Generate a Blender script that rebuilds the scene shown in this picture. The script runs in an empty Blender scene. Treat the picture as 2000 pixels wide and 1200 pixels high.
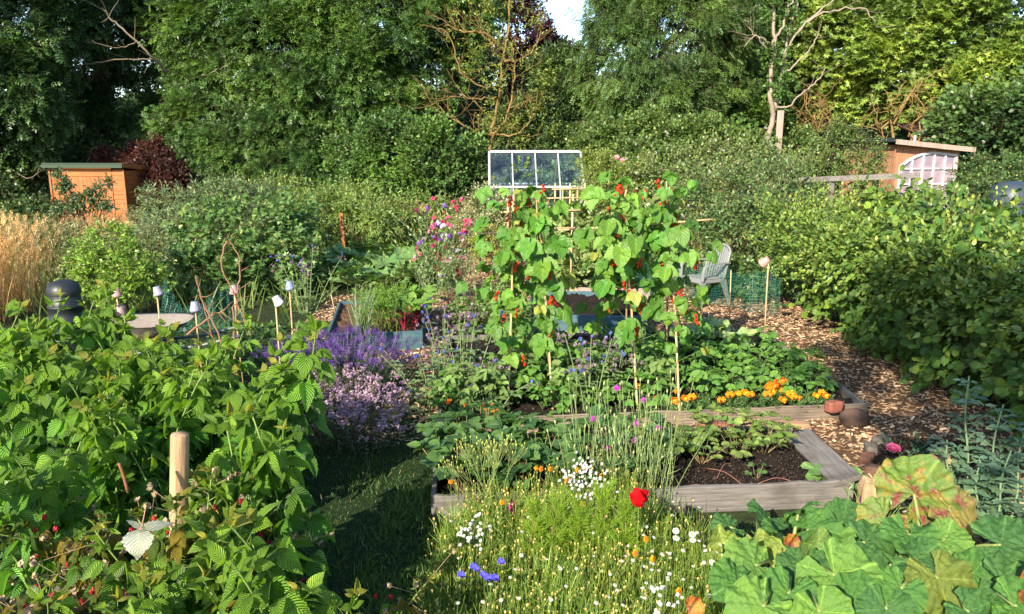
import bpy, math
import numpy as np
from math import radians as R, sin, cos, pi
from mathutils import Vector

# ------------------------------------------------------------------ camera, sky, sun, exposure
S = bpy.context.scene
COL = S.collection
CAM_H, PITCH, FPX = 2.45, R(12.0), 1511.0
cd = bpy.data.cameras.new('camera'); cd.sensor_width = 36.0; cd.lens = 36.0 * FPX / 2000.0
cd.clip_start = 0.05; cd.clip_end = 600
cam = bpy.data.objects.new('camera', cd); COL.objects.link(cam)
cam.location = (0, 0, CAM_H); cam.rotation_euler = (R(90) - PITCH, 0, 0)
S.camera = cam

SUN_EL, SUN_AZ = R(28), R(29)          # azimuth measured from behind the camera towards its left
W = bpy.data.worlds.new('World'); S.world = W; W.use_nodes = True
nt = W.node_tree; nt.nodes.clear()
sky = nt.nodes.new('ShaderNodeTexSky'); sky.sky_type = 'NISHITA'; sky.sun_disc = False
sky.sun_elevation = SUN_EL; sky.sun_rotation = R(180) + SUN_AZ
sky.air_density = 1.0; sky.dust_density = 0.5; sky.ozone_density = 2.5
bg = nt.nodes.new('ShaderNodeBackground'); bg.inputs['Strength'].default_value = 0.15
wo = nt.nodes.new('ShaderNodeOutputWorld')
nt.links.new(sky.outputs[0], bg.inputs[0]); nt.links.new(bg.outputs[0], wo.inputs[0])
sd = bpy.data.lights.new('sun', 'SUN'); sd.energy = 5.0; sd.angle = R(0.6); sd.color = (1.0, 0.90, 0.73)
sun = bpy.data.objects.new('sun', sd); COL.objects.link(sun)
sdir = Vector((-sin(SUN_AZ) * cos(SUN_EL), -cos(SUN_AZ) * cos(SUN_EL), sin(SUN_EL)))
sun.rotation_euler = sdir.to_track_quat('Z', 'Y').to_euler(); sun.location = (-6, -8, 9)
S.view_settings.view_transform = 'Standard'; S.view_settings.look = 'None'
S.view_settings.exposure = 1.36; S.view_settings.gamma = 1.0
S.cycles.max_bounces = 5; S.cycles.diffuse_bounces = 3; S.cycles.glossy_bounces = 2
S.cycles.transmission_bounces = 3; S.cycles.transparent_max_bounces = 10
S.cycles.caustics_reflective = False; S.cycles.caustics_refractive = False

rng = np.random.default_rng(23)
A = lambda *a: np.array(a, dtype=np.float64)

# ------------------------------------------------------------------ where a pixel of the 2000 x 1200 photograph lies
def ray(u, v):
    a, b = (u - 1000) / FPX, (600 - v) / FPX
    return A(a, cos(PITCH) + b * sin(PITCH), -sin(PITCH) + b * cos(PITCH))
def g(u, v, z=0.0):
    d = ray(u, v); t = (z - CAM_H) / d[2]
    return A(d[0] * t, d[1] * t, z)
def pt(u, v, Y):
    d = ray(u, v); t = Y / d[1]
    return A(d[0] * t, Y, CAM_H + d[2] * t)

# ------------------------------------------------------------------ mesh builder (numpy)
def unit(a):
    a = np.asarray(a, dtype=np.float64)
    return a / np.maximum(np.linalg.norm(a, axis=-1, keepdims=True), 1e-9)
def rvec(n):
    return unit(rng.normal(size=(n, 3)))
def frames(d, up):
    d = unit(d); up = np.asarray(up, dtype=np.float64)
    n = up - (up * d).sum(-1, keepdims=True) * d
    bad = np.linalg.norm(n, axis=-1) < 1e-3
    if np.any(bad):
        n[bad] = np.cross(d[bad], A(1, 0.3, 0.2))
    n = unit(n)
    return np.cross(d, n), d, n
def cvar(n, c1, c2, sd=0.14):
    t = rng.random((n, 1)); c = A(*c1) * (1 - t) + A(*c2) * t
    return c * np.exp(sd * rng.normal(size=(n, 1)))

class MB:
    def __init__(s):
        s.V = []; s.F = []; s.C = []; s.U = []; s.n = 0
    def add(s, v, f, c=(0.5, 0.5, 0.5), u=None):
        v = np.asarray(v, dtype=np.float64).reshape(-1, 3); n = len(v)
        s.V.append(v)
        c = np.asarray(c, dtype=np.float64)
        s.C.append(np.broadcast_to(c, (n, 3)))
        s.U.append(np.zeros((n, 3)) if u is None else np.asarray(u, dtype=np.float64))
        for a in f:
            a = np.asarray(a, dtype=np.int64)
            if len(a): s.F.append(a + s.n)
        s.n += n
        return s
    def inst(s, tm, P, D, UP, sc, col):
        P = np.asarray(P, dtype=np.float64).reshape(-1, 3); N = len(P)
        if N == 0: return s
        D = np.broadcast_to(np.asarray(D, dtype=np.float64), (N, 3)); UP = np.broadcast_to(np.asarray(UP, dtype=np.float64), (N, 3))
        x, y, z = frames(D.copy(), UP.copy())
        sc = np.asarray(sc, dtype=np.float64)
        if sc.ndim == 0: sc = np.full(N, float(sc))
        if sc.ndim == 1: sc = np.repeat(sc[:, None], 3, 1)
        tv = tm['v'][None] * sc[:, None, :]
        out = P[:, None, :] + x[:, None, :] * tv[..., 0:1] + y[:, None, :] * tv[..., 1:2] + z[:, None, :] * tv[..., 2:3]
        nv = len(tm['v'])
        col = np.broadcast_to(np.asarray(col, dtype=np.float64), (N, 3))
        cc = np.repeat(col[:, None, :], nv, 1)
        if 'c' in tm: cc = cc * tm['c'][None]
        uu = np.repeat(tm['u'][None], N, 0).copy(); uu[..., 2] = rng.random(N)[:, None]
        off = (np.arange(N) * nv)[:, None, None]
        fs = [(f[None] + off).reshape(-1, f.shape[1]) for f in tm['f']]
        return s.add(out.reshape(-1, 3), fs, cc.reshape(-1, 3), uu.reshape(-1, 3))
    def tube(s, pts, rad, sides=6, col=(0.3, 0.2, 0.1), caps=True):
        p = np.asarray(pts, dtype=np.float64); m = len(p)
        r = np.broadcast_to(np.asarray(rad, dtype=np.float64), (m,))
        t = np.gradient(p, axis=0); t = unit(t)
        ref = A(0.13, 0.97, 0.21) if abs(t[0][2]) > 0.6 else A(0.1, 0.05, 1)
        x, _, z = frames(t, np.broadcast_to(ref, t.shape).copy())
        a = np.arange(sides) * 2 * pi / sides
        ring = p[:, None] + r[:, None, None] * (x[:, None] * np.cos(a)[None, :, None] + z[:, None] * np.sin(a)[None, :, None])
        i = np.arange(m - 1)[:, None] * sides; j = np.arange(sides)[None]; k = (j + 1) % sides
        q = np.stack([i + j, i + k, i + sides + k, i + sides + j], -1).reshape(-1, 4)
        u = np.zeros((m, sides, 3)); u[..., 1] = np.linspace(0, 1, m)[:, None]; u[..., 0] = np.linspace(-1, 1, sides)[None]; u[..., 2] = rng.random()
        f = [q]
        if caps:
            f.append(np.array([list(range(sides))[::-1]])); f.append(np.array([[(m - 1) * sides + b for b in range(sides)]]))
        return s.add(ring.reshape(-1, 3), f, col, u.reshape(-1, 3))
    def box(s, c, size, ax=(1, 0, 0), up=(0, 0, 1), col=(0.5, 0.5, 0.5)):
        x, y, z = frames(np.array([ax], dtype=float), np.array([up], dtype=float)); y, z = y[0], z[0]; w = np.cross(y, z)
        v = []
        for a in (-.5, .5):
            for b in (-.5, .5):
                for d in (-.5, .5):
                    v.append(np.asarray(c, dtype=float) + y * a * size[0] + w * b * size[1] + z * d * size[2])
        return s.add(v, [np.array([[0, 1, 3, 2], [4, 6, 7, 5], [0, 4, 5, 1], [2, 3, 7, 6], [0, 2, 6, 4], [1, 5, 7, 3]])], col)
    def build(s, name, mat, parent=None, off=(0, 0, 0), smooth=True):
        me = bpy.data.meshes.new(name)
        V = np.concatenate(s.V) - np.asarray(off, dtype=np.float64)
        L = np.concatenate([f.reshape(-1) for f in s.F]); cnt = np.concatenate([np.full(len(f), f.shape[1]) for f in s.F])
        me.vertices.add(len(V)); me.vertices.foreach_set('co', V.astype(np.float32).ravel())
        me.loops.add(len(L)); me.loops.foreach_set('vertex_index', L.astype(np.int32))
        me.polygons.add(len(cnt)); st = np.concatenate([[0], np.cumsum(cnt)[:-1]])
        me.polygons.foreach_set('loop_start', st.astype(np.int32))
        me.update(calc_edges=True)
        me.polygons.foreach_set('use_smooth', np.full(len(cnt), smooth))
        a = me.attributes.new('lc', 'FLOAT_COLOR', 'POINT')
        c4 = np.ones((len(V), 4), dtype=np.float32); c4[:, :3] = np.concatenate(s.C); a.data.foreach_set('color', c4.ravel())
        b = me.attributes.new('luv', 'FLOAT_VECTOR', 'POINT'); b.data.foreach_set('vector', np.concatenate(s.U).astype(np.float32).ravel())
        me.materials.append(mat); me.validate()
        o = bpy.data.objects.new(name, me); COL.objects.link(o)
        if parent is not None: o.parent = parent
        return o

def tag(o, label=None, cat=None, group=None, kind=None):
    if label: o['label'] = label
    if cat: o['category'] = cat
    if group: o['group'] = group
    if kind: o['kind'] = kind
    return o
def thing(name, loc, label, cat, group=None, rz=0.0):
    o = bpy.data.objects.new(name, None); COL.objects.link(o); o.empty_display_size = 0.1
    o.location = tuple(float(x) for x in loc); o.rotation_euler = (0, 0, rz)
    return tag(o, label, cat, group)
def dup(root, loc, rz=0.0, sc=1.0, label=None, tilt=(0, 0)):
    c = root.copy(); COL.objects.link(c)
    c.location = tuple(float(x) for x in loc); c.rotation_euler = (tilt[0], tilt[1], rz); c.scale = (sc, sc, sc) if np.isscalar(sc) else sc
    if label: c['label'] = label
    for ch in list(root.children):
        d = ch.copy(); COL.objects.link(d); d.parent = c
        for gc in list(ch.children):
            e = gc.copy(); COL.objects.link(e); e.parent = d
    return c
def bevel(o, w=0.005, seg=2):
    m = o.modifiers.new('bevel', 'BEVEL'); m.width = w; m.segments = seg; m.limit_method = 'ANGLE'
    return o
def flat(o):
    o.data.polygons.foreach_set('use_smooth', np.zeros(len(o.data.polygons), dtype=bool)); return o

# ------------------------------------------------------------------ materials
def newmat(name):
    m = bpy.data.materials.new(name); m.use_nodes = True; t = m.node_tree; t.nodes.clear()
    return m, t, t.nodes.new('ShaderNodeOutputMaterial')
class N:
    """small node-tree writer"""
    def __init__(s, t): s.t = t
    def node(s, typ, **kw):
        n = s.t.nodes.new(typ)
        for k, v in kw.items(): setattr(n, k, v)
        return n
    def put(s, sock, v):
        if hasattr(v, 'is_output') or isinstance(v, bpy.types.NodeSocket): s.t.links.new(v, sock)
        elif v is not None: sock.default_value = v
    def math(s, op, a, b=None, c=None, clamp=False):
        n = s.node('ShaderNodeMath', operation=op, use_clamp=clamp)
        for i, x in enumerate((a, b, c)):
            if x is not None: s.put(n.inputs[i], x)
        return n.outputs[0]
    def mix(s, f, a, b, mode='MIX'):
        n = s.node('ShaderNodeMix', data_type='RGBA', blend_type=mode)
        s.put(n.inputs['Factor'], f); s.put(n.inputs[6], a if not isinstance(a, tuple) else a + (1,) if len(a) == 3 else a)
        s.put(n.inputs[7], b if not isinstance(b, tuple) else b + (1,) if len(b) == 3 else b)
        return n.outputs[2]
    def noise(s, vec=None, scale=5.0, detail=3.0, rough=0.55):
        n = s.node('ShaderNodeTexNoise'); n.inputs['Scale'].default_value = scale; n.inputs['Detail'].default_value = detail; n.inputs['Roughness'].default_value = rough
        if vec is not None: s.put(n.inputs['Vector'], vec)
        return n.outputs['Fac']
    def ramp(s, f, lo, hi):
        n = s.node('ShaderNodeMapRange'); n.clamp = True; n.interpolation_type = 'SMOOTHSTEP'
        s.put(n.inputs[0], f); n.inputs[1].default_value = lo; n.inputs[2].default_value = hi
        return n.outputs[0]
    def mapping(s, vec, sc):
        n = s.node('ShaderNodeMapping'); s.put(n.inputs[0], vec); n.inputs['Scale'].default_value = sc
        return n.outputs[0]
    def obj(s): return s.node('ShaderNodeTexCoord').outputs['Object']
    def geo(s): return s.node('ShaderNodeNewGeometry')
    def attr(s, name): return s.node('ShaderNodeAttribute', attribute_name=name)
    def bsdf(s, col, rough=0.6, spec=0.4, normal=None, **kw):
        n = s.node('ShaderNodeBsdfPrincipled'); s.put(n.inputs['Base Color'], col if not isinstance(col, tuple) else col + (1,))
        s.put(n.inputs['Roughness'], rough); n.inputs['Specular IOR Level'].default_value = spec
        if normal is not None: s.put(n.inputs['Normal'], normal)
        for k, v in kw.items(): s.put(n.inputs[k], v)
        return n.outputs[0]
    def bump(s, h, strength=0.3, dist=0.01):
        n = s.node('ShaderNodeBump'); n.inputs['Strength'].default_value = strength; n.inputs['Distance'].default_value = dist; s.put(n.inputs['Height'], h)
        return n.outputs[0]
    def mixsh(s, f, a, b):
        n = s.node('ShaderNodeMixShader'); s.put(n.inputs[0], f); s.put(n.inputs[1], a); s.put(n.inputs[2], b); return n.outputs[0]

def leaf_mat(name, rough=0.42, spec=0.45, trans=0.3, nv=7, slope=0.5, vein=0.35, bump=0.0, pale=1.25, spots=0.0, spotcol=(0.5, 0.3, 0.05), side_k=1.0, crinkle=0.0):
    m, t, out = newmat(name); k = N(t)
    c = k.attr('lc').outputs['Color']; sep = k.node('ShaderNodeSeparateXYZ'); k.put(sep.inputs[0], k.attr('luv').outputs['Vector'])
    x, y, rnd = sep.outputs; ax = k.math('ABSOLUTE', x)
    if nv:
        s = k.math('SUBTRACT', k.math('MULTIPLY', y, float(nv)), k.math('MULTIPLY', ax, slope * nv))
        tri = k.math('MULTIPLY', k.math('ABSOLUTE', k.math('SUBTRACT', k.math('FRACT', s), 0.5)), 2.0)
        side = k.math('MULTIPLY', k.ramp(tri, 0.80, 1.0), side_k)
        mid = k.ramp(ax, 0.09, 0.03)
        vm = k.math('MAXIMUM', side, mid)
        c = k.mix(k.math('MULTIPLY', vm, vein), c, k.mix(1.0, c, (2.4, 2.0, 1.9), 'MULTIPLY'))
    mo = k.noise(k.node('ShaderNodeTexCoord').outputs['Object'], 9.0, 2.0)
    c = k.mix(k.ramp(mo, 0.35, 0.7), c, k.mix(1.0, c, (1.22, 1.12, 0.9), 'MULTIPLY'))
    if spots:
        sn = k.noise(k.node('ShaderNodeTexCoord').outputs['Object'], 11.0, 6.0, 0.72)
        c = k.mix(k.math('MULTIPLY', k.ramp(k.noise(k.node('ShaderNodeTexCoord').outputs['Object'], 7.0, 4.0, 0.6), 0.49, 0.62), spots), c, (0.28, 0.20, 0.04)); c = k.mix(k.math('MULTIPLY', k.ramp(sn, 0.53, 0.60), spots), c, spotcol)
    back = k.geo().outputs['Backfacing']
    c2 = k.mix(k.math('MULTIPLY', back, 0.55), c, k.mix(1.0, c, (1.5 * pale, 1.35 * pale, 1.9 * pale), 'MULTIPLY'))
    nrm = None
    if bump and nv: nrm = k.bump(tri, bump, 0.01)
    if crinkle: nrm = k.bump(k.noise(k.node('ShaderNodeTexCoord').outputs['Object'], 45.0, 5.0, 0.6), crinkle, 0.02)
    p = k.bsdf(c2, rough, spec, nrm)
    tr = k.node('ShaderNodeBsdfTranslucent'); k.put(tr.inputs[0], k.mix(1.0, c, (1.6, 1.5, 0.55), 'MULTIPLY'))
    k.put(out.inputs[0], k.mixsh(trans, p, tr.outputs[0]))
    return m
def attr_mat(name, rough=0.7, spec=0.3, trans=0.0, nscale=30.0, namt=0.35, bump=0.2):
    m, t, out = newmat(name); k = N(t)
    c = k.attr('lc').outputs['Color']; nz = k.noise(k.obj(), nscale, 4.0)
    c = k.mix(k.math('MULTIPLY', nz, namt), c, k.mix(1.0, c, (0.45, 0.42, 0.4), 'MULTIPLY'))
    p = k.bsdf(c, rough, spec, k.bump(nz, bump, 0.01) if bump else None)
    if trans:
        tr = k.node('ShaderNodeBsdfTranslucent'); k.put(tr.inputs[0], c); p = k.mixsh(trans, p, tr.outputs[0])
    k.put(out.inputs[0], p); return m
def wood_mat(name, c1, c2, c3, axis=0, rough=0.75, fine=60.0, bump=0.35, stain=0.5):
    m, t, out = newmat(name); k = N(t); o = k.obj()
    sc = [fine, fine, fine]; sc[axis] = fine * 0.06
    gr = k.noise(k.mapping(o, sc), 1.0, 5.0, 0.65)
    big = k.noise(o, 3.5, 4.0, 0.6)
    c = k.mix(k.ramp(gr, 0.3, 0.7), c1, c2); c = k.mix(k.math('MULTIPLY', k.ramp(big, 0.45, 0.72), stain), c, c3)
    rv = k.node('ShaderNodeObjectInfo').outputs['Random']
    c = k.mix(k.math('MULTIPLY', rv, 0.25), c, k.mix(1.0, c, (0.7, 0.68, 0.66), 'MULTIPLY'))
    k.put(out.inputs[0], k.bsdf(c, rough, 0.25, k.bump(gr, bump, 0.01))); return m

M = {}
M['ash'] = leaf_mat('ash_leaf', 0.4, 0.35, 0.26, nv=0)
M['far'] = leaf_mat('tree_leaf', 0.45, 0.4, 0.28, nv=0)
M['shrub'] = leaf_mat('shrub_leaf', 0.42, 0.45, 0.28, nv=6, vein=0.22)
M['hazel'] = leaf_mat('hazel_leaf', 0.45, 0.4, 0.3, nv=7, vein=0.2, bump=0.5)
M['rasp'] = leaf_mat('raspberry_leaf', 0.46, 0.4, 0.34, nv=8, slope=0.42, vein=0.13, bump=1.0, pale=1.5)
M['bean'] = leaf_mat('bean_leaf', 0.46, 0.3, 0.32, nv=4, slope=0.6, vein=0.2, bump=0.25)
M['rhub'] = leaf_mat('rhubarb_leaf', 0.5, 0.3, 0.25, nv=3, slope=0.5, vein=0.5, bump=0.4, pale=1.6, side_k=0.4, crinkle=0.8)
M['rhubold'] = leaf_mat('old_rhubarb_leaf', 0.5, 0.35, 0.25, nv=4, slope=0.8, vein=0.35, bump=0.3, side_k=0.2, crinkle=0.6, spots=0.95, spotcol=(0.20, 0.045, 0.045))
M['grass'] = leaf_mat('grass_blade', 0.5, 0.35, 0.35, nv=0)
M['squash'] = leaf_mat('squash_leaf', 0.5, 0.35, 0.2, nv=4, slope=0.7, vein=0.6)
M['petal'] = attr_mat('petal', 0.55, 0.25, 0.35, 40, 0.12, 0.0)
M['stem'] = attr_mat('plant_stem', 0.6, 0.35, 0.0, 25, 0.35, 0.1)
M['bark'] = attr_mat('bark', 0.85, 0.15, 0.0, 14, 0.75, 0.6)
M['stone'] = attr_mat('stone', 0.85, 0.2, 0.0, 18, 0.6, 0.5)
M['plastic'] = attr_mat('plastic', 0.45, 0.4, 0.0, 8, 0.25, 0.05)
M['metal'] = attr_mat('painted_metal', 0.4, 0.5, 0.0, 6, 0.3, 0.05)
M['cane'] = wood_mat('bamboo_cane', (0.42, 0.27, 0.13), (0.56, 0.38, 0.2), (0.33, 0.2, 0.1), 2, 0.55, 30, 0.1, 0.4)
M['greywood'] = wood_mat('weathered_board', (0.105, 0.095, 0.085), (0.20, 0.18, 0.16), (0.06, 0.05, 0.04), 0, 0.85, 55, 0.6, 0.6)
M['deck'] = wood_mat('deck_board', (0.15, 0.115, 0.085), (0.26, 0.20, 0.15), (0.09, 0.075, 0.06), 0, 0.8, 50, 0.4, 0.6)
M['bluewood'] = wood_mat('blue_stained_board', (0.030, 0.075, 0.095), (0.055, 0.115, 0.14), (0.11, 0.15, 0.16), 0, 0.6, 30, 0.2, 0.35)
M['orange'] = wood_mat('orange_stained_wood', (0.30, 0.095, 0.028), (0.42, 0.145, 0.042), (0.17, 0.06, 0.025), 0, 0.6, 26, 0.3, 0.4)
M['orangev'] = wood_mat('orange_door_wood', (0.27, 0.09, 0.028), (0.40, 0.15, 0.05), (0.17, 0.06, 0.025), 2, 0.6, 26, 0.3, 0.5)
M['brownv'] = wood_mat('brown_cladding', (0.24, 0.115, 0.06), (0.36, 0.18, 0.10), (0.16, 0.08, 0.045), 2, 0.7, 26, 0.3, 0.5)
M['palewood'] = wood_mat('pale_board', (0.27, 0.19, 0.15), (0.38, 0.27, 0.22), (0.2, 0.14, 0.11), 2, 0.75, 22, 0.3, 0.4)
M['log'] = wood_mat('stripped_log', (0.26, 0.16, 0.08), (0.42, 0.28, 0.16), (0.26, 0.15, 0.08), 2, 0.75, 50, 0.6, 0.4)
M['felt'] = attr_mat('roof_felt', 0.95, 0.1, 0.0, 60, 0.4, 0.3)

def glass_mat():
    m, t, out = newmat('pane_glass'); k = N(t)
    tr = k.node('ShaderNodeBsdfTransparent'); tr.inputs[0].default_value = (0.72, 0.86, 0.94, 1)
    gl = k.node('ShaderNodeBsdfGlossy'); gl.inputs['Roughness'].default_value = 0.12; gl.inputs[0].default_value = (0.9, 0.95, 1, 1)
    df = k.node('ShaderNodeBsdfDiffuse'); df.inputs[0].default_value = (0.35, 0.42, 0.46, 1)
    dirt = k.ramp(k.noise(k.obj(), 3.0, 4.0), 0.3, 0.8)
    a = k.mixsh(k.math('MULTIPLY', dirt, 0.10), tr.outputs[0], df.outputs[0])
    k.put(out.inputs[0], k.mixsh(0.10, a, gl.outputs[0])); return m
M['glass'] = glass_mat()
def reflecting_pane_mat():
    m, t, out = newmat('pane_reflection'); k = N(t); o = k.obj()
    nz = k.noise(o, 2.2, 3.0)
    c = k.mix(k.ramp(nz, 0.35, 0.7), (0.19, 0.15, 0.19), (0.36, 0.25, 0.27))  # pink and purple reflections are put into the pane colour
    k.put(out.inputs[0], k.bsdf(c, 0.25, 0.5)); return m
M['pane_refl'] = reflecting_pane_mat()
def net_mat():
    m, t, out = newmat('green_netting'); k = N(t); sep = k.node('ShaderNodeSeparateXYZ'); k.put(sep.inputs[0], k.attr('luv').outputs['Vector'])
    def line(sock): return k.math('GREATER_THAN', k.math('ABSOLUTE', k.math('SUBTRACT', k.math('FRACT', sock), 0.5)), 0.44)
    mask = k.math('MAXIMUM', line(sep.outputs[0]), line(sep.outputs[1]))
    tr = k.node('ShaderNodeBsdfTransparent')
    k.put(out.inputs[0], k.mixsh(mask, tr.outputs[0], k.bsdf((0.015, 0.10, 0.07), 0.5, 0.3))); return m
M['net'] = net_mat()
def soil_mat(name, c1, c2, c3, sc=14.0, bump=1.0):
    m, t, out = newmat(name); k = N(t); o = k.obj()
    a = k.noise(o, sc, 8.0, 0.7); b = k.noise(o, sc * 6, 4.0, 0.7); d = k.noise(o, 0.8, 4.0)
    c = k.mix(k.ramp(a, 0.35, 0.7), c1, c2); c = k.mix(k.math('MULTIPLY', k.ramp(b, 0.58, 0.7), 0.7), c, c3)
    c = k.mix(k.math('MULTIPLY', d, 0.5), c, k.mix(1.0, c, (0.5, 0.5, 0.5), 'MULTIPLY'))
    k.put(out.inputs[0], k.bsdf(c, 0.95, 0.15, k.bump(k.math('ADD', a, k.math('MULTIPLY', b, 0.5)), bump, 0.03))); return m
M['ground'] = soil_mat('earth_and_weeds', (0.025, 0.035, 0.012), (0.045, 0.06, 0.02), (0.06, 0.05, 0.03), 9)
M['soil'] = soil_mat('bed_soil', (0.016, 0.011, 0.008), (0.035, 0.024, 0.017), (0.09, 0.065, 0.045), 16)
M['chipbase'] = soil_mat('woodchip_floor', (0.10, 0.055, 0.03), (0.24, 0.14, 0.075), (0.38, 0.25, 0.14), 26)
M['turf'] = soil_mat('turf', (0.012, 0.03, 0.008), (0.03, 0.06, 0.014), (0.05, 0.06, 0.02), 20)
# ------------------------------------------------------------------ leaf and flower templates (base at 0, along +Y, face up +Z)
def tmpl(v, f, u=None, c=None):
    v = np.asarray(v, dtype=float)
    d = dict(v=v, f=[np.asarray(a) for a in f], u=np.zeros((len(v), 3)) if u is None else np.asarray(u, dtype=float))
    if c is not None: d['c'] = np.asarray(c, dtype=float)
    return d
def grid_leaf(shape, nl=6, nw=1, W=0.6, fold=0.25, curl=0.2, side=0.0, lobe=0.0, teeth=0.0, pleat=0.0, np_=7, wave=0.0, wk=3.0, ph=0.0):
    v = []; u = []; cols = 2 * nw + 1
    for i in range(nl + 1):
        t = i / nl
        w = max(shape(t), 0.02) * W / 2
        for j in range(-nw, nw + 1):
            a = j / nw; aa = abs(a)
            tw = 1 + (teeth * (1 if i % 2 else -1) if aa > 0.99 else 0)
            x = a * w * tw
            y = t - lobe * aa ** 1.6 * (1 - t) ** 2.5
            z = fold * abs(x) - curl * t * t - side * aa * aa * w
            z += pleat * (0.5 - abs(((t * np_ - aa * np_ * 0.42) % 1) - 0.5)) * aa ** 0.6
            z += wave * aa * aa * sin(wk * 2 * pi * t + ph + (1.3 if a > 0 else 0))
            v.append((x, y, z)); u.append((a, t, 0))
    q = [(i * cols + j, i * cols + j + 1, (i + 1) * cols + j + 1, (i + 1) * cols + j) for i in range(nl) for j in range(cols - 1)]
    return tmpl(v, [np.array(q)], u)
oval = lambda t: sin(pi * min(t, 1) ** 0.8) ** 0.8 if 0 < t < 1 else 0
ovate = lambda t: (sin(pi * t ** 0.6) ** 0.9) if 0 < t < 1 else 0
heart = lambda t: (0.66 + 2.1 * t) * max(0, 1 - t) ** 1.12 * 1.08 if t < 1 else 0
lance = lambda t: sin(pi * t ** 0.75) if 0 < t < 1 else 0
roundl = lambda t: (max(0, 1 - (2 * t - 1) ** 2)) ** 0.45

# two-triangle folded leaf for far trees
T_far = tmpl([(0, 0, 0), (0.26, 0.45, 0.07), (0, 1, -0.12), (-0.26, 0.45, 0.07)], [np.array([[0, 1, 2], [0, 2, 3]])],
             [(0, 0, 0), (1, .5, 0), (0, 1, 0), (-1, .5, 0)])
T_farw = tmpl([(0, 0, 0), (0.40, 0.35, 0.06), (0.26, 0.8, 0.0), (0, 1, -0.1), (-0.26, 0.8, 0.0), (-0.40, 0.35, 0.06)], [np.array([[0, 1, 2, 3], [0, 3, 4, 5]])],
              [(0, 0, 0), (1, .35, 0), (1, .8, 0), (0, 1, 0), (-1, .8, 0), (-1, .35, 0)])
def pinnate(npair=3, ll=0.42, lw=0.26, droop=0.35):
    v = []; f = []; u = []
    def leaflet(b, d, l):
        d = unit(A(*d)); x = unit(np.cross(d, A(0, 0, 1))); i = len(v)
        for a, t, z in ((0, 0, 0), (1, .45, .04), (0, 1, -.10), (-1, .45, .04)):
            v.append(A(*b) + d * t * l + x * a * l * lw + A(0, 0, z * l)); u.append((a, t, 0))
        f.append((i, i + 1, i + 2)); f.append((i, i + 2, i + 3))
    for k in range(npair):
        t = 0.25 + 0.55 * k / max(1, npair - 1); z = -droop * t * t
        for s in (-1, 1): leaflet((0, t, z), (s * 0.85, 0.5, -0.15), ll)
    leaflet((0, 0.85, -droop * 0.72), (0, 1, -droop), ll)
    return tmpl(v, [np.array(f)], u)
T_ash = pinnate()
T_ash2 = pinnate(4, 0.34, 0.22, 0.6)
def palmate(n=5):
    v = [(0, 0.25, 0)]; u = [(0, 0.25, 0)]
    angs = np.linspace(-2.2, 2.2, 2 * n + 1)
    for i, a in enumerate(angs):
        r = (0.75 if i % 2 else 0.36) * (1 if abs(a) < 1.9 else 0.75); v.append((sin(a) * r, 0.25 + cos(a) * r, -0.18 * r * r)); u.append((a / 2.2, 0.5 + 0.5 * r, 0))
    f = [(0, i + 1, i + 2) for i in range(2 * n)]
    return tmpl(v, [np.array(f)], u)
T_palm = palmate()
T_oval = grid_leaf(oval, 4, 1, 0.62, 0.25, 0.25)
T_oval2 = grid_leaf(oval, 5, 1, 0.5, 0.4, -0.1, side=0.2)
T_hazel = [grid_leaf(roundl, 7, 2, 0.86, 0.15, 0.22, teeth=0.05, pleat=0.04, lobe=0.06, wave=0.03), grid_leaf(roundl, 7, 2, 0.8, 0.05, 0.35, side=0.25, teeth=0.05, lobe=0.06, wave=0.05, ph=1)]
T_rasp = [grid_leaf(ovate, 14, 3, 0.74, 0.22, 0.30, teeth=0.06, pleat=0.035, np_=8, lobe=0.05),
          grid_leaf(ovate, 14, 3, 0.70, 0.05, 0.45, side=0.35, teeth=0.06, pleat=0.035, np_=8, lobe=0.05),
          grid_leaf(ovate, 14, 3, 0.66, 0.45, 0.12, teeth=0.06, pleat=0.03, np_=8, lobe=0.04)]
T_bean = [grid_leaf(heart, 10, 3, 0.90, 0.10, 0.20, lobe=0.12, wave=0.03), grid_leaf(heart, 10, 3, 0.86, 0.35, 0.08, lobe=0.14, wave=0.04, ph=2), grid_leaf(heart, 10, 3, 0.90, -0.05, 0.38, side=0.35, lobe=0.12, wave=0.05, ph=1), grid_leaf(heart, 10, 3, 0.84, 0.6, -0.1, lobe=0.12, wave=0.05, ph=3)]
T_lance = grid_leaf(lance, 5, 1, 0.26, 0.4, 0.3)
T_borage = grid_leaf(oval, 6, 2, 0.55, 0.15, 0.3, wave=0.06, wk=2.5)
T_straw = grid_leaf(lambda t: oval(t) * (0.75 + 0.35 * t), 9, 2, 0.85, 0.30, 0.18, teeth=0.09, pleat=0.04, np_=6)
T_blade = tmpl([(-.5, 0, 0), (.5, 0, 0), (-.42, .4, .02), (.42, .4, .02), (-.28, .75, .10), (.28, .75, .10), (0, 1, .24)],
               [np.array([[0, 1, 3, 2], [2, 3, 5, 4]]), np.array([[4, 5, 6]])], [(-1, 0, 0), (1, 0, 0), (-1, .4, 0), (1, .4, 0), (-1, .75, 0), (1, .75, 0), (0, 1, 0)])
T_stick = tmpl([(sin(a) * .5, y, cos(a) * .5) for y in (0, 1) for a in (0, 2.094, 4.189)], [np.array([[0, 1, 4, 3], [1, 2, 5, 4], [2, 0, 3, 5]])],
               [(0, y, 0) for y in (0, 1) for _ in range(3)])
T_chip = tmpl([(x, y, z) for x in (-.5, .5) for y in (-.5, .5) for z in (-.5, .5)], [np.array([[0, 1, 3, 2], [4, 6, 7, 5], [0, 4, 5, 1], [2, 3, 7, 6], [0, 2, 6, 4], [1, 5, 7, 3]])])
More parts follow.
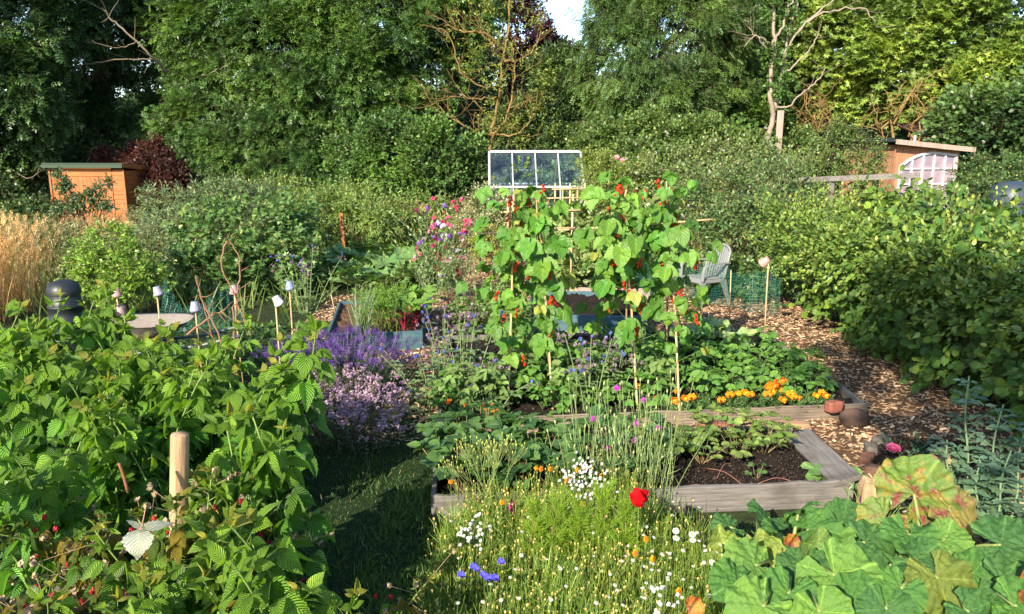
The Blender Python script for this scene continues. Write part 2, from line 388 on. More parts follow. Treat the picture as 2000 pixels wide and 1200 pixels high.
def cluster(n, rad, petal, seed, dome=0.0, flat_=1.0, shades=(0.75, 1.25)):
    r = np.random.default_rng(seed); v = []; f = []; c = []
    for i in range(n):
        d = r.normal(size=3); d /= np.linalg.norm(d)
        if dome: d[2] = abs(d[2])
        p = d * rad * (0.75 + 0.3 * r.random()); p[2] *= flat_
        x, y, z = frames(d[None] + r.normal(size=(1, 3)) * 0.4, r.normal(size=(1, 3)))
        k = len(v); s = petal * (0.7 + 0.6 * r.random())
        for a, b in ((-1, -.8), (1, -.8), (.8, 1), (-.8, 1)): v.append(p + x[0] * a * s + z[0] * b * s)
        f.append((k, k + 1, k + 2, k + 3)); sh = shades[0] + (shades[1] - shades[0]) * r.random(); c += [(sh, sh, sh)] * 4
    return tmpl(v, [np.array(f)], None, c)
T_spike = None
def spike(n=26, seed=1):
    r = np.random.default_rng(seed); v = []; f = []; c = []
    for i in range(n):
        t = i / n; a = i * 2.4; rr = 0.16 * sin(pi * (0.12 + 0.82 * t)) * (0.8 + 0.4 * r.random()); b = A(cos(a) * rr, t, sin(a) * rr); d = unit(A(cos(a), 0.9, sin(a)) + r.normal(size=3) * .2); x = unit(np.cross(d, A(0.1, 1, 0))); k = len(v); s = 0.10
        v += [b - x * s * .6, b + x * s * .6, b + d * s * 2 + x * s * .4, b + d * s * 2 - x * s * .4]; f.append((k, k + 1, k + 2, k + 3)); sh = 0.6 + 0.8 * r.random(); c += [(sh, sh, sh)] * 4
    return tmpl(v, [np.array(f)], None, c)
T_spike = spike()
def daisy(npet=13, ctr=(1.0, 0.62, 0.04)):
    v = []; f4 = []; f3 = []; c = []
    for i in range(npet):
        a = 2 * pi * i / npet; d = A(cos(a), sin(a), 0); x = A(-sin(a), cos(a), 0); k = len(v)
        v += [d * .25 - x * .07, d * .25 + x * .07, d * .92 + x * .14 + A(0, 0, -.10), d * .95 - x * .14 + A(0, 0, -.10)]; f4.append((k, k + 1, k + 2, k + 3)); c += [(.85, .85, .82)] * 4
    k = len(v)
    for rr, z in ((.33, 0.02), (.22, .16)):
        for i in range(8): v.append(A(cos(i * pi / 4) * rr, sin(i * pi / 4) * rr, z)); c.append(ctr)
    v.append(A(0, 0, .2)); c.append(ctr)
    for i in range(8): f4.append((k + i, k + (i + 1) % 8, k + 8 + (i + 1) % 8, k + 8 + i)); f3.append((k + 8 + i, k + 8 + (i + 1) % 8, k + 16))
    v = np.array(v)[:, [0, 2, 1]] * A(1, 1, -1)     # flower faces +Y (its stem direction)
    return tmpl(v, [np.array(f4), np.array(f3)], None, c)
T_daisy = daisy()
def ballhead(nr=3, ns=6, h=1.2):
    v = [(0, 0, 0)]; f3 = []; f4 = []
    for i in range(1, nr + 1):
        t = i / (nr + 1)
        for j in range(ns): a = 2 * pi * j / ns; v.append((cos(a) * sin(pi * t) * .5, (1 - cos(pi * t)) / 2 * h, sin(a) * sin(pi * t) * .5))
    v.append((0, h, 0)); e = len(v) - 1
    for j in range(ns):
        f3.append((0, 1 + (j + 1) % ns, 1 + j)); f3.append((e, 1 + (nr - 1) * ns + j, 1 + (nr - 1) * ns + (j + 1) % ns))
        for i in range(nr - 1): f4.append((1 + i * ns + j, 1 + i * ns + (j + 1) % ns, 1 + (i + 1) * ns + (j + 1) % ns, 1 + (i + 1) * ns + j))
    return tmpl(v, [np.array(f3), np.array(f4)])
T_ball = ballhead()

# ------------------------------------------------------------------ growing things
def in_lobes(P, lobes, skip, f=0.8):
    inside = np.zeros(len(P), dtype=bool)
    for i, (x, y, z, r) in enumerate(lobes):
        d = np.linalg.norm(P - A(x, y, z), axis=1) < r * f
        inside |= d & (skip != i)
    return inside
def crown_points(lobes, n, back=0.35, rin=0.55, low=-0.6, loose=0.22):
    lobes = np.asarray(lobes, dtype=float); w = lobes[:, 3] ** 2; w /= w.sum()
    idx = rng.choice(len(lobes), n, p=w); nb = 22; bd = rvec(len(lobes) * nb).reshape(len(lobes), nb, 3); d = unit(bd[idx, rng.integers(0, nb, n)] + rng.normal(size=(n, 3)) * 0.20); un = rng.random(n) < loose; d[un] = rvec(un.sum())
    keep = (rng.random(n) < np.where(d[:, 1] > 0.25, back, 1.0)) & (d[:, 2] > low - 0.4 * rng.random(n))
    idx, d = idx[keep], d[keep]
    r = lobes[idx, 3] * (rin + (1.08 - rin) * rng.random(len(d)) ** 0.6)
    # clumps: a low-frequency ripple pushes the surface in and out
    r *= 1 + 0.16 * np.sin(d[:, 0] * 5 + idx) * np.sin(d[:, 2] * 6 + idx * 2.1) + 0.10 * np.sin(d[:, 1] * 9 + idx * 3)
    P = lobes[idx, :3] + d * r[:, None] * A(1, 1, 0.92)
    k = ~in_lobes(P, lobes, idx, 0.7)
    return P[k], d[k]
def shoots(lm, sm, tm, P, D, L, k, size, col, spread=0.9, up=0.6, t0=0.25, droop=0.0, stem_r=0.004, stem_c=(0.12, 0.08, 0.04), tip=None):
    n = len(P); D = unit(D); L = np.broadcast_to(np.asarray(L, dtype=float), (n,)) * (0.7 + 0.6 * rng.random(n))
    if sm is not None:
        sm.inst(T_stick, P, D, A(0.3, 0.2, 1.0), np.stack([np.full(n, stem_r * 2), L, np.full(n, stem_r * 2)], 1), cvar(n, stem_c, stem_c, 0.2))
    x, y, z = frames(D, np.broadcast_to(A(0.11, 0.23, 1.0), D.shape).copy())
    tms = tm if isinstance(tm, list) else [tm]
    ph0 = rng.random(n) * 6.28
    for j in range(k):
        t = t0 + (1 - t0) * (j + 0.6 * rng.random(n)) / max(k - 0.4, 1)
        pos = P + D * (L * t)[:, None]
        ph = ph0 + j * 2.4 + rng.normal(size=n) * 0.3
        a = spread * (1.1 - 0.55 * t) * (0.75 + 0.5 * rng.random(n))
        ld = D * np.cos(a)[:, None] + (x * np.cos(ph)[:, None] + z * np.sin(ph)[:, None]) * np.sin(a)[:, None]
        ld[:, 2] -= droop * (0.6 + 0.8 * rng.random(n))
        nn = A(0, -0.15, up) + D * 0.35 + rng.normal(size=(n, 3)) * 0.35
        s = size * (0.6 + 0.55 * rng.random(n)) * (1.0 if tip is None else 1.0)
        c = col(n) if callable(col) else col
        if tip is not None:
            f = np.clip((t - 0.6) / 0.4, 0, 1)[:, None] * (rng.random((n, 1)) < tip[1]); c = c * (1 - f) + A(*tip[0]) * f
            s = s * (1 - 0.3 * np.clip((t - .6) / .4, 0, 1))
        sel = rng.integers(0, len(tms), n)
        for q, T in enumerate(tms):
            m = sel == q
            lm.inst(T, pos[m], ld[m], nn[m], s[m], c[m])
def bend(a, b, n=6, sag=0.0, jit=0.0):
    a, b = A(*a), A(*b); t = np.linspace(0, 1, n)[:, None]; p = a * (1 - t) + b * t
    p[:, 2] += sag * np.sin(pi * t[:, 0]); j = rng.normal(size=p.shape) * jit; j[0] = 0; j[-1] = 0
    return p + j
def smooth(pts, m=4):
    p = np.asarray(pts, dtype=float); n = len(p)
    if n < 3: return p
    t = np.linspace(0, n - 1, (n - 1) * m + 1); i = np.clip(t.astype(int), 0, n - 2); f = (t - i)[:, None]
    g0 = np.gradient(p, axis=0); h = f
    return (2*h**3 - 3*h**2 + 1) * p[i] + (h**3 - 2*h**2 + h) * g0[i] + (-2*h**3 + 3*h**2) * p[i+1] + (h**3 - h**2) * g0[i+1]
def twigs(mb, path, r0, n, length, col, levels=2, up=0.2, curl=0.25):
    p = np.asarray(path); m = len(p)
    for i in range(n):
        k = int(m * (0.25 + 0.75 * rng.random())) % m; b = p[k]
        t = unit(p[min(k + 1, m - 1)] - p[max(k - 1, 0)]); d = unit(t * 0.5 + rvec(1)[0] * 0.9 + A(0, 0, up)); l = length * (0.5 + 0.8 * rng.random())
        q = [b]
        for s in range(5):
            d = unit(d + rvec(1)[0] * curl + A(0, 0, 0.05)); q.append(q[-1] + d * l / 5)
        q = np.array(q); mb.tube(q, np.linspace(r0, r0 * 0.4, len(q)), 4, np.asarray(col) * (0.8 + 0.4 * rng.random()), caps=False)
        if levels > 1: twigs(mb, q, r0 * 0.6, 3, length * 0.5, col, levels - 1, up, curl)
# ------------------------------------------------------------------ ground, paths, soil
def sheet(name, poly, z, mat, thick=None):
    p = np.asarray(poly, dtype=float)[:, :2]; v = np.column_stack([p, np.full(len(p), z)])
    o = MB().add(v, [np.arange(len(v))[None]]).build(name, mat); return tag(o, kind='structure')
hl = MB(); hx_ = np.linspace(-90, 90, 61); hy_ = A(41, 43, 46, 52, 70); hz_0 = A(-.2, 3.2, 5.0, 5.6, 4.0)  # solid bank added behind the wood to block sky showing through the leaves
hv = np.array([(x, y + 1.5 * sin(x * .21), z * (1 + .10 * sin(x * .33 + y) + .06 * sin(x * .9)) - .1) for y, z in zip(hy_, hz_0) for x in hx_])
hl.add(hv, [np.array([(j * 61 + i, j * 61 + i + 1, (j + 1) * 61 + i + 1, (j + 1) * 61 + i) for j in range(4) for i in range(60)])]); tag(hl.build('backing_bank', M['turf']), kind='structure')
tag(MB().add([(-150, -60, 0), (150, -60, 0), (150, 240, 0), (-150, 240, 0)], [np.array([[0, 1, 2, 3]])]).build('ground', M['ground']), kind='structure')
path_poly = [(-1.25, 6.05), (1.0, 5.9), (2.6, 5.4), (2.75, 3.4), (4.6, 3.2), (4.6, 9), (4.3, 12.6), (2.5, 14.6), (-0.8, 17.2), (-1.6, 17), (-0.75, 13.2), (-2.9, 12.3), (-2.9, 9.2), (-1.1, 8.0)]
sheet('woodchip_path', path_poly, 0.004, M['chipbase'])
grass_poly = [(-1.35, 2.4), (-0.35, 2.4), (-0.62, 6.0), (-1.0, 8.2), (-2.2, 8.2), (-1.6, 6)]
sheet('grass_path', grass_poly, 0.008, M['turf'])
def inside(P, poly):
    p = np.asarray(poly); x, y = P[:, 0], P[:, 1]; c = np.zeros(len(P), dtype=bool); j = len(p) - 1
    for i in range(len(p)):
        m = ((p[i, 1] > y) != (p[j, 1] > y)) & (x < (p[j, 0] - p[i, 0]) * (y - p[i, 1]) / (p[j, 1] - p[i, 1] + 1e-12) + p[i, 0]); c ^= m; j = i
    return c
rose_poly = [g(*p)[:2] for p in ((1692, 905), (1708, 876), (1760, 862), (1900, 870), (1980, 930), (1960, 1010), (1850, 985), (1740, 938))]
# loose chips lying on the path, denser near the camera
chips = MB()
def chip_field(n, poly, size, z=0.006):
    p = np.asarray(poly); lo, hi = p.min(0), p.max(0)
    q = np.column_stack([lo[0] + (hi[0] - lo[0]) * rng.random(n), lo[1] + (hi[1] - lo[1]) * rng.random(n) ** 1.25, z + 0.02 * rng.random(n) ** 2]); q = q[inside(q, poly)]; q = q[~inside(q, rose_poly)]
    m = len(q); d = rng.normal(size=(m, 3)) * A(1, 1, 0.22); up = A(0, 0, 1) + rng.normal(size=(m, 3)) * 0.3
    s = np.stack([size * (0.18 + 0.3 * rng.random(m)), size * (0.5 + 1.2 * rng.random(m)), size * (0.06 + 0.1 * rng.random(m))], 1)
    c = cvar(m, (0.26, 0.15, 0.08), (0.56, 0.38, 0.22), 0.28); dk = rng.random(m) < 0.22; c[dk] *= 0.35; pl = rng.random(m) < 0.07; c[pl] = (0.62, 0.50, 0.34)
    chips.inst(T_chip, q, d, up, s, c)
chip_field(52000, path_poly, 0.042)
tag(chips.build('wood_chips', attr_mat('wood_chip', 0.85, 0.2, 0, 40, 0.3, 0.2), smooth=False), 'pale brown wood chips spread over the winding path beside the hedge', 'wood chips', kind='stuff')

def grass(mb, n, poly, h, w, c1, c2, lean=0.5, z=0.0):
    p = np.asarray(poly)[:, :2]; lo, hi = p.min(0), p.max(0)
    q = np.column_stack([lo[0] + (hi[0] - lo[0]) * rng.random(n), lo[1] + (hi[1] - lo[1]) * rng.random(n), np.full(n, z)]); q = q[inside(q, poly)]; m = len(q)
    cl = 0.6 + 0.5 * np.sin(q[:, 0] * 7.1) * np.sin(q[:, 1] * 5.3 + 1)
    d = A(0, 0, 1) + rng.normal(size=(m, 3)) * lean
    hh = h * (0.5 + 0.8 * rng.random(m)) * np.clip(cl, 0.35, 1.2)
    mb.inst(T_blade, q, d, rng.normal(size=(m, 3)), np.stack([np.full(m, w), hh, hh], 1), cvar(m, c1, c2, 0.2)); return mb
gm = MB(); grass(gm, 26000, grass_poly, 0.07, 0.005, (0.03, 0.075, 0.015), (0.07, 0.13, 0.03), 0.6)
grass(gm, 1200, grass_poly, 0.10, 0.004, (0.20, 0.17, 0.07), (0.3, 0.25, 0.12), 1.2)
tag(gm.build('lawn_grass', M['grass']), 'short dark green grass on the narrow path beside the raspberries', 'grass', kind='stuff')
# ------------------------------------------------------------------ trees and scrub at the back
def LB(rows):
    out = []
    for u, v, Y, r in rows:
        p = pt(u, v, Y); out.append((p[0], p[1], p[2], r))
    return out
def make_tree(name, label, cat, base, lobes, tm, dens, k, L, size, c1, c2, mat='far', spread=0.8, up=0.7, droop=0.15, trunk=None, tr=0.16, bark=(0.10, 0.08, 0.055), limbs=True, back=0.25, group=None, stem_r=0.005, sd=0.16, tip=None, lim=12, sprigs=None, bare=0):
    base = A(*base); t = thing(name, base, label, cat, group)
    lobes = np.asarray(lobes); area = (4 * pi * lobes[:, 3] ** 2).sum()
    lm, sm, bm = MB(), MB(), MB()
    P, D = crown_points(lobes, int(area * dens), back)
    D = unit(D + A(0, -0.1, 0.25 * up) + rng.normal(size=D.shape) * 0.35)
    # each clump keeps its own tint
    q3 = P * A(1.3, 1.3, 1.7) + rng.random(3) * 9; tint = np.sin(q3[:, 0] + .6 * np.sin(q3[:, 2])) * np.sin(q3[:, 2] * 1.1 + q3[:, 1]) + .5 * np.sin(q3[:, 0] * 2.7) * np.sin(q3[:, 2] * 2.3)
    cl = lambda n: cvar(n, c1, c2, sd) * np.exp(tint[:n, None] * A(.38, .30, .18))
    shoots(lm, sm, tm, P - D * L * 0.5, D, L, k, size, cl, spread, up, 0.2, droop, stem_r, bark, tip)
    top = lobes[np.argmax(lobes[:, 2])][:3]; ctr = lobes[:, :3].mean(0)
    if trunk is None: trunk = smooth([base, base * 0.6 + A(ctr[0], ctr[1], 0) * 0.4 + A(0, 0, ctr[2] * 0.45), A(ctr[0], ctr[1], ctr[2])], 4)
    trunk = np.asarray(trunk); bm.tube(trunk, np.linspace(tr, tr * 0.45, len(trunk)), 8, bark)
    if limbs:
        order = rng.permutation(len(lobes))[:lim]
        for i in order:
            c = lobes[i, :3]; b = trunk[min(len(trunk) - 1, int(len(trunk) * (0.35 + 0.6 * rng.random())))]
            q = smooth(bend(b, c + A(0, -0.3, 0) * lobes[i, 3], 5, -0.1, 0.12), 3); bm.tube(q, np.linspace(tr * 0.42, tr * 0.1, len(q)), 5, bark, caps=False)
            twigs(bm, q, tr * 0.10, 3 + bare, lobes[i, 3] * 0.9, np.asarray(bark) * 1.3, 1)
    bm.build('trunk', M['bark'], t, off=base)
    cr = lm.build('crown', M[mat], t, off=base); sm.build('twigs', M['bark'], cr, off=base)
    return t

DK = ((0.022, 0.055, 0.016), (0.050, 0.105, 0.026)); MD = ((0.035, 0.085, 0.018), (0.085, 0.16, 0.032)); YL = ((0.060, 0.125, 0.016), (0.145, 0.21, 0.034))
# dark wood closing off the view behind everything
wood = MB(); wl = []
for x in np.arange(-30, 31, 2.1):
    for z in np.arange(0.6, 9.5, 1.7):
        Y = 34 + 2.5 * rng.random(); u = 1000 + x / (Y * .978 + .4) * FPX; v = 600 - FPX * math.tan(math.atan((z - CAM_H) / Y) + PITCH)
        if 925 < u < 1235 and v < 200: continue
        if 20 < u < 150 and 0 < v < 130 and rng.random() < 0.6: continue
        wl.append((x + rng.normal() * .4, Y, z + rng.normal() * .3, 1.35 + 0.5 * rng.random()))
for x in np.arange(-34, 36, 2.6):
    for z in np.arange(0.8, 8, 2.2):
        u = 1000 + x / 38.0 * FPX; v = 600 - FPX * math.tan(math.atan((z - CAM_H) / 39) + PITCH)
        if (925 < u < 1235 and v < 200) or (-60 < u < 200 and v < 130): continue
        wl.append((x, 39, z, 2.0))
P, D = crown_points(wl, 52000, 0.05, 0.6, loose=1.0)
shoots(wood, None, T_farw, P, unit(D + A(0, -.3, .3)), 0.5, 5, 0.24, lambda n: cvar(n, (0.015, 0.04, 0.012), (0.035, 0.075, 0.02), .2), 0.9, 0.7, 0.1, 0.2)
tag(wood.build('woodland', M['far']), 'dark leafy wood closing the view behind the garden trees', 'woodland', kind='stuff')

make_tree('copper_beech', 'dark purple copper beech rising far behind the other trees', 'tree', (1.4, 45, 0),
          LB([(1000, 90, 45, 2.4), (1045, 130, 45, 1.8), (955, 60, 46, 2.2), (1000, 35, 46, 1.3), (985, -30, 46, 2.2), (1030, 190, 45, 2.0), (960, 170, 45, 2.2), (1060, 100, 45, 1.0), (1070, 160, 45, 1.2)]),
          T_farw, 70, 5, 0.5, 0.16, (0.022, 0.008, 0.013), (0.05, 0.016, 0.024), tr=0.4, bark=(0.05, 0.04, 0.04), sd=.25)
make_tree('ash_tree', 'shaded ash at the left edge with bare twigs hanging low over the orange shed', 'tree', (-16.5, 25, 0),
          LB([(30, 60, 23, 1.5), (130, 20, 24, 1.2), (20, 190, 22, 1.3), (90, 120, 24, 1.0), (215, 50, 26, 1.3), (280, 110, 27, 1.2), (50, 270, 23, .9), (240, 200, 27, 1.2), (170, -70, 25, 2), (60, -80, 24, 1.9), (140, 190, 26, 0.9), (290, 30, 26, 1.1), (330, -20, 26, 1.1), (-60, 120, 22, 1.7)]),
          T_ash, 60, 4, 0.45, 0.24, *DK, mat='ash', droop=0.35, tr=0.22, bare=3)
make_tree('ash_tree', 'big dense ash with drooping dark leaves above the red shrub, left of the greenhouse', 'tree', (-7.3, 27, 0),
          LB([(400, 70, 25, 1.4), (480, 20, 25.5, 1.8), (470, 150, 25, 1.4), (560, 80, 24.5, 1.5), (640, 30, 25, 1.7), (690, 140, 24.5, 1.5), (600, 190, 24, 1.3), (765, 60, 25, 1.5), (820, 150, 25.5, 1.3), (750, 220, 24.5, 1.2), (850, 40, 26, 1.5), (520, -80, 26, 2.2), (700, -90, 26, 2.2), (860, -80, 26.5, 2), (400, 170, 25, 0.9), (880, 110, 26, .9), (420, -50, 26, 1.8), (660, 230, 24, 1.0)]),
          T_ash, 75, 4, 0.42, 0.23, (0.034, 0.082, 0.018), (0.080, 0.155, 0.032), mat='ash', droop=0.3, tr=0.3)
make_tree('ash_scrub', 'tall mass of young ash regrowth under the big ash, right of the red shrub', 'shrub', (-8.6, 24.4, 0),
          LB([(400, 250, 24, 1.2), (470, 300, 23.5, 1.1), (390, 330, 24, .9), (560, 280, 24, 1.3), (640, 320, 23.5, 1.1), (550, 350, 23, 0.9), (330, 290, 24.5, .8), (500, 380, 23, .8), (620, 400, 22.5, .8), (450, 380, 23, .7), (680, 380, 22.5, .7)]),
          T_ash, 85, 4, 0.4, 0.19, (0.03, 0.075, 0.018), (0.075, 0.145, 0.034), mat='ash', droop=0.2, tr=0.1, back=.15)
make_tree('hawthorn_bush', 'rounded bright green bush standing left of the greenhouse', 'bush', (-3.4, 22.5, 0),
          LB([(760, 320, 22, 1.15), (850, 310, 22, 1.15), (830, 370, 21.5, 1.1), (725, 360, 22, .9), (895, 345, 22, .85), (690, 310, 22.5, .7), (790, 275, 22.3, .7), (880, 400, 21.5, .7), (770, 410, 21.5, .7)]),
          T_farw, 130, 6, 0.36, 0.10, (0.04, 0.10, 0.02), (0.10, 0.19, 0.04), tr=0.08, back=.15)
make_tree('ash_tree', 'tall ash with long drooping sprays rising right behind the greenhouse', 'tree', (4.2, 27, 0),
          LB([(1215, 40, 25, 1.2), (1250, 120, 24.5, 1.5), (1340, 60, 24.5, 1.7), (1175, 150, 25, .9), (1300, 190, 24, 1.3), (1395, 140, 25, 1.2), (1375, 30, 25, 1.4), (1290, -70, 26, 2), (1420, -60, 26, 1.9), (1215, 220, 24.5, 1.0), (1350, 240, 24.5, .8), (1225, -40, 25.5, 1.1), (1290, 250, 24.5, .7)]),
          T_ash2, 80, 4, 0.45, 0.25, (0.042, 0.088, 0.020), (0.085, 0.155, 0.040), mat='ash', droop=0.4, tr=0.24, bare=2, bark=(0.2, 0.16, 0.11))
make_tree('willow_bush', 'grey green feathery bush filling the gap directly behind the greenhouse', 'bush', (2.0, 26.5, 0),
          LB([(1120, 125, 26.5, .65), (1100, 190, 26, .95), (1130, 250, 25.5, .9), (1060, 240, 26, .9), (1185, 280, 25, .8), (1080, 140, 26.5, .7), (1010, 260, 26, .9), (1240, 300, 24, .7), (1100, 300, 25, .8)]),
          T_far, 150, 6, 0.4, 0.15, (0.045, 0.095, 0.028), (0.10, 0.165, 0.05), tr=0.08, back=.15)
make_tree('sycamore', 'dark sycamore with broad lobed leaves behind the pale bare trunk', 'tree', (9.0, 29, 0),
          LB([(1450, 160, 26, 1.2), (1520, 120, 27, 1.2), (1465, 250, 25.5, 1.0), (1555, 200, 26.5, .9), (1400, 250, 25.2, .9), (1490, 20, 28, 1.8), (1560, 50, 28, 1.5), (1430, 60, 27, 1.2), (1500, -80, 28, 2.2), (1610, -20, 28, 1.5)]),
          T_palm, 85, 4, 0.4, 0.22, (0.026, 0.07, 0.014), (0.065, 0.135, 0.022), tr=0.2, back=.2, tip=((0.28, 0.26, 0.03), 0.06))
make_tree('field_maple', 'sunlit yellow green field maple spreading over the pink windowed shed', 'tree', (13.5, 25, 0),
          LB([(1680, 60, 25, 1.6), (1620, 130, 25.5, 1.0), (1750, 120, 24, 1.4), (1850, 60, 23.5, 1.6), (1940, 120, 23, 1.5), (1875, 180, 22.5, 1.1), (1720, -30, 26, 1.9), (1990, 30, 23, 1.7), (1985, 210, 21.5, 1.0), (1850, -60, 25, 2), (1650, 190, 25.3, .8), (1790, 190, 23.8, .9), (1760, 20, 25, 1.3), (2080, 120, 22, 1.6), (1710, 205, 24.6, .6)]),
          T_palm, 95, 5, 0.36, 0.17, *YL, tr=0.22, back=.2, droop=.1)
make_tree('elder_bush', 'dense dark elder bush at the right edge beyond the pink windowed shed', 'bush', (12.4, 19.5, 0),
          LB([(1915, 265, 19, 1.0), (1985, 290, 18, .95), (1960, 240, 19.5, .8), (1880, 240, 20, .7), (2040, 230, 18, 1.0), (1930, 330, 18.5, .6), (1990, 340, 17.5, .5)]),
          T_farw, 120, 6, 0.34, 0.12, (0.035, 0.08, 0.022), (0.075, 0.14, 0.038), tr=0.08, back=.2)
make_tree('red_smoke_bush', 'dark red leaved smoke bush beside the orange shed', 'bush', (-10.6, 23.2, 0),
          LB([(300, 330, 22.8, .55), (265, 315, 23.5, .45), (335, 350, 22.5, .5), (300, 300, 23, .35), (215, 312, 23.6, .35), (320, 375, 22.3, .5), (255, 345, 23.4, .45), (190, 318, 23.8, .22)]),
          T_farw, 190, 6, 0.3, 0.085, (0.04, 0.012, 0.012), (0.085, 0.026, 0.017), tr=0.05, sd=.3)

# dead and lichened branches in front of the foliage
el = thing('lichened_elder', pt(952, 330, 24), 'half dead elder with bare orange lichened branches behind the greenhouse', 'tree')
eo = np.array(el.location); eo[2] = 0; el.location = tuple(eo)
em = MB(); OC = (0.26, 0.17, 0.06)
def pl(rows, jit=.022):
    q = smooth([pt(*r) for r in rows], 5); j = rng.normal(size=q.shape) * jit; j[0] = 0; return q + j
for rows, r in ([(953, 440, 24), (955, 320, 24), (962, 250, 24), (975, 170, 23.8), (985, 100, 23.7), (996, 30, 23.7), (990, -60, 23.8)], .06), \
               ([(970, 190, 23.8), (930, 195, 23.3), (890, 188, 23), (845, 205, 22.8)], .03), ([(975, 170, 23.8), (940, 170, 23.4), (900, 140, 23.2), (880, 70, 23), (850, 55, 22.9)], .03), \
               ([(960, 265, 24), (925, 255, 23.3), (880, 230, 22.9), (855, 205, 22.7)], .045), ([(985, 100, 23.7), (945, 65, 23.2), (905, 62, 23), (870, 50, 23)], .045), \
               ([(962, 260, 24), (1000, 265, 23.4), (1030, 245, 23.2), (1040, 215, 23.3)], .035), ([(962, 270, 24), (990, 225, 23.5), (1005, 150, 23.4), (1000, 90, 23.4)], .04), \
               ([(985, 120, 23.7), (1030, 110, 23.5), (1060, 60, 23.4)], .04):
    q = pl(rows); em.tube(q, np.linspace(r, r * .35, len(q)), 6, OC, caps=False); twigs(em, q, r * .28, 9, 0.9, A(*OC) * .9, 2)
em.build('trunk', M['bark'], el, off=eo)
lm = MB(); P, D = crown_points(LB([(1000, 60, 23.6, .8), (1010, 150, 23.6, .8), (950, 130, 23.7, .6), (1000, 210, 23.6, .7), (1030, 150, 23.6, .5), (930, 60, 23.6, .6), (990, 10, 23.6, .5), (900, 100, 24, .5), (1040, 250, 23.8, .6), (985, 280, 23.9, .5)]), 900, .5)
shoots(lm, None, T_far, P, unit(D + A(0, 0, .3)), .3, 5, .10, lambda n: cvar(n, (0.07, 0.12, 0.02), (0.19, 0.21, 0.035), .2)); lm.build('crown', M['far'], el, off=eo)

bt = thing('bare_trunk_tree', (pt(1498, 300, 22)[0], 22, 0), 'slender pale barked tree with two stems and leafless side branches, beside the pink board', 'tree')
bo = np.array(bt.location); bm = MB(); PB = (0.30, 0.24, 0.18)
for rows, r in ([(1496, 420, 22), (1497, 290, 22), (1509, 235, 22), (1504, 185, 21.9), (1508, 130, 21.9), (1512, 85, 21.9), (1511, 20, 21.9), (1508, -90, 22)], .085), \
               ([(1507, 215, 22), (1522, 190, 22.1), (1529, 130, 22.1), (1540, 70, 22.1), (1556, 10, 22.1), (1570, -60, 22.2)], .06), ([(1510, 90, 21.9), (1528, 50, 21.8), (1545, 5, 21.8), (1560, -50, 21.8)], .04), \
               ([(1524, 130, 22), (1550, 75, 21.7), (1590, 35, 21.6), (1640, 20, 21.6), (1690, 18, 21.6), (1712, 50, 21.6)], .034), ([(1560, 60, 21.7), (1610, 15, 21.7), (1660, -20, 21.7)], .035), \
               ([(1530, 145, 22), (1560, 120, 21.8), (1590, 85, 21.7), (1600, 65, 21.7)], .03), ([(1512, 212, 22), (1545, 205, 21.6), (1570, 180, 21.5), (1600, 155, 21.5), (1612, 135, 21.5)], .03), \
               ([(1505, 110, 21.9), (1480, 75, 21.7), (1462, 55, 21.7)], .025), ([(1505, 90, 21.9), (1490, 75, 21.7), (1470, 72, 21.7), (1455, 90, 21.7)], .022):
    q = pl(rows); bm.tube(q, np.linspace(r, r * .4, len(q)), 8, PB); twigs(bm, q[len(q) // 3:], r * .22, 5 if r < .06 else 2, 0.7, PB, 1)
bm.build('trunk', M['bark'], bt, off=bo)
lm = MB(); P, D = crown_points(LB([(1511, 150, 22, .22), (1512, 105, 22, .22), (1530, 170, 22, .25), (1545, 40, 22, .3), (1520, 20, 22, .3)]), 420, 1.0)
shoots(lm, None, T_farw, P, D, .2, 4, .10, lambda n: cvar(n, *MD)); lm.build('ivy', M['far'], bt, off=bo)
def tangle(label, rows, n, ln):
    o = pt(*rows[len(rows) // 2]); o[2] = 0; t = thing('dead_branch_tangle', o, label, 'dead branches'); b = MB()
    for r in rows:
        p = pt(*r); q = smooth(bend(p + A(rng.normal() * .2, .4, -0.8), p + A(rng.normal() * .5, 0, .3), 4, .1, .15), 3); b.tube(q, np.linspace(.035, .012, len(q)), 5, OC, caps=False); twigs(b, q, .014, n, ln, OC, 2, 0.0, .45)
    b.build('branches', M['bark'], t, off=o)
tangle('tangle of dead orange twigs in the dark hollow right of the pale bare trunk', [(1560, 240, 22.5), (1590, 215, 22.3), (1610, 250, 22), (1640, 230, 22), (1655, 215, 22.2), (1600, 280, 21.8), (1580, 265, 22)], 6, .7)
tangle('ball of dead lichened twigs hanging above the pink windowed shed', [(1745, 190, 21), (1765, 215, 20.8), (1785, 205, 20.8), (1755, 235, 20.6), (1775, 180, 21), (1795, 230, 20.6)], 7, .6)
# long bare limbs at the upper left
def limb(label, rows):
    o = pt(*rows[0][0][len(rows[0][0]) // 2]); o[2] = 0; t = thing('bare_limb', o, label, 'dead branches'); b = MB()
    for r_, r in rows: q = pl(r_); b.tube(q, np.linspace(r, r * .4, len(q)), 6, (0.20, 0.16, 0.11), caps=False); twigs(b, q, r * .3, 8, .6, (0.18, 0.15, 0.10), 1)
    b.build('branches', M['bark'], t, off=o)
limb('long bare grey limb slanting down across the dark trees at upper left', [([(335, 145, 24.2), (300, 115, 23.6), (265, 80, 23.3), (225, 45, 23.2), (200, 15, 23.2)], .045), ([(300, 115, 23.6), (250, 117, 23.3), (190, 122, 23.2), (140, 134, 23.1)], .024), ([(265, 80, 23.3), (230, 95, 23.2), (180, 80, 23.1)], .015), ([(335, 145, 24.2), (380, 152, 23.8), (420, 138, 23.5), (445, 130, 23.4)], .028)])
limb('thin bare twig hanging low at the left edge above the orange shed', [([(20, 228, 22.5), (55, 245, 22.2), (100, 250, 22)], .02)])
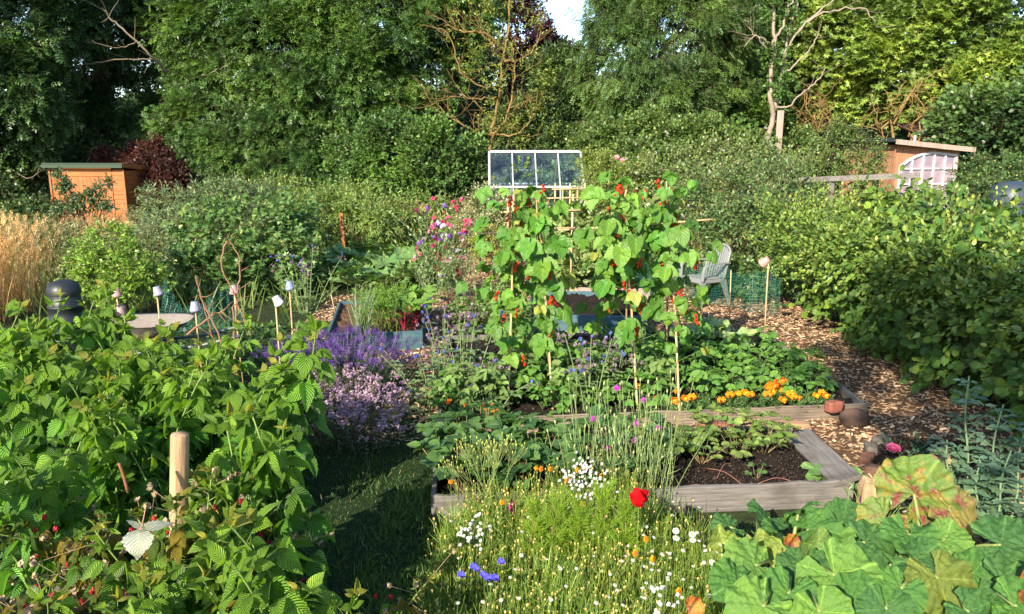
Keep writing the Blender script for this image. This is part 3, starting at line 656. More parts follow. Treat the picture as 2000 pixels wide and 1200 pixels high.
limb('short bare branch in the dark hollow right of the orange shed roof', [([(290, 262, 23.6), (320, 245, 23.2), (360, 238, 23)], .025)])
limb('crooked bare branch just left of the orange shed roof', [([(20, 330, 22.5), (60, 350, 22.3), (85, 315, 22.2), (70, 285, 22.2)], .015)])
# tall trees outside the frame that throw the shade
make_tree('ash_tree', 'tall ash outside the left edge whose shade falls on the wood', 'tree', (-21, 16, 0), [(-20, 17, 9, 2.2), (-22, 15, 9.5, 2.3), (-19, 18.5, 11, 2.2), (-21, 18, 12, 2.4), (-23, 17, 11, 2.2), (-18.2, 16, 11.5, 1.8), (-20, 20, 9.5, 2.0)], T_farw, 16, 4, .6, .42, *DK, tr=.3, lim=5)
make_tree('apple_tree', 'apple tree behind the viewer that shades the near right corner', 'tree', (-0.4, -4.4, 0), [(-.2, -3, 5.4, .75), (-1.2, -3, 6.2, .85), (-2.0, -3, 6.9, .75), (.7, -3, 4.8, .7), (1.5, -3.2, 4.3, .6), (-.8, -3.4, 6.6, .6), (.3, -3.4, 5.6, .55)], T_farw, 34, 6, .36, .13, *MD, tr=.12, lim=6, back=1.0)
# ------------------------------------------------------------------ orange tool shed (left)
def local_thing(name, loc, label, cat, rz): return thing(name, loc, label, cat, None, rz)
def bx(name, mat, parent, c, size, col=(.5, .5, .5), bw=.004, ax=(1, 0, 0), up=(0, 0, 1)):
    o = MB().box(c, size, ax, up, col).build(name, mat, parent, smooth=False)
    return bevel(o, bw) if bw else o
YS = 21.6; xl, xr = pt(105, 430, YS)[0], pt(252, 420, YS)[0]; sw = xr - xl
sh = local_thing('tool_shed', (xl + sw / 2, YS, 0), 'small orange stained wooden shed with double doors and green felt roof', 'shed', R(-3))
H = 1.74; dep = 1.25
wm = MB(); bh = 0.13
for i in range(16):
    z = bh * (i + .5)
    if z > H: break
    wm.box((-sw / 2 + .17, 0, z), (.34, .022 + .004 * (i % 2), bh - .006)); wm.box((sw / 2 - .17, 0, z), (.34, .022 + .004 * (i % 2), bh - .006))
    wm.box((sw / 2 - .011, dep / 2 + .012, z), (.022 + .004 * (i % 2), dep - .03, bh - .006)); wm.box((-sw / 2 + .011, dep / 2 + .012, z), (.022 + .004 * (i % 2), dep - .03, bh - .006)); wm.box((0, dep, z), (sw - .05, .02, bh - .006))
wm.box((0, 0, H - .08), (sw - .7, .024, .24)); wm.box((0, .06, H / 2), (sw - .1, .03, H - .04))
bevel(wm.build('wall', M['orange'], sh, smooth=False), .004)
for s in (-1, 1):
    d = MB(); w = (sw - .70) / 2
    for i in range(6): d.box((s * w / 2 + (i - 2.5) * w / 6, -.010, .80), (w / 6 - .004, .024, 1.46))
    dd = bevel(d.build('door', M['orangev'], sh, smooth=False), .003)
    for z in (.3, 1.32): bx('hinge', M['metal'], dd, (s * (w - .13), -.028, z), (.30, .012, .05), (0.02, .02, .02), .002)
bx('corner_post', M['orangev'], sh, (-sw / 2 + .02, -.018, H / 2), (.05, .05, H)); bx('corner_post', M['orangev'], sh, (sw / 2 + .002, -.018, H / 2), (.05, .05, H))
rf = MB().box((0, dep / 2, H + .07), (sw + .16, dep + .36, .05), (1, 0, 0), (0, .09, 1), (0.05, 0.07, 0.05)).build('roof', M['felt'], sh, smooth=False); bevel(rf, .008)
bx('fascia', M['orangev'], rf, (sw / 2 + .085, dep / 2, H + .03), (.02, dep + .3, .12), up=(0, .09, 1)); bx('fascia', M['felt'], rf, (0, -.19, H + .075), (sw + .16, .018, .085), (0.06, 0.085, 0.06))

# ------------------------------------------------------------------ glasshouse
YG = 20.0; gx0, gx1 = pt(956, 360, YG)[0], pt(1141, 360, YG)[0]; gl = gx1 - gx0
gh = local_thing('greenhouse', ((gx0 + gx1) / 2, YG, 0), 'aluminium framed greenhouse with clear sloping roof panes and white corner posts', 'greenhouse', R(2.0))
he = pt(1000, 366, YG)[2]; gd = 1.7; hr = pt(1000, 297, YG + gd / 2)[2]; WH = (0.44, 0.41, 0.41)
fm = MB(); hx = gl / 2
def bar(a, b, w=.035, m=None): 
    a, b = A(*a), A(*b); (m or fm).box((a + b) / 2, (np.linalg.norm(b - a), w, w), b - a, (0, .3, 1) if abs((b - a)[2]) < .9 * np.linalg.norm(b - a) else (0, 1, 0), WH)
for x in (-hx, hx):
    for y in (0, gd): bar((x, y, 0), (x, y, he), .10)
    bar((x - .075, -.02, 0), (x - .075, -.02, he + .02), .045)
    bar((x, 0, he), (x, gd / 2, hr), .05); bar((x, gd, he), (x, gd / 2, hr), .05); bar((x, 0, he - .06), (x, gd, he - .06), .035); bar((x, gd / 2, .1), (x, gd / 2, hr - .05), .03)
for y, z in ((0, he), (gd, he), (gd / 2, hr), (0, .06), (gd, .06)): bar((-hx + .03, y, z + .003), (hx - .03, y, z + .003), .065 if z == hr else .05)
for i in range(1, 4):
    x = -hx + gl * i / 4
    for y in (0, gd): bar((x, y, he - .02), (x, gd / 2, hr - .02), .028); bar((x, y, .08), (x, y, he - .03), .028)
flat(fm.build('frame', M['metal'], gh)); 
def panes(name, quads):
    for q in quads:
        q = np.array(q, dtype=float); MB().add(q, [np.array([[0, 1, 2, 3]])], (.8, .9, .95)).build(name, M['glass'], gh, smooth=False)
def slope(y0, y1, x0, x1, f0, f1): return [(x0, y0 + (y1 - y0) * f0, he + (hr - he) * f0), (x1, y0 + (y1 - y0) * f0, he + (hr - he) * f0), (x1, y0 + (y1 - y0) * f1, he + (hr - he) * f1), (x0, y0 + (y1 - y0) * f1, he + (hr - he) * f1)]
xs = [-hx + gl * i / 4 for i in range(5)]
panes('roof_pane', [slope(0, gd / 2, xs[i] + .015, xs[i + 1] - .015, .03, .96) for i in range(4) if True] + [slope(gd, gd / 2, xs[i] + .015, xs[i + 1] - .015, .03, .96) for i in range(4)])
panes('side_pane', [[(xs[i] + .015, 0, .09), (xs[i + 1] - .015, 0, .09), (xs[i + 1] - .015, 0, he - .03), (xs[i] + .015, 0, he - .03)] for i in range(4)])
vm = MB()
for a, b in (((xs[1] + .05, .42), (xs[2] - .05, .42)), ((xs[1] + .05, .92), (xs[2] - .05, .92))):
    bar((a[0], gd - gd / 2 * a[1], he + (hr - he) * a[1] + .02), (b[0], gd - gd / 2 * b[1], he + (hr - he) * b[1] + .02), .03, vm)
for x in (xs[1] + .05, xs[1] + .28, xs[2] - .05): bar((x, gd - gd / 2 * .42, he + (hr - he) * .42 + .02), (x, gd - gd / 2 * .92, he + (hr - he) * .92 + .02), .025, vm)
flat(vm.build('roof_vent', M['metal'], gh))
# green plants growing inside
tp = thing('tomato_plant', ((gx0 + gx1) / 2 - .5, YG + .6, 0), 'leafy green tomato plants seen through the greenhouse glass', 'plant'); lm = MB()
P, D = crown_points([(gx0 + .45, YG + .6, 1.0, .4), (gx0 + .8, YG + .7, 1.3, .4), (gx0 + 1.5, YG + .8, 1.0, .4), (gx1 - .4, YG + .9, 1.5, .35), (gx1 - .6, YG + .8, 1.1, .4), (gx0 + .4, YG + .9, .5, .4), (gx0 + 1.2, YG + .7, .6, .4)], 700, 1)
shoots(lm, None, T_farw, P, D, .25, 5, .10, lambda n: cvar(n, *YL)); lm.build('foliage', M['far'], tp, off=tp.location)

# ------------------------------------------------------------------ shed with arched window (right)
YR = 16.5; c0 = pt(1741, 400, YR)[0]; c1 = pt(1878, 400, YR + .25)[0]; w = (c1 - c0) * .9
rs = local_thing('garden_shed', (c0, YR, 0), 'brown timber shed with a sloping roof and a large white arched window', 'shed', R(9)); rs['label'] = 'brown timber shed with sloping roof and large white arched window, behind the right hedge'
zt0 = pt(1741, 283, YR)[2]; zt1 = pt(1878, 296, YR)[2]; depR = 1.9
def wallpanel(name, mat, quad, th=.03, parent=rs, n=(0, 1, 0), col=(.5, .5, .5)):
    q = np.array(quad, dtype=float); v = np.concatenate([q, q + A(*n) * th]); f = np.array([[0, 1, 2, 3], [7, 6, 5, 4], [0, 4, 5, 1], [1, 5, 6, 2], [2, 6, 7, 3], [3, 7, 4, 0]])
    return flat(MB().add(v, [f], col).build(name, mat, parent))
pm = MB(); nb = 10
for i in range(nb):
    a, b = w * i / nb + .004, w * (i + 1) / nb - .004; za = zt0 + (zt1 - zt0) * a / w; zb = zt0 + (zt1 - zt0) * b / w; q = np.array([(a, 0, 0), (b, 0, 0), (b, 0, zb), (a, 0, za)], dtype=float); v = np.concatenate([q, q + A(0, .03, 0)])
    pm.add(v, [np.array([[0, 1, 2, 3], [7, 6, 5, 4], [0, 4, 5, 1], [1, 5, 6, 2], [2, 6, 7, 3], [3, 7, 4, 0]])])
for i in range(11):
    y = .04 + depR * i / 11; pm.box((.015, y + depR / 22, zt0 / 2), (.03 + .004 * (i % 2), depR / 11 - .008, zt0 - .01)); pm.box((w - .015, y + depR / 22, zt1 / 2), (.03, depR / 11 - .008, zt1 - .01))
bevel(pm.build('wall', M['brownv'], rs, smooth=False), .003)
bx('door', M['brownv'], rs, (-.02, .75, .95), (.03, .62, 1.85)); bx('window', M['plastic'], rs, (-.045, .55, 1.55), (.02, .22, .42), (0.02, .02, .02))
dz = zt1 - zt0; ra = math.atan2(dz, w)
rr = MB().box((w / 2 - .02, depR / 2 - .03, (zt0 + zt1) / 2 + .075), (w + .36, depR + .40, .03), (w, 0, dz), (0, 0, 1), (0.07, 0.16, 0.14)).build('roof', M['felt'], rs, smooth=False)
bx('fascia', M['palewood'], rr, (w / 2 - .02, -.245, (zt0 + zt1) / 2 + .045), (w + .38, .022, .10), ax=(w, 0, dz)); bx('fascia', M['felt'], rr, (-.21, depR / 2, zt0 + .10), (.02, depR + .38, .09), (0.03, .04, .035))
# window frame: arched head over five columns of panes
win = MB(); x0, x1 = .10, w - .10; zb = .55
def arch(x): 
    t = (x - x0) / (x1 - x0); zl = pt(1741, 326, YR)[2]; return zl + (zt0 + (zt1 - zt0) * x / w - .09 - zl) * sin(min(t / .62, 1) * pi / 2) ** .85
N5 = 5; xsr = np.linspace(x0, x1, N5 + 1)
for i, x in enumerate(xsr): win.box((x, -.03, (zb + arch(x)) / 2), (.05 if i in (0, N5) else .032, .05, arch(x) - zb), col=(.48, .46, .47))
ax_ = np.linspace(x0, x1, 17)
for a, b in zip(ax_[:-1], ax_[1:]):
    A0, B0 = A(a, -.034, arch(a)), A(b, -.034, arch(b)); win.box((A0 + B0) / 2, (np.linalg.norm(B0 - A0) + .012, .052, .05), B0 - A0, col=(.48, .46, .47))
z1, z2 = pt(1800, 330, YR)[2], pt(1800, 360, YR)[2]
for z in (z1, z2, zb): win.box(((x0 + x1) / 2, -.027, z), (x1 - x0, .044, .03), col=(.48, .46, .47))
wf = win.build('window', M['metal'], rs, smooth=False)
for i in range(N5):
    a, b = xsr[i], xsr[i + 1]
    for z0_, z1_ in ((zb, z2), (z2, z1)): MB().add([(a, -.012, z0_), (b, -.012, z0_), (b, -.012, z1_), (a, -.012, z1_)], [np.array([[0, 1, 2, 3]])]).build('pane', M['pane_refl'], wf, smooth=False)
    MB().add([(a, -.012, z1), (b, -.012, z1), (b, -.012, arch(b) - .01), ((a + b) / 2, -.012, arch((a + b) / 2) - .01), (a, -.012, arch(a) - .01)], [np.array([[0, 1, 2, 3, 4]])]).build('pane', M['pane_refl'], wf, smooth=False)

# little rusty roofed shelter behind it, fence rail, boards
sp = pt(1812, 262, 21); s2 = local_thing('tin_shelter', (sp[0], 21, 0), 'low shelter with a rusty corrugated tin roof behind the brown shed', 'shelter', R(6)); cm = MB()
for i in range(18): cm.tube([(i * .05 - .42, -.1, sp[2] + .05), (i * .05 - .42, 1.0, sp[2] + .28)], .028, 6, (0.06, 0.03, 0.026))
cm.build('roof', M['bark'], s2); bx('gutter', M['plastic'], s2, (0, -.16, sp[2] + .0), (1.0, .08, .05), (.35, .38, .4)); MB().tube([(-.45, -.16, 0), (-.45, -.16, sp[2])], .035, 8, (.40, .43, .46)).build('downpipe', M['plastic'], s2); bx('wall', M['brownv'], s2, (0.05, .1, sp[2] / 2), (.9, .04, sp[2]))
f0, f1 = pt(1560, 352, 13.2), pt(1797, 343, 12.2); fo = A((f0[0] + f1[0]) / 2, (f0[1] + f1[1]) / 2, 0)
fe = thing('rail_fence', fo, 'weathered wooden fence rail on posts running behind the right hedge', 'fence'); q = MB().box((f0 + f1) / 2, (np.linalg.norm(f1 - f0), .05, .085), f1 - f0, (0, 0, 1)); bevel(q.build('rail', M['greywood'], fe, off=fo, smooth=False))
for p in (f1 + (f0 - f1) * .02, f0 + (f1 - f0) * .3): bevel(MB().box((p[0], p[1] + .07, p[2] / 2), (p[2] - .003, .09, .08), (0, 0, 1), (0, 1, 0)).build('post', M['greywood'], fe, off=fo, smooth=False))
def stake(name, u, v0, Y, wd, mat, label, cat, d=.05, lean=0.0):
    p = pt(u, v0, Y); t = thing(name, (p[0], Y, 0), label, cat); h = p[2]
    bevel(MB().box((lean / 2, 0, h / 2 - .05), (h + .1, d, wd), (lean, 0, h), (1, 0, 0)).build('board', mat, t, smooth=False), .004); return t
stake('board', 1525, 216, 21, .17, M['palewood'], 'tall pinkish board standing upright beside the pale trunk', 'board', .04)
stake('stump_post', 1508, 275, 20.6, .13, M['palewood'], 'short pale stump post left of the tall pinkish board', 'post', .12)
stake('stake', 670, 417, 15.2, .07, M['orangev'], 'square orange wooden stake standing above the squash bed', 'stake', .07, -.03)
# cane trellis in front of the greenhouse
tr0, tr1 = pt(1083, 420, 15.5), pt(1142, 358, 15.5); to = A((tr0[0] + tr1[0]) / 2, 15.5, 0)
tt = thing('trellis', to, 'pale cane trellis of crossed bars standing in front of the greenhouse', 'trellis')
for i in range(5): x = tr0[0] + (tr1[0] - tr0[0]) * i / 4; MB().tube([(x, 15.5, 0), (x + .01, 15.5, tr1[2] - .08 * (i % 2))], .016, 6).build('upright', M['cane'], tt, off=to)
for i in range(7): z = .5 + (tr1[2] - .62) * i / 6; MB().tube([(tr0[0] - .06 - .05 * (i % 3), 15.475, z), (tr1[0] + .05 * (i % 2), 15.475, z + .012)], .013, 6).build('crossbar', M['cane'], tt, off=to)
ca = pt(990, 400, 12.6); t2 = thing('bamboo_frame', (ca[0] + .5, 12.6, 0), 'small pale bamboo frame left of the trellis behind the beans', 'frame')
for dx in (0, .07, 1.05): MB().tube([(ca[0] + dx, 12.6, 0), (ca[0] + dx + .02, 12.6, ca[2] + .12 * (dx > 1) + .05)], .018, 6).build('upright', M['cane'], t2, off=t2.location)
for z in (ca[2] - .12, ca[2] - .40): MB().tube([(ca[0] - .1, 12.57, z), (ca[0] + 1.2, 12.57, z + .03)], .016, 6).build('crossbar', M['cane'], t2, off=t2.location)
# ------------------------------------------------------------------ shrubs, hedges and weeds of the middle distance
def shrub(name, label, cat, lobes, tm, dens, k, L, size, c1, c2, mat='shrub', spread=0.9, up=0.7, droop=0.1, bark=(0.12, 0.08, 0.05), stems=9, group=None, tip=None, back=0.3, rin=.5, stem_r=.003, sd=.14, low=-.8, extra=None):
    lobes = np.asarray(lobes, dtype=float); c = (lobes[:, :3] * lobes[:, 3:]).sum(0) / lobes[:, 3].sum(); o = A(c[0], c[1], 0)
    t = thing(name, o, label, cat, group); lm, sm = MB(), MB()
    area = (4 * pi * lobes[:, 3] ** 2).sum(); P, D = crown_points(lobes, int(area * dens), back, rin, low); ok = P[:, 2] > 0.04; P, D = P[ok], D[ok]
    shoots(lm, sm, tm, P - D * L * .5, unit(D + A(0, 0, .35 * up) + rng.normal(size=D.shape) * .4), L, k, size, lambda n: cvar(n, c1, c2, sd), spread, up, .15, droop, stem_r, bark, tip)
    for i in rng.integers(0, len(lobes), stems):
        e = lobes[i, :3] + rvec(1)[0] * lobes[i, 3] * .6; q = smooth(bend(o + A(rng.normal() * .15, rng.normal() * .15, 0), e, 4, .1, .04), 3); sm.tube(q, np.linspace(.018, .006, len(q)), 5, bark, caps=False)
    if extra: extra(lm, sm)
    f = lm.build('foliage', M[mat], t, off=o); sm.build('stems', M['bark'], t, off=o); return t
def LG(rows):   # (pixel u, v, distance Y, radius)
    return LB(rows)
G1 = ((0.045, 0.115, 0.018), (0.12, 0.22, 0.035)); G2 = ((0.028, 0.075, 0.018), (0.065, 0.135, 0.03)); G3 = ((0.09, 0.15, 0.03), (0.20, 0.26, 0.06)); GS = ((0.10, 0.14, 0.07), (0.20, 0.25, 0.14))
# right hand hedge along the path: hazel below, apple shoots on top
hz = [(4.75, 5.0), (4.8, 6.3), (4.75, 7.6), (4.7, 8.9), (4.65, 10.1)]
hl = ['hazel bush of the hedge cut off by the right edge of the view', 'hazel bush of the right hedge standing just above the blue green broad beans', 'hazel bush of the hedge in the middle, third from the far end',
      'hazel bush of the hedge second from its far end', 'hazel bush with the brightest lime leaves at the far end of the right hedge']
for (x, y), lab in zip(hz, hl):
    b = y > 9.5
    lob = [(x, y, .45, .62), (x + .05, y + .1, 1.0, .70), (x + .25, y, 1.2, .5), (x - .30, y - .3, .55, .45), (x - .28, y + .45, .6, .46), (x - .1, y - .45, 1.15, .50), (x + .5, y + .2, 1.3, .6), (x - .05, y + .5, 1.2, .42)]
    shrub('hazel_bush', lab, 'bush', lob, T_hazel, 42, 5, .34, .115, *(((0.05, 0.12, 0.014), (0.13, 0.21, 0.025)) if b else ((0.042, 0.115, 0.022), (0.100, 0.200, 0.034))), mat='hazel', droop=.25, group='hazel bushes of the right hedge', up=.5, tip=((0.16, 0.24, 0.03), .25), back=.25, rin=.6)
al = ['apple shoots rising at the right edge on top of the hedge', 'leafy apple shoots on top of the right hedge, below the arched window', 'leafy apple shoots on top of the right hedge, below the rail fence', 'apple bush thick with small leaves at the far end of the right hedge top', 'apple bush behind the hedge top, left of the rail fence']
for (x, y), lab in zip([(4.8, 5.7), (4.75, 7.1), (4.72, 8.4), (4.6, 9.8), (4.5, 11.2)], al):
    lob = [(x, y, 1.62, .50), (x + .6, y + .3, 1.65, .5), (x - .3, y + .4, 1.5, .45), (x + .2, y - .5, 1.55, .48), (x + .4, y - .2, 1.2, .5), (x + 1.1, y, 1.5, .55), (x - .52, y - .05, 1.45, .42), (x - .55, y - .55, 1.6, .36), (x - .5, y + .5, 1.75, .36)]
    def more(lm, sm):
        n = 26; P = np.column_stack([x + .3 + rng.normal(size=n) * .45, y + rng.normal(size=n) * .4, np.full(n, 1.3) + rng.normal(size=n) * .1])
        shoots(lm, sm, [T_oval2, T_oval], P, A(0, 0, 1) + rng.normal(size=(n, 3)) * .15, .5, 12, .07, lambda m: cvar(m, (0.08, 0.15, 0.025), (0.17, 0.25, 0.045)), .85, .8, .1, -.05, .003, (0.16, 0.13, 0.05), ((0.3, 0.34, 0.07), .5))
    shrub('apple_bush', lab, 'bush', [(a, b, c - .48, d) for a, b, c, d in lob], [T_oval2, T_oval], 85, 7, .32, .076, (0.060, 0.135, 0.022), (0.15, 0.24, 0.04), group='apple bushes on the right hedge', tip=((0.24, 0.30, 0.06), .5), back=.3, spread=.8, droop=0, bark=(0.11, 0.11, 0.035), stem_r=.002, up=.9, extra=more)
# scrub between hedge and trees
S_ = [('bramble_bush', 'grey green bramble thicket between the scarlet beans and the hedge, above the plastic chair', [(1400, 400, 13.5, .62), (1470, 380, 13.8, .62), (1340, 420, 13.5, .5), (1430, 460, 13, .6), (1500, 440, 12.6, .6), (1360, 480, 13.2, .55), (1470, 520, 12.6, .55), (1390, 550, 12.9, .45), (1540, 380, 13.4, .6), (1340, 520, 13.4, .45)], T_oval, 75, 6, .3, .075, (0.038, 0.095, 0.026), (0.10, 0.17, 0.05)),
      ('currant_bush', 'dark bush under the green netting beside the plastic chair', [(1440, 560, 12.4, .45), (1490, 555, 12.2, .45), (1410, 590, 12.2, .3), (1530, 580, 11.7, .4), (1470, 600, 11.9, .35), (1290, 545, 13.6, .35), (1260, 520, 13.8, .3)], T_palm, 90, 6, .22, .08, *G2),
      ('weed_thicket', 'pale thicket of seeding weeds and brambles left of the rail fence', [(1340, 340, 18, .7), (1400, 330, 18, .75), (1470, 330, 17.5, .7), (1540, 345, 17, .7), (1280, 360, 17.5, .6), (1360, 390, 16.5, .7), (1450, 380, 16, .7), (1530, 390, 15.5, .6), (1580, 360, 15.5, .55)], T_oval, 60, 6, .36, .085, (0.075, 0.135, 0.04), (0.18, 0.25, 0.08)),
      ('pear_bush', 'leafy green bush hiding the left wall of the brown shed', [(1640, 290, 15.2, .45), (1680, 310, 15.2, .42), (1610, 320, 15.2, .42), (1660, 345, 15, .45), (1625, 270, 15.3, .3), (1695, 335, 15, .3), (1600, 350, 15, .4)], T_oval, 150, 7, .26, .058, (0.05, 0.11, 0.022), (0.12, 0.19, 0.045)),
      ('rose_bush', 'yellowish green bush right of the greenhouse with a few pink flowers', [(1190, 350, 18.5, .55), (1230, 365, 18, .55), (1160, 330, 19.3, .5), (1260, 340, 18.5, .45), (1200, 400, 17.5, .55), (1150, 390, 17.8, .4)], T_far, 150, 7, .26, .085, (0.08, 0.14, 0.025), (0.17, 0.24, 0.045)),
      ('scrub_bush', 'dark leafy scrub behind the yellowish bush, right of the greenhouse', [(1200, 280, 22, .75), (1260, 275, 22, .75), (1310, 290, 21.5, .7), (1360, 280, 21.5, .7), (1240, 315, 21, .7), (1420, 290, 21, .6), (1300, 330, 20.5, .6), (1470, 300, 20.5, .5), (1560, 290, 21.5, .5), (1150, 300, 22.5, .6)], T_farw, 110, 6, .36, .11, (0.04, 0.09, 0.02), (0.10, 0.17, 0.035)),
      ('laurel_bush', 'dark glossy bush right of the arched window', [(1905, 350, 15, .42), (1940, 375, 14.5, .42), (1890, 380, 14.5, .36), (1960, 340, 15.2, .42), (1920, 400, 13.5, .4)], T_oval, 140, 6, .26, .07, *G2),
      ('currant_bush', 'large dark currant bush left of the squash bed', [(420, 470, 12.6, .62), (490, 450, 13, .66), (550, 470, 13, .55), (460, 530, 12.2, .55), (530, 520, 12.4, .5), (400, 530, 12, .5), (570, 430, 13.8, .5), (580, 500, 12.6, .4)], T_palm, 72, 6, .26, .10, (0.034, 0.095, 0.02), (0.085, 0.165, 0.034)),
      ('spindle_bush', 'grey green bush topping the left thicket, right of the orange shed', [(330, 420, 14.5, .55), (400, 410, 14.5, .55), (460, 405, 14.5, .5), (310, 470, 13.5, .42), (370, 460, 13.3, .5), (520, 410, 15, .5), (290, 450, 15, .32)], T_lance, 95, 9, .3, .10, (0.07, 0.13, 0.05), (0.17, 0.23, 0.11)),
      ('gooseberry_bush', 'bright lime green gooseberry bush left of the dark currant', [(215, 500, 10.8, .38), (260, 520, 10.7, .36), (190, 540, 10.6, .34), (235, 560, 10.4, .33), (290, 550, 10.6, .28), (170, 500, 11, .26), (220, 470, 11, .28)], T_palm, 260, 6, .16, .05, (0.06, 0.15, 0.014), (0.15, 0.27, 0.028)),
      ('buddleia_bush', 'loose leafy weeds between the dark currant bush and the hawthorn', [(600, 420, 17, .5), (650, 410, 17.5, .55), (720, 420, 17, .5), (780, 430, 16.5, .5), (560, 390, 18.5, .5), (690, 400, 19, .5), (840, 420, 17, .45), (620, 450, 15.6, .35), (740, 440, 15.8, .35)], T_lance, 85, 9, .4, .13, (0.08, 0.15, 0.03), (0.17, 0.25, 0.055)),
      ('weed_clump', 'sprawling green weeds in front of the orange shed', [(150, 475, 15, .42), (80, 460, 16, .45), (220, 475, 14.5, .38), (30, 480, 15, .45), (300, 510, 12.5, .4), (100, 505, 13.5, .42), (0, 445, 17, .45)], T_lance, 80, 8, .36, .11, (0.07, 0.12, 0.035), (0.16, 0.2, 0.08)),
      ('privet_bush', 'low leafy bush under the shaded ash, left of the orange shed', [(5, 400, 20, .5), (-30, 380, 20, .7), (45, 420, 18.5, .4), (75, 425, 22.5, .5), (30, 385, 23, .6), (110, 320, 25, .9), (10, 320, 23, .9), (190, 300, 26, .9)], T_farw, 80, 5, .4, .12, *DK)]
for nm, lab, rows, tmx, dens, k, L, size, c1, c2 in S_:
    shrub(nm, lab, 'weeds' if 'weed' in nm else 'bush', LG(rows), tmx, dens, k, L, size, c1, c2, mat='shrub', tip=((0.22, 0.26, 0.06), .15))
# a sapling in front of the orange shed
sp_ = shrub('apple_sapling', 'thin apple sapling with dark leaves in front of the orange shed doors', 'sapling', LG([(118, 345, 17.5, .13), (125, 365, 17.5, .15), (190, 372, 17.5, .17), (170, 395, 17.4, .2), (145, 400, 17.4, .17), (210, 355, 17.6, .10), (205, 400, 17.4, .14), (120, 410, 17.4, .15)]), T_oval, 260, 5, .16, .07, (0.035, 0.08, 0.03), (0.08, 0.13, 0.05), stems=16)
# tall dry grasses on the left
def tall_grass(label, area, n, h, c1, c2, heads=(0.42, 0.30, 0.16), w=.008, hd=.5, lean=.12):
    o = A(np.mean([a[0] for a in area]), np.mean([a[1] for a in area]), 0); b = MB(); p = np.array(area); lo, hi = p.min(0), p.max(0)
    q = np.column_stack([lo[0] + (hi[0] - lo[0]) * rng.random(n), lo[1] + (hi[1] - lo[1]) * rng.random(n), np.zeros(n)])
    d = A(0.05, 0, 1) + rng.normal(size=(n, 3)) * lean; hh = h * (.55 + .55 * rng.random(n)); b.inst(T_blade, q, d, rng.normal(size=(n, 3)), np.stack([np.full(n, w), hh, hh * .8], 1), cvar(n, c1, c2, .2))
    k = rng.random(n) < hd; e = q[k] + unit(d[k]) * (hh[k] * .93)[:, None]; m = k.sum(); b.inst(T_spike, e, d[k] + A(.3, 0, 0) + rng.normal(size=(m, 3)) * .2, A(0, 1, 0), np.stack([np.full(m, .10), .10 + .12 * rng.random(m), np.full(m, .10)], 1), cvar(m, heads, tuple(x * 1.3 for x in heads), .2))
    return tag(b.build('tall_grass', M['grass']), label, 'grass', kind='stuff')
a0, a1 = g(-140, 560), g(95, 500); tall_grass('tall dry straw coloured grass at the left edge', [(-8.0, 9.8), (-7.05, 11.8)], 900, 1.3, (0.27, 0.18, 0.07), (0.40, 0.29, 0.14))
tall_grass('thin seeding grass growing in front of the orange shed', [(-10.0, 14.6), (-6.0, 19)], 1500, .75, (0.20, 0.20, 0.07), (0.42, 0.34, 0.17))
tall_grass('green and straw grass strip between the squash bed and the far bushes', [(-6, 18), (1, 20.5)], 3200, .9, (0.12, 0.19, 0.04), (0.36, 0.33, 0.12), hd=.25)
tall_grass('dry seeding grass right of the greenhouse', [(3.4, 16.5), (8, 18.5)], 1400, 1.25, (0.22, 0.22, 0.09), (0.45, 0.37, 0.2), lean=.08)
# rough weeds covering the bare earth
rw = MB(); nW = 15000
q = np.column_stack([-16 + 34 * rng.random(nW), 10.5 + 16 * rng.random(nW), np.zeros(nW)]); q = q[~inside(q, path_poly)]
m = len(q); rw.inst(T_blade, q, A(0, 0, 1) + rng.normal(size=(m, 3)) * .45, rng.normal(size=(m, 3)), np.stack([np.full(m, .022), .25 + .4 * rng.random(m), np.full(m, .3)], 1), cvar(m, (0.05, 0.10, 0.02), (0.14, 0.2, 0.05), .2))
q = np.column_stack([-5.5 + 4.2 * rng.random(5000), 5.8 + 4.6 * rng.random(5000), np.zeros(5000)]); q = q[~inside(q, grass_poly)]; m = len(q)
rw.inst(T_oval, q, A(0, 0, .6) + rng.normal(size=(m, 3)) * .7, A(0, 0, 1) + rng.normal(size=(m, 3)) * .3, .05 + .05 * rng.random(m), cvar(m, (0.03, 0.08, 0.018), (0.08, 0.15, 0.03), .2))
tag(rw.build('rough_weeds', M['grass']), 'rough grass and weeds covering the ground between the beds and the far bushes', 'weeds', kind='stuff')
# white flower heads in the scrub
for lab, rows, n, col, s in (('white bramble blossom dotted over the pale thicket by the rail fence', [(1330, 350, 17, 1.0), (1450, 350, 16, 1.0), (1400, 400, 15.6, .8)], 110, (0.5, 0.47, 0.40), .045),):
    P, D = crown_points(LG(rows), n, 0, .9); b = MB(); b.inst(cluster(9, .5, .35, 3), P, D, A(0, 0, 1), s, cvar(len(P), col, col, .1)); tag(b.build('bramble_blossom', M['petal']), lab, 'flowers', kind='stuff')
P, D = crown_points(LG([(1935, 250, 18.6, 1.1), (1990, 300, 17.6, .9)]), 60, 0, .95); b = MB(); b.inst(cluster(10, .5, .35, 3, flat_=.3), P, unit(D + A(0, 0, 1)), A(1, 0, 0), .06, cvar(len(P), (0.26, 0.25, 0.17), (.34, .32, .24), .1)); tag(b.build('elder_blossom', M['petal']), 'fading cream elder blossom scattered over the dark elder at the right edge', 'flowers', kind='stuff')
for u, v, lab in ((1205, 308, 'pink rose high on the yellowish bush by the greenhouse, the left of two'), (1216, 314, 'pink rose high on the yellowish bush by the greenhouse, the right of two')):
    p = pt(u, v, 18.2); b = MB().inst(cluster(24, .5, .3, 6), p[None], A(0, -1, .4), A(0, 0, 1), .09, (0.75, 0.28, 0.32)); tag(b.build('rose', M['petal']), lab, 'rose')
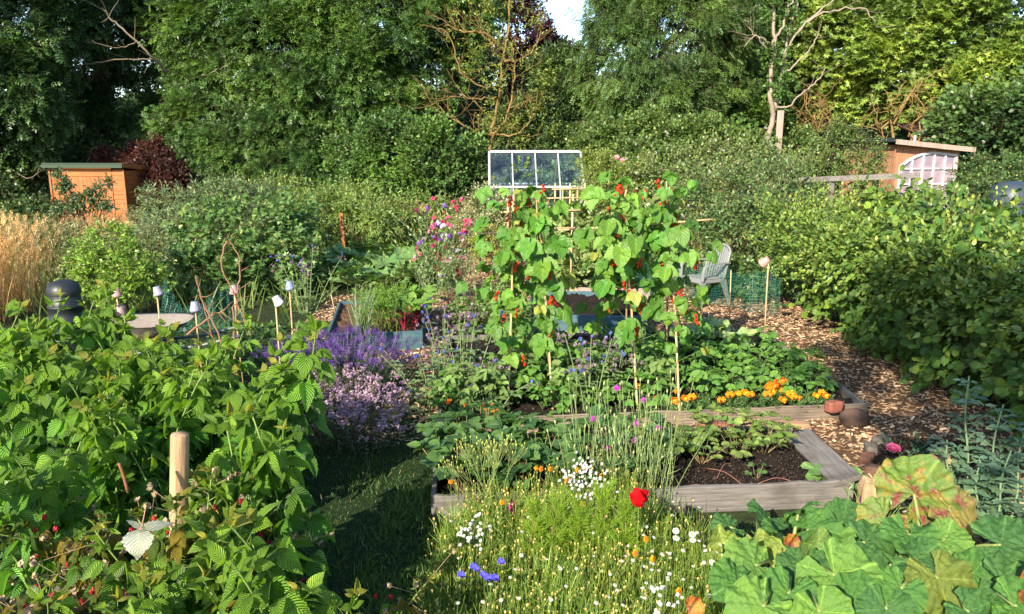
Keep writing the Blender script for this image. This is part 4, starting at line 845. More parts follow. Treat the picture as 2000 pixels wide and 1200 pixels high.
# ------------------------------------------------------------------ raised beds
def wobble_board(a, b, h, th, z0, mat, name, parent, off, seed=0, groove=0, jit=.003, lean=0.0):
    """a plank standing on edge from a to b: its profile is swept along it with slight wear"""
    a, b = A(*a), A(*b); r = np.random.default_rng(seed); d = b - a; L = np.linalg.norm(d[:2]); d = d / np.linalg.norm(d); nrm = A(-d[1], d[0], 0); n = max(6, int(L / .12))
    prof = [(0, 0)]
    if groove:
        for i in range(groove):
            z = h * (i + .5) / groove; g2 = h / groove * .28; prof += [(0, z - g2 * 1.3), (.011, z - g2), (.011, z + g2), (0, z + g2 * 1.3)]
    else: prof += [(-.001, h * .33), (.001, h * .66)]
    prof += [(0, h - .006), (.006, h), (th * .5, h + .001), (th - .006, h), (th, h - .006), (th, h * .5), (th, 0)]
    prof = np.array(prof); m = len(prof); V = []
    for i in range(n + 1):
        t = i / n; j1, j2 = r.normal() * jit, r.normal() * jit
        for q in prof: V.append(a + (b - a) * t + nrm * (q[0] + j1 * .6 + lean * q[1]) + A(0, 0, z0 + q[1] * (1 + j2 / h * .4) + (j2 if q[1] > 0 else 0)))
    F = [(i * m + k, i * m + (k + 1) % m, (i + 1) * m + (k + 1) % m, (i + 1) * m + k) for i in range(n) for k in range(m)]
    mb = MB().add(V, [np.array(F)[:, ::-1], np.array([list(range(m))]), np.array([[n * m + k for k in range(m)][::-1]])])
    o = mb.build(name, mat, parent, smooth=False)
    # the board's own length is its local X, so that the grain runs along it
    ang = math.atan2(d[1], d[0]); me = o.data; v = np.empty(len(me.vertices) * 3, dtype=np.float32); me.vertices.foreach_get('co', v); v = v.reshape(-1, 3) - a.astype(np.float32)
    c, s = cos(-ang), sin(-ang); w = v.copy(); w[:, 0] = c * v[:, 0] - s * v[:, 1]; w[:, 1] = s * v[:, 0] + c * v[:, 1]; me.vertices.foreach_set('co', w.ravel()); me.update()
    o.location = tuple(a - A(*off)); o.rotation_euler = (0, 0, ang); return o
def soil_sheet(poly, z, mat='soil', name='bed_soil', jit=.02, n=40):
    p = np.array(poly)[:, :2]; lo, hi = p.min(0), p.max(0); nx, ny = n, n; X, Y = np.meshgrid(np.linspace(0, 1, nx), np.linspace(0, 1, ny)); 
    q = (p[0] * (1 - X[..., None]) + p[1] * X[..., None]) * (1 - Y[..., None]) + (p[3] * (1 - X[..., None]) + p[2] * X[..., None]) * Y[..., None]
    zz = z + jit * (np.sin(q[..., 0] * 9) * np.sin(q[..., 1] * 11) + rng.normal(size=X.shape) * .8); V = np.concatenate([q, zz[..., None]], -1).reshape(-1, 3)
    F = [(j * nx + i, j * nx + i + 1, (j + 1) * nx + i + 1, (j + 1) * nx + i) for j in range(ny - 1) for i in range(nx - 1)]
    return tag(MB().add(V, [np.array(F)]).build(name, M[mat]), kind='structure')
def clods(poly, n, z, c1=(0.02, 0.014, 0.01), c2=(0.07, 0.05, 0.035), s=.02, mb=None):
    p = np.array(poly)[:, :2]; lo, hi = p.min(0), p.max(0); q = np.column_stack([lo[0] + (hi[0] - lo[0]) * rng.random(n), lo[1] + (hi[1] - lo[1]) * rng.random(n), z + .02 * rng.random(n)]); q = q[inside(q, p)]; m = len(q)
    return (mb or MB()).inst(T_ball, q, rvec(m), rvec(m), np.abs(s * rng.lognormal(0, .5, (m, 1)) * (0.6 + .6 * rng.random((m, 3)))), cvar(m, c1, c2, .3))
# bean bed (grooved deck boards)
b_fl, b_fr, b_rr, b_rl = g(845, 852), g(1692, 818), A(3.15, 9.55, 0), A(-.82, 9.2, 0)
bo_ = (b_fl + b_fr + b_rr + b_rl) / 4
bb = thing('raised_bed', bo_, 'large raised bed edged with grooved pale deck boards, holding the beans and marigolds', 'raised bed')
jn = b_fl + (b_fr - b_fl) * .72
wobble_board(b_fl, jn - (b_fr - b_fl) * .002, .14, .03, 0, M['deck'], 'front_board', bb, bo_, 1, 5, .002)
wobble_board(jn, b_fr, .14, .03, .002, M['deck'], 'front_board', bb, bo_, 2, 5, .002)
wobble_board(b_fr + A(-.0, .035, 0), b_rr, .15, .035, 0, M['greywood'], 'side_board', bb, bo_, 3)
wobble_board(b_rl + A(.035, 0, 0), b_fl + A(.035, .035, 0), .14, .035, 0, M['greywood'], 'side_board', bb, bo_, 4)
wobble_board(b_rr, b_rl, .14, .035, 0, M['greywood'], 'back_board', bb, bo_, 5)
bean_soil = [b_fl + A(.04, .03, 0), b_fr + A(-.04, .03, 0), b_rr + A(-.04, -.04, 0), b_rl + A(.04, -.04, 0)]
soil_sheet(bean_soil, .08)
# strawberry bed
s_fl, s_fr, s_bl = g(843, 1022), g(1668, 990), g(850, 882); s_bm = g(1245, 866); s_br = g(1548, 862)
so_ = (s_fl + s_fr + s_bl + s_br) / 4
sb = thing('raised_bed', so_, 'raised bed of weathered grey boards holding the strawberries', 'raised bed')
f_lo = wobble_board(s_fl, s_fl + (s_fr - s_fl) * .995, .185, .04, 0, M['greywood'], 'front_board', sb, so_, 6, 0, .004)
wobble_board(s_bl + A(.0, 0, 0), s_fl + A(.0, .045, 0), .17, .035, 0, M['greywood'], 'side_board', sb, so_, 7, 0, .004)
wobble_board(s_br + A(0, .06, 0), s_bl + A(.0, .06, 0), .12, .035, 0, M['greywood'], 'back_board', sb, so_, 8)
# the splayed plank lying on the right edge
a, b = g(1560, 850, .17), g(1650, 936, .19); d = b - a
pk = MB(); n = 9
wv = unit(np.cross(d, A(0, 0, 1)))
for i in range(n): pass
o = MB().box((a + b) / 2, (np.linalg.norm(d) * 1.1, .2, .035), d, unit(A(0, 0, 1) + wv * .35)).build('side_plank', M['greywood'], sb, smooth=False)
# express the plank in its own axes
me = o.data; ang = math.atan2(d[1], d[0]); mid = (a + b) / 2; vv = np.array([v.co for v in me.vertices]) - mid; c_, s_ = cos(-ang), sin(-ang); w2 = vv.copy(); w2[:, 0] = c_ * vv[:, 0] - s_ * vv[:, 1]; w2[:, 1] = s_ * vv[:, 0] + c_ * vv[:, 1]
me.vertices.foreach_set('co', w2.astype(np.float32).ravel()); me.update(); o.location = tuple(mid - so_); o.rotation_euler = (0, 0, ang); bevel(o, .006)
straw_soil = [s_fl + A(.02, .05, 0), s_fr + A(-.03, .05, 0), s_br + A(.05, 0, 0), s_bl + A(.02, .02, 0)]
soil_sheet(straw_soil, .10)
# blue stained boxes
def blue_box(label, fl, fr, br, bl, h, seed, mulch):
    o = (fl + fr + br + bl) / 4; t = thing('planter_box', o, label, 'raised bed')
    for k, (p, q) in enumerate(((fl, fr), (fr, br), (br, bl), (bl, fl))):
        nm = ('front_board', 'side_board', 'back_board', 'side_board')[k]; ins = unit(q - p) * .032 * (k % 2); 
        wobble_board(p + ins, q - ins, h * .5 - .003, .03, 0, M['bluewood'], nm, t, o, seed + k, 0, .0015); wobble_board(p + ins, q - ins, h * .5, .03, h * .5, M['bluewood'], nm, t, o, seed + 9 + k, 0, .0015)
    bevel(MB().box((fr[0] - .07, fr[1] + .07, h / 2), (h - .02, .06, .06), (0, 0, 1), (0, 1, 0)).build('corner_post', M['bluewood'], t, off=o, smooth=False), .004)
    soil_sheet([fl + A(.03, .03, 0), fr + A(-.03, .03, 0), br + A(-.03, -.03, 0), bl + A(.03, -.03, 0)], h - .06, mulch); return t
b1 = [g(640, 690), g(826, 684), A(-1.18, 11.1, 0), g(664, 622)]
blue_box('blue stained planter box behind the lavender, growing chives, carrots and beetroot', *b1, .24, 20, 'chipbase')
b2 = [A(.20, 9.95, 0), A(1.75, 9.8, 0), A(1.85, 11.5, 0), A(.3, 11.6, 0)]
blue_box('blue stained planter box with bare soil seen between the bean canes', *b2, .24, 40, 'soil')
b3 = [A(.6, 12.25, 0), A(2.2, 12.1, 0), A(2.3, 13.3, 0), A(.7, 13.4, 0)]
o3 = sum(b3) / 4; t3 = thing('raised_bed', o3, 'pale edged raised bed of dark soil in the distance behind the beans', 'raised bed')
for k in range(4): wobble_board(b3[k], b3[(k + 1) % 4], .17, .035, 0, M['palewood'], ('front_board', 'side_board', 'back_board', 'side_board')[k], t3, o3, 60 + k)
soil_sheet([b3[0] + A(.04, .04, 0), b3[1] + A(-.04, .04, 0), b3[2] + A(-.04, -.04, 0), b3[3] + A(.04, -.04, 0)], .12)
# rose bed edged with bricks on the path
rose_bed = [g(1690, 900), g(1735, 862), g(1900, 868), g(1960, 1000)]
rp = [g(*p) for p in ((1688, 905), (1705, 872), (1760, 858), (1900, 866), (1980, 930), (1960, 1010), (1850, 985), (1740, 935))]
sheet('rose_bed_soil', rp, .012, M['soil']); cl = clods(rp, 5000, .015, s=.008); clods(bean_soil, 5000, .085, mb=cl, s=.008); clods(straw_soil, 12000, .105, mb=cl, s=.007); 
tag(cl.build('soil_crumbs', M['stone']), 'dark crumbs of soil lying over the open beds', 'soil', kind='stuff')
def stone(name, label, cat, u, v, size, col, seed, rz=0, mat='stone', z=0.0, cube=False):
    r = np.random.default_rng(seed); p = g(u, v, z); V = []; F = []; nr, ns = (14, 24) if cube else (9, 16)
    for i in range(nr + 1):
        th = pi * i / nr
        for j in range(ns):
            ph = 2 * pi * j / ns; d = A(sin(th) * cos(ph), sin(th) * sin(ph), cos(th)); e = 9.0 if cube else 2.4; d = d / (np.abs(d) ** e).sum() ** (1 / e); d = d * (1 + .06 * sin(3 * ph + seed) * sin(2 * th) + r.normal() * (.014 if cube else .035))
            V.append(d * A(*size) * .5)
    for i in range(nr):
        for j in range(ns): F.append((i * ns + j, (i + 1) * ns + j, (i + 1) * ns + (j + 1) % ns, i * ns + (j + 1) % ns))
    o = MB().add(V, [np.array(F)], col).build(name, M[mat]); o.location = (p[0], p[1], z + size[2] * .42); o.rotation_euler = (0, 0, rz); return tag(o, label, cat)
stone('brick', 'worn red brick lying in the corner of the bean bed by the marigolds', 'brick', 1628, 803, (.15, .09, .10), (0.24, 0.085, 0.055), 3, .3, z=.10, cube=True)
stone('boulder', 'dark brown rounded stone at the right corner of the bean bed', 'stone', 1667, 832, (.27, .17, .17), (0.13, 0.08, 0.055), 5, .1)
for i, (u, v, rz, c, lab) in enumerate(((1692, 905, .9, (0.19, 0.09, 0.06), 'reddish brick at the left tip of the rose bed edge'), (1700, 884, 1.3, (0.13, 0.11, 0.09), 'grey stone edging the rose bed behind its red tip brick'), (1722, 868, .5, (0.11, 0.09, 0.075), 'grey edging stone at the back left of the rose bed'),
        (1712, 928, -.6, (0.14, 0.08, 0.055), 'brown edging brick on the near side of the rose bed, closest to its tip'), (1738, 945, -.6, (0.14, 0.09, 0.07), 'dark edging brick in the middle of the near side of the rose bed'), (1768, 962, -.6, (0.20, 0.10, 0.07), 'dark red edging brick of the rose bed, beside the fading rhubarb leaf'))):
    stone('edging_brick', lab, 'brick', u, v, (.17, .09, .075), c, 11 + i, rz, cube=True)
stone('wood_offcut', 'short pale timber offcut on the path between the two big beds', 'timber', 1535, 838, (.42, .10, .07), (0.40, 0.24, 0.14), 31, -.05, 'bark', cube=True)
stone('wood_offcut', 'reddish brown timber offcut on the path behind the strawberries', 'timber', 1400, 840, (.30, .10, .08), (0.26, 0.12, 0.07), 33, -.1, 'bark', cube=True)

# ------------------------------------------------------------------ things standing about
def flowerpot(label, u, v, Y, base_c, tilt, s=1.0, group='upturned pots on canes'):
    p = pt(u, v, Y); t = thing('pot_cane', (p[0], Y, 0), label, 'pot on cane', group); mb = MB(); h = .085 * s; r0, r1 = .030 * s, .043 * s
    prof = [(0.001, h), (r0, h), (r0 + .002, h - .004), (r1 - .002, .022), (r1 + .003, .02), (r1 + .003, 0), (r1 - .001, 0), (r0 - .003, h - .01), (0.001, h - .01)]; ns = 18; V = []
    for r, z in prof:
        for j in range(ns): V.append((r * cos(j * 2 * pi / ns), r * sin(j * 2 * pi / ns), z - h))
    F = [(i * ns + j, i * ns + (j + 1) % ns, (i + 1) * ns + (j + 1) % ns, (i + 1) * ns + j) for i in range(len(prof) - 1) for j in range(ns)]
    o = mb.add(V, [np.array(F)], base_c).build('pot', M['plastic'], t); o.location = (0, 0, p[2] + .043 * s); o.rotation_euler = tilt
    MB().tube([(.02, .01, 0), (0.004, 0, p[2] * .5), (0, 0, p[2] + .03)], .0075, 8).build('cane', M['cane'], t); return t
PK = (0.36, 0.22, 0.18); GY = (0.26, 0.25, 0.31); LV = (0.20, 0.23, 0.35)
flowerpot('pale terracotta pot upturned on a cane, leftmost beside the wheelbarrow', 227, 571, 7.6, PK, (.05, .04, 0), 1.05)
flowerpot('terracotta pot tilted on a cane just in front of the wheelbarrow tray', 237, 607, 6.6, PK, (.1, .2, 0))
flowerpot('whitish grey pot upturned on a cane above the middle of the wheelbarrow', 306, 569, 7.2, GY, (.06, -.18, 0))
flowerpot('grey ribbed pot upturned on a cane right of the wheelbarrow', 381, 599, 7.0, GY, (.02, .04, 0), 1.05)
flowerpot('dull pink pot upturned on a cane inside the dead twig wigwam', 457, 566, 7.5, (0.34, 0.22, 0.2), (0, .02, 0))
flowerpot('grey lavender pot tipped over on a cane behind the tallest raspberry tip', 538, 589, 6.9, (0.5, 0.47, 0.55), (.2, -.4, 0))
flowerpot('pale blue pot upturned on a cane right of the raspberries, by the netting', 565, 558, 7.6, LV, (.02, -.04, 0))
flowerpot('pink pot tipped sideways on a tall cane beside the path near the chair', 1501, 515, 9.3, PK, (.5, .75, 0), 1.35)
def cane(label, u, v0, v1, Y=None, lean=0, r=.008, mat='cane', name='garden_cane', cat='cane'):
    b = g(u, v1); Y = b[1]; p = pt(u, v0, Y); t = MB().tube([(0, 0, 0), (lean * .5, 0, p[2] * .5), (lean, 0, p[2])], r, 8).build(name, M[mat]); t.location = tuple(b); return tag(t, label, cat)
cane('short brown cane standing in the path beside the plastic chair', 1424, 528, 640, lean=-.02)
cane('bleached short cane left of the blue planter box', 655, 575, 612, lean=-.05)
# plastic chair
ch0 = g(1372, 600); chd = thing('garden_chair', (ch0[0] + .02, ch0[1] + .18, 0), 'pale grey plastic garden armchair on the wood chips, turned left', 'chair', None, R(28)); PC = (0.20, 0.21, 0.20)
# local frame: the chair faces -X
cs = MB(); n = 7
for i in range(n): cs.box((0.02, -.21 + .42 * (i + .5) / n, .425 - .012 * abs(i - 3) * -.3), (.44, .42 / n + .001, .022), col=PC)
cs.box((-.21, 0, .40), (.03, .46, .055), col=PC); cs.box((.02, -.225, .40), (.44, .025, .05), col=PC); cs.box((.02, .225, .40), (.44, .025, .05), col=PC)
bevel(cs.build('seat', M['plastic'], chd, smooth=False), .006)
def leg(x, y, dx, dy, rear):
    V = []; m = 7
    for i in range(m):
        t = i / (m - 1); z = .415 * (1 - t); w = (.085 * (1 - t) ** 1.4 + .040) ; cx, cy = x + dx * t, y + dy * t; th = .030
        for a, b in ((-1, -1), (1, -1), (1, 1), (-1, 1)): V.append((cx + a * w / 2, cy + b * th / 2, z))
    F = [(i * 4 + j, i * 4 + (j + 1) % 4, (i + 1) * 4 + (j + 1) % 4, (i + 1) * 4 + j) for i in range(m - 1) for j in range(4)]
    bevel(MB().add(V, [np.array(F)[:, ::-1], np.array([[0, 1, 2, 3]]), np.array([[(m - 1) * 4 + j for j in (3, 2, 1, 0)]])], PC).build('leg', M['plastic'], chd, smooth=False), .004)
leg(-.19, -.23, -.05, -.03, 0); leg(-.19, .23, -.05, .03, 0); leg(.21, -.22, .13, -.03, 1); leg(.21, .22, .13, .03, 1)
bk = MB(); tilt = lambda z: .23 + .24 * max(0, z - .42)
for i in range(9):
    y = -.185 + .37 * i / 8; top = .80 + .11 * math.sqrt(max(0, 1 - (y / .215) ** 2)); q = [(tilt(z) + .03 * (1 - (y / .2) ** 2), y, z) for z in np.linspace(.43, top - .02, 6)]; q = np.array(q)
    for k in range(5): bk.box((q[k] + q[k + 1]) / 2, (np.linalg.norm(q[k + 1] - q[k]) + .003, .030, .012), q[k + 1] - q[k], (1, 0, 0), PC)
bevel(bk.build('back_slats', M['plastic'], chd, smooth=False), .003)
rim = [(tilt(z), -.225 , z) for z in np.linspace(.42, .76, 5)] + [(tilt(.80 + .115 * sin(a)) + .03 * sin(a), -.225 * cos(a), .79 + .125 * sin(a)) for a in np.linspace(.15, pi - .15, 11)] + [(tilt(z), .225, z) for z in np.linspace(.76, .42, 5)]
MB().tube(smooth(rim, 2), .019, 8, PC).build('back_rim', M['plastic'], chd)
for s in (-1, 1):
    arm = smooth([(.31, s * .235, .66), (.10, s * .255, .665), (-.12, s * .26, .65), (-.20, s * .255, .60), (-.215, s * .245, .42)], 4); am = MB()
    for k in range(len(arm) - 1): am.box((arm[k] + arm[k + 1]) / 2, (np.linalg.norm(arm[k + 1] - arm[k]) + .006, .022, .055), arm[k + 1] - arm[k], (0, 1, 0), PC)
    bevel(am.build('armrest', M['plastic'], chd, smooth=False), .004)
# netting
def net(label, rows, cells=38.0, thick=0):
    p = [np.array(r) for r in rows]; m = 24; V = []; U = []
    for j, r in enumerate(p):
        q = smooth(r, 8); t = np.linspace(0, len(q) - 1, m * 2); i = np.clip(t.astype(int), 0, len(q) - 2); f = (t - i)[:, None]; q = q[i] * (1 - f) + q[i + 1] * f
        V.append(q)
    rowsN = 9; W_ = np.array(V); tt_ = np.linspace(0, len(p) - 1, rowsN); i = np.clip(tt_.astype(int), 0, len(p) - 2); f = (tt_ - i)[:, None, None]; G = W_[i] * (1 - f) + W_[i + 1] * f
    G = G + rng.normal(size=G.shape) * .012 + (np.sin(np.arange(m * 2) * 1.3) * .03)[None, :, None] * A(0, 1, .3)
    ln = np.cumsum(np.linalg.norm(np.diff(G[0], axis=0), axis=1)); ln = np.concatenate([[0], ln]); hh = np.linalg.norm(G[-1, 0] - G[0, 0])
    U = np.zeros(G.shape); U[..., 0] = ln[None] * cells; U[..., 1] = (np.linspace(0, 1, rowsN) * hh * cells)[:, None]; k = m * 2
    F = [(j * k + i, j * k + i + 1, (j + 1) * k + i + 1, (j + 1) * k + i) for j in range(rowsN - 1) for i in range(k - 1)]
    o = MB().add(G.reshape(-1, 3), [np.array(F)], (0, .2, .15), U.reshape(-1, 3)).build('garden_netting', M['net']); return tag(o, label, 'netting')
net('green garden netting sagging between canes right of the wheelbarrow', [[pt(320, 545, 8.6), pt(345, 590, 8.4), pt(375, 598, 8.3), (pt(420, 575, 8.4)), pt(450, 566, 8.5), pt(470, 590, 8.4)], [pt(300, 660, 8.5), pt(345, 665, 8.2), pt(375, 668, 8.1), pt(420, 660, 8.2), pt(450, 655, 8.3), pt(475, 660, 8.3)]], 30)
net('green garden netting stretched round the dark bush beside the plastic chair', [[pt(1230, 505, 12.4), pt(1290, 520, 12.0), pt(1350, 520, 11.9), pt(1400, 512, 11.7), pt(1450, 535, 11.2), pt(1505, 528, 10.9), pt(1525, 545, 10.9)], [pt(1230, 570, 12.3), pt(1290, 580, 11.9), pt(1350, 585, 11.8), pt(1400, 595, 11.5), pt(1450, 605, 11.0), pt(1505, 618, 10.7), pt(1522, 610, 10.8)]], 34)
# wheelbarrow, seen end on behind the raspberries
wb0 = g(285, 775); wb = thing('wheelbarrow', (pt(283, 640, 7.4)[0], 7.4, 0), 'old wheelbarrow with a pale galvanised tray behind the raspberries', 'wheelbarrow', None, R(8))
zr = pt(283, 632, 7.3)[2]; V = []; ns = 28
def ring(rx, ry, z, cx=0): return [(cx + rx * np.sign(cos(a)) * abs(cos(a)) ** .6, ry * np.sign(sin(a)) * abs(sin(a)) ** .6, z) for a in np.arange(ns) * 2 * pi / ns]
V = ring(.44, .31, zr) + ring(.455, .325, zr + .012) + ring(.43, .30, zr - .005) + ring(.36, .25, zr - .08, -.03) + ring(.24, .17, zr - .17, -.06) + ring(.40, .27, zr - .06, -.01)[:0] + [(-.06, 0, zr - .175)]
F = [(i * ns + j, i * ns + (j + 1) % ns, (i + 1) * ns + (j + 1) % ns, (i + 1) * ns + j) for i in range(4) for j in range(ns)]
MB().add(V, [np.array(F), np.array([[4 * ns + j, 4 * ns + (j + 1) % ns, 5 * ns] for j in range(ns)])], (0.22, 0.19, 0.165)).build('tray', M['stone'], wb)
fr = MB()
for s in (-1, 1): fr = MB().tube(smooth([(.95, s * .27, .62), (.5, s * .24, .52), (0, s * .18, zr - .27), (-.45, s * .06, .22), (-.52, s * .05, .2)], 4), .016, 8, (0.10, .12, .12)).build('handle', M['metal'], wb)
for s in (-1, 1): MB().tube([(.22, s * .2, zr - .25), (.30, s * .22, 0.0)], .016, 8, (0.10, .12, .12)).build('leg', M['metal'], wb)
wl_ = MB(); a = np.linspace(0, 2 * pi, 25); wl_.tube(np.column_stack([-.52 + .15 * np.cos(a), np.zeros(25), .2 + .15 * np.sin(a)]), .045, 8, (0.02, .02, .02), caps=False); wo_ = wl_.build('wheel', M['plastic'], wb); wh = MB().tube([(-.52, -.06, .2), (-.52, .06, .2)], .07, 14, (0.25, .05, .04)).build('hub', M['metal'], wo_)
# compost bins
def bin_(label, u, v, Y, r, h, col, rz=0):
    p = pt(u, v, Y); t = thing('compost_bin', (p[0], Y, 0), label, 'compost bin'); ns = 24; H_ = p[2] + h
    def rev(pr): 
        V = [(r_ * cos(j * 2 * pi / ns), r_ * sin(j * 2 * pi / ns), z) for r_, z in pr for j in range(ns)]; F = [(i * ns + j, i * ns + (j + 1) % ns, (i + 1) * ns + (j + 1) % ns, (i + 1) * ns + j) for i in range(len(pr) - 1) for j in range(ns)]; return MB().add(V, [np.array(F)], col)
    rev([(r * 1.15, 0), (r * 1.1, .1), (r * 1.06, H_ * .2), (r * 1.09, H_ * .205), (r * 1.09, H_ * .225), (r * 1.05, H_ * .23), (r * 1.0, H_ * .45), (r * 1.04, H_ * .455), (r * 1.04, H_ * .475), (r * .99, H_ * .48), (r * .93, H_ * .64), (r * .97, H_ * .645), (r * .97, H_ * .665), (r * .92, H_ * .67), (r * .85, H_ * .80), (r * .84, H_ * .82)]).build('body', M['plastic'], t); rev([(r * .92, H_ * .82), (r * .92, H_ * .87), (r * .80, H_ * .96), (r * .4, H_), (.005, H_ * 1.005)]).build('lid', M['plastic'], t)
    return t
bin_('black plastic compost bin half hidden behind the raspberries on the left', 122, 548, 8.9, .2, .0, (0.015, .018, .02))
bin_('dark grey domed compost bin at the right edge behind the hedge', 1978, 372, 12.5, .36, .14, (0.03, .045, .055))
# fat round post among the raspberries
lp = pt(329, 905, 3.4); lg = MB(); hz_ = pt(325, 852, 3.4)[2]; rr_ = .042
prof = [(rr_ * 1.05, 0), (rr_ * 1.03, .3), (rr_, .6), (rr_, hz_ - .03), (rr_ * .97, hz_ - .006), (rr_ * .9, hz_), (.002, hz_ + .002)]; ns = 26; r_ = np.random.default_rng(4); rad = 1 + .02 * r_.normal(size=ns)
V = [(q * rad[j] * cos(j * 2 * pi / ns), q * rad[j] * sin(j * 2 * pi / ns), z) for q, z in prof for j in range(ns)]; F = [(i * ns + j, i * ns + (j + 1) % ns, (i + 1) * ns + (j + 1) % ns, (i + 1) * ns + j) for i in range(len(prof) - 1) for j in range(ns)]
po = lg.add(V, [np.array(F)]).build('round_post', M['log']); po.location = (lp[0] - .05, 3.4, 0); po.rotation_euler = (0, R(5.5), .4); tag(po, 'fat round pale wooden post standing among the raspberries', 'post')
# split logs by the rhubarb
def log(label, u, v, r, h, tilt, seed, col=(0.42, 0.22, 0.10)):
    q = g(u, v); rr = np.random.default_rng(seed); ns = 14; rad = 1 + .16 * rr.normal(size=ns); V = []
    lv = [(1.05, 0), (1, .5), (.97, .85), (.8, 1.0), (.3, 1.02)]
    for k, (a, z) in enumerate(lv):
        for j in range(ns): V.append((r * a * rad[j] * cos(j * 2 * pi / ns), r * a * rad[j] * sin(j * 2 * pi / ns), h * (z + (.10 * rr.normal() if k == 3 else 0))))
    F = [(i * ns + j, i * ns + (j + 1) % ns, (i + 1) * ns + (j + 1) % ns, (i + 1) * ns + j) for i in range(len(lv) - 1) for j in range(ns)]
    o = MB().add(V, [np.array(F), np.array([[4 * ns + j for j in range(ns)]])], col).build('split_stump', M['log'], smooth=False); o.location = tuple(q); o.rotation_euler = tilt; tag(o, label, 'stump')
log('rotten orange brown split stump at the end of the strawberry bed front board', 1703, 1005, .085, .26, (.1, -.12, .3), 2)
log('splintered pale stump standing behind the red and yellow rhubarb leaf', 1832, 985, .055, .40, (.05, .05, 1), 7)
cane('thin orange stick standing at the right end of the strawberry bed', 1667, 916, 975, lean=-.02, r=.006, mat='orangev', name='stick', cat='stick')
# dead twig wigwam
o = g(465, 760); o[1] = 7.0; o[0] = pt(465, 600, 7.0)[0]; tw = thing('dead_rose_stems', o, 'bare brown dead stems tied together behind the raspberries, right of the wheelbarrow', 'dead plant'); DB = (0.28, 0.15, 0.09)
for rows, r in ([(462, 780, 7), (460, 700, 7), (462, 590, 7.1), (468, 540, 7.1), (466, 500, 7.1), (450, 475, 7.1)], .012), ([(445, 470, 7.1), (432, 500, 7.1), (435, 530, 7.1), (455, 570, 7.1), (470, 610, 7), (490, 655, 6.9)], .010), ([(450, 740, 6.9), (425, 650, 6.9), (395, 590, 6.9), (383, 540, 6.9)], .011), ([(430, 700, 6.9), (410, 640, 6.9), (387, 560, 6.95)], .008), ([(365, 655, 6.9), (410, 620, 7.0), (438, 605, 7.0)], .012), ([(470, 780, 6.9), (458, 690, 6.9), (456, 600, 7.0)], .014):
    q = pl(rows, .005); b = MB(); b.tube(q, np.linspace(r, r * .5, len(q)), 6, DB, caps=False); twigs(b, q, r * .4, 4, .14, DB, 1); b.build('stem', M['bark'], tw, off=o)
# bare arching grass stems above the netting
# ------------------------------------------------------------------ runner beans on their cane frame
RX = {}
ridge = {'a': (1000, 447), 'b': (1053, 441), 'c': (1214, 434), 'd': (1303, 430)}
YR_ = 7.55
fr0 = A(pt(1150, 440, YR_)[0], YR_, 0)
bf = thing('cane_frame', fr0, 'row of crossed bamboo canes tied to a level ridge cane in the big bed', 'cane frame')
front = {'a': (992, 800), 'b': (1080, 800), 'c': (1245, 803), 'd': (1327, 809)}
backb = {'a': (1000, 704), 'b': (1060, 706), 'c': (1160, 690), 'd': (1302, 703)}
cl_ = {}
def cane_pole(key, base, rid, ext, r=.0095, name='cane'):
    d = rid - base; q = np.array([base, base + d * .5 + A(rng.normal() * .012, 0, 0), rid, base + d * ext]); cl_[key] = q
    m = MB().tube(smooth(q, 3), np.linspace(r * 1.15, r * .75, 10), 8).build(name, M['cane'], bf, off=fr0); return m
for k in 'abcd':
    fb = g(*front[k], .08); rp_ = pt(*ridge[k], YR_); cane_pole('f' + k, fb, rp_ + A(.012, -.012, 0), 1.22 if k != 'b' else 1.19)
    bb_ = g(*backb[k], .08); cane_pole('b' + k, bb_, rp_ + A(-.014 if k != 'd' else .02, .012, 0), 1.20)
e = pt(1188, 560, 8.0); cane_pole('x', g(1222, 690, .08), pt(1224, 434, YR_) + A(0, .02, 0), 1.1)
ra, rb = pt(928, 457, YR_), pt(1392, 429, YR_); MB().tube(smooth([ra, (ra + rb) / 2 + A(0, 0, -.015), rb], 5), .0095, 8).build('ridge_cane', M['cane'], bf, off=fr0)
def trifol(acc, B, d, pet, size, n3=3, hang=.5, cc=None, face=0.0):
    """append one leaf: leaflets (pos, dir, normal, size, col)"""
    d = unit(d); E = B + d * pet; sidev = unit(np.cross(d, A(0, 0, 1)) + 1e-6); nn = unit(np.cross(sidev, d))
    acc['st'].append((B, E))
    hd = unit(d * (1 - hang * .6) + A(0, 0, -hang)); 
    def put(p, dd, s):
        nrm = unit(d * (.5 - .3 * face) + A(-.12, -.42 - .45 * face, .6) + rvec(1)[0] * .28); acc['lf'].append((p, dd, nrm, s, cc))
    put(E + d * size * .12, unit(hd + rvec(1)[0] * .12), size)
    if n3 >= 3:
        for s in (-1, 1): put(E, unit(sidev * s * .95 + hd * .55 + rvec(1)[0] * .12), size * .88)
    if n3 >= 5:
        for s in (-1, 1): put(E - d * size * .45, unit(sidev * s * .98 + hd * .35 + rvec(1)[0] * .12), size * .74)
def flush(acc, lm, sm, tms, stc=(0.10, 0.16, 0.04), sr=.0022):
    if acc['lf']:
        P, D, Nn, s, c = map(np.array, zip(*acc['lf'])); sel = rng.integers(0, len(tms), len(P))
        for q, T in enumerate(tms): m = sel == q; lm.inst(T, P[m], D[m], Nn[m], s[m], c[m])
    if acc['st']:
        a, b = map(np.array, zip(*acc['st'])); l = np.linalg.norm(b - a, axis=1); sm.inst(T_stick, a, b - a, A(.2, .3, .9), np.stack([np.full(len(a), sr * 2), l, np.full(len(a), sr * 2)], 1), cvar(len(a), stc, stc, .15))
BC = ((0.050, 0.145, 0.018), (0.115, 0.225, 0.032)); 
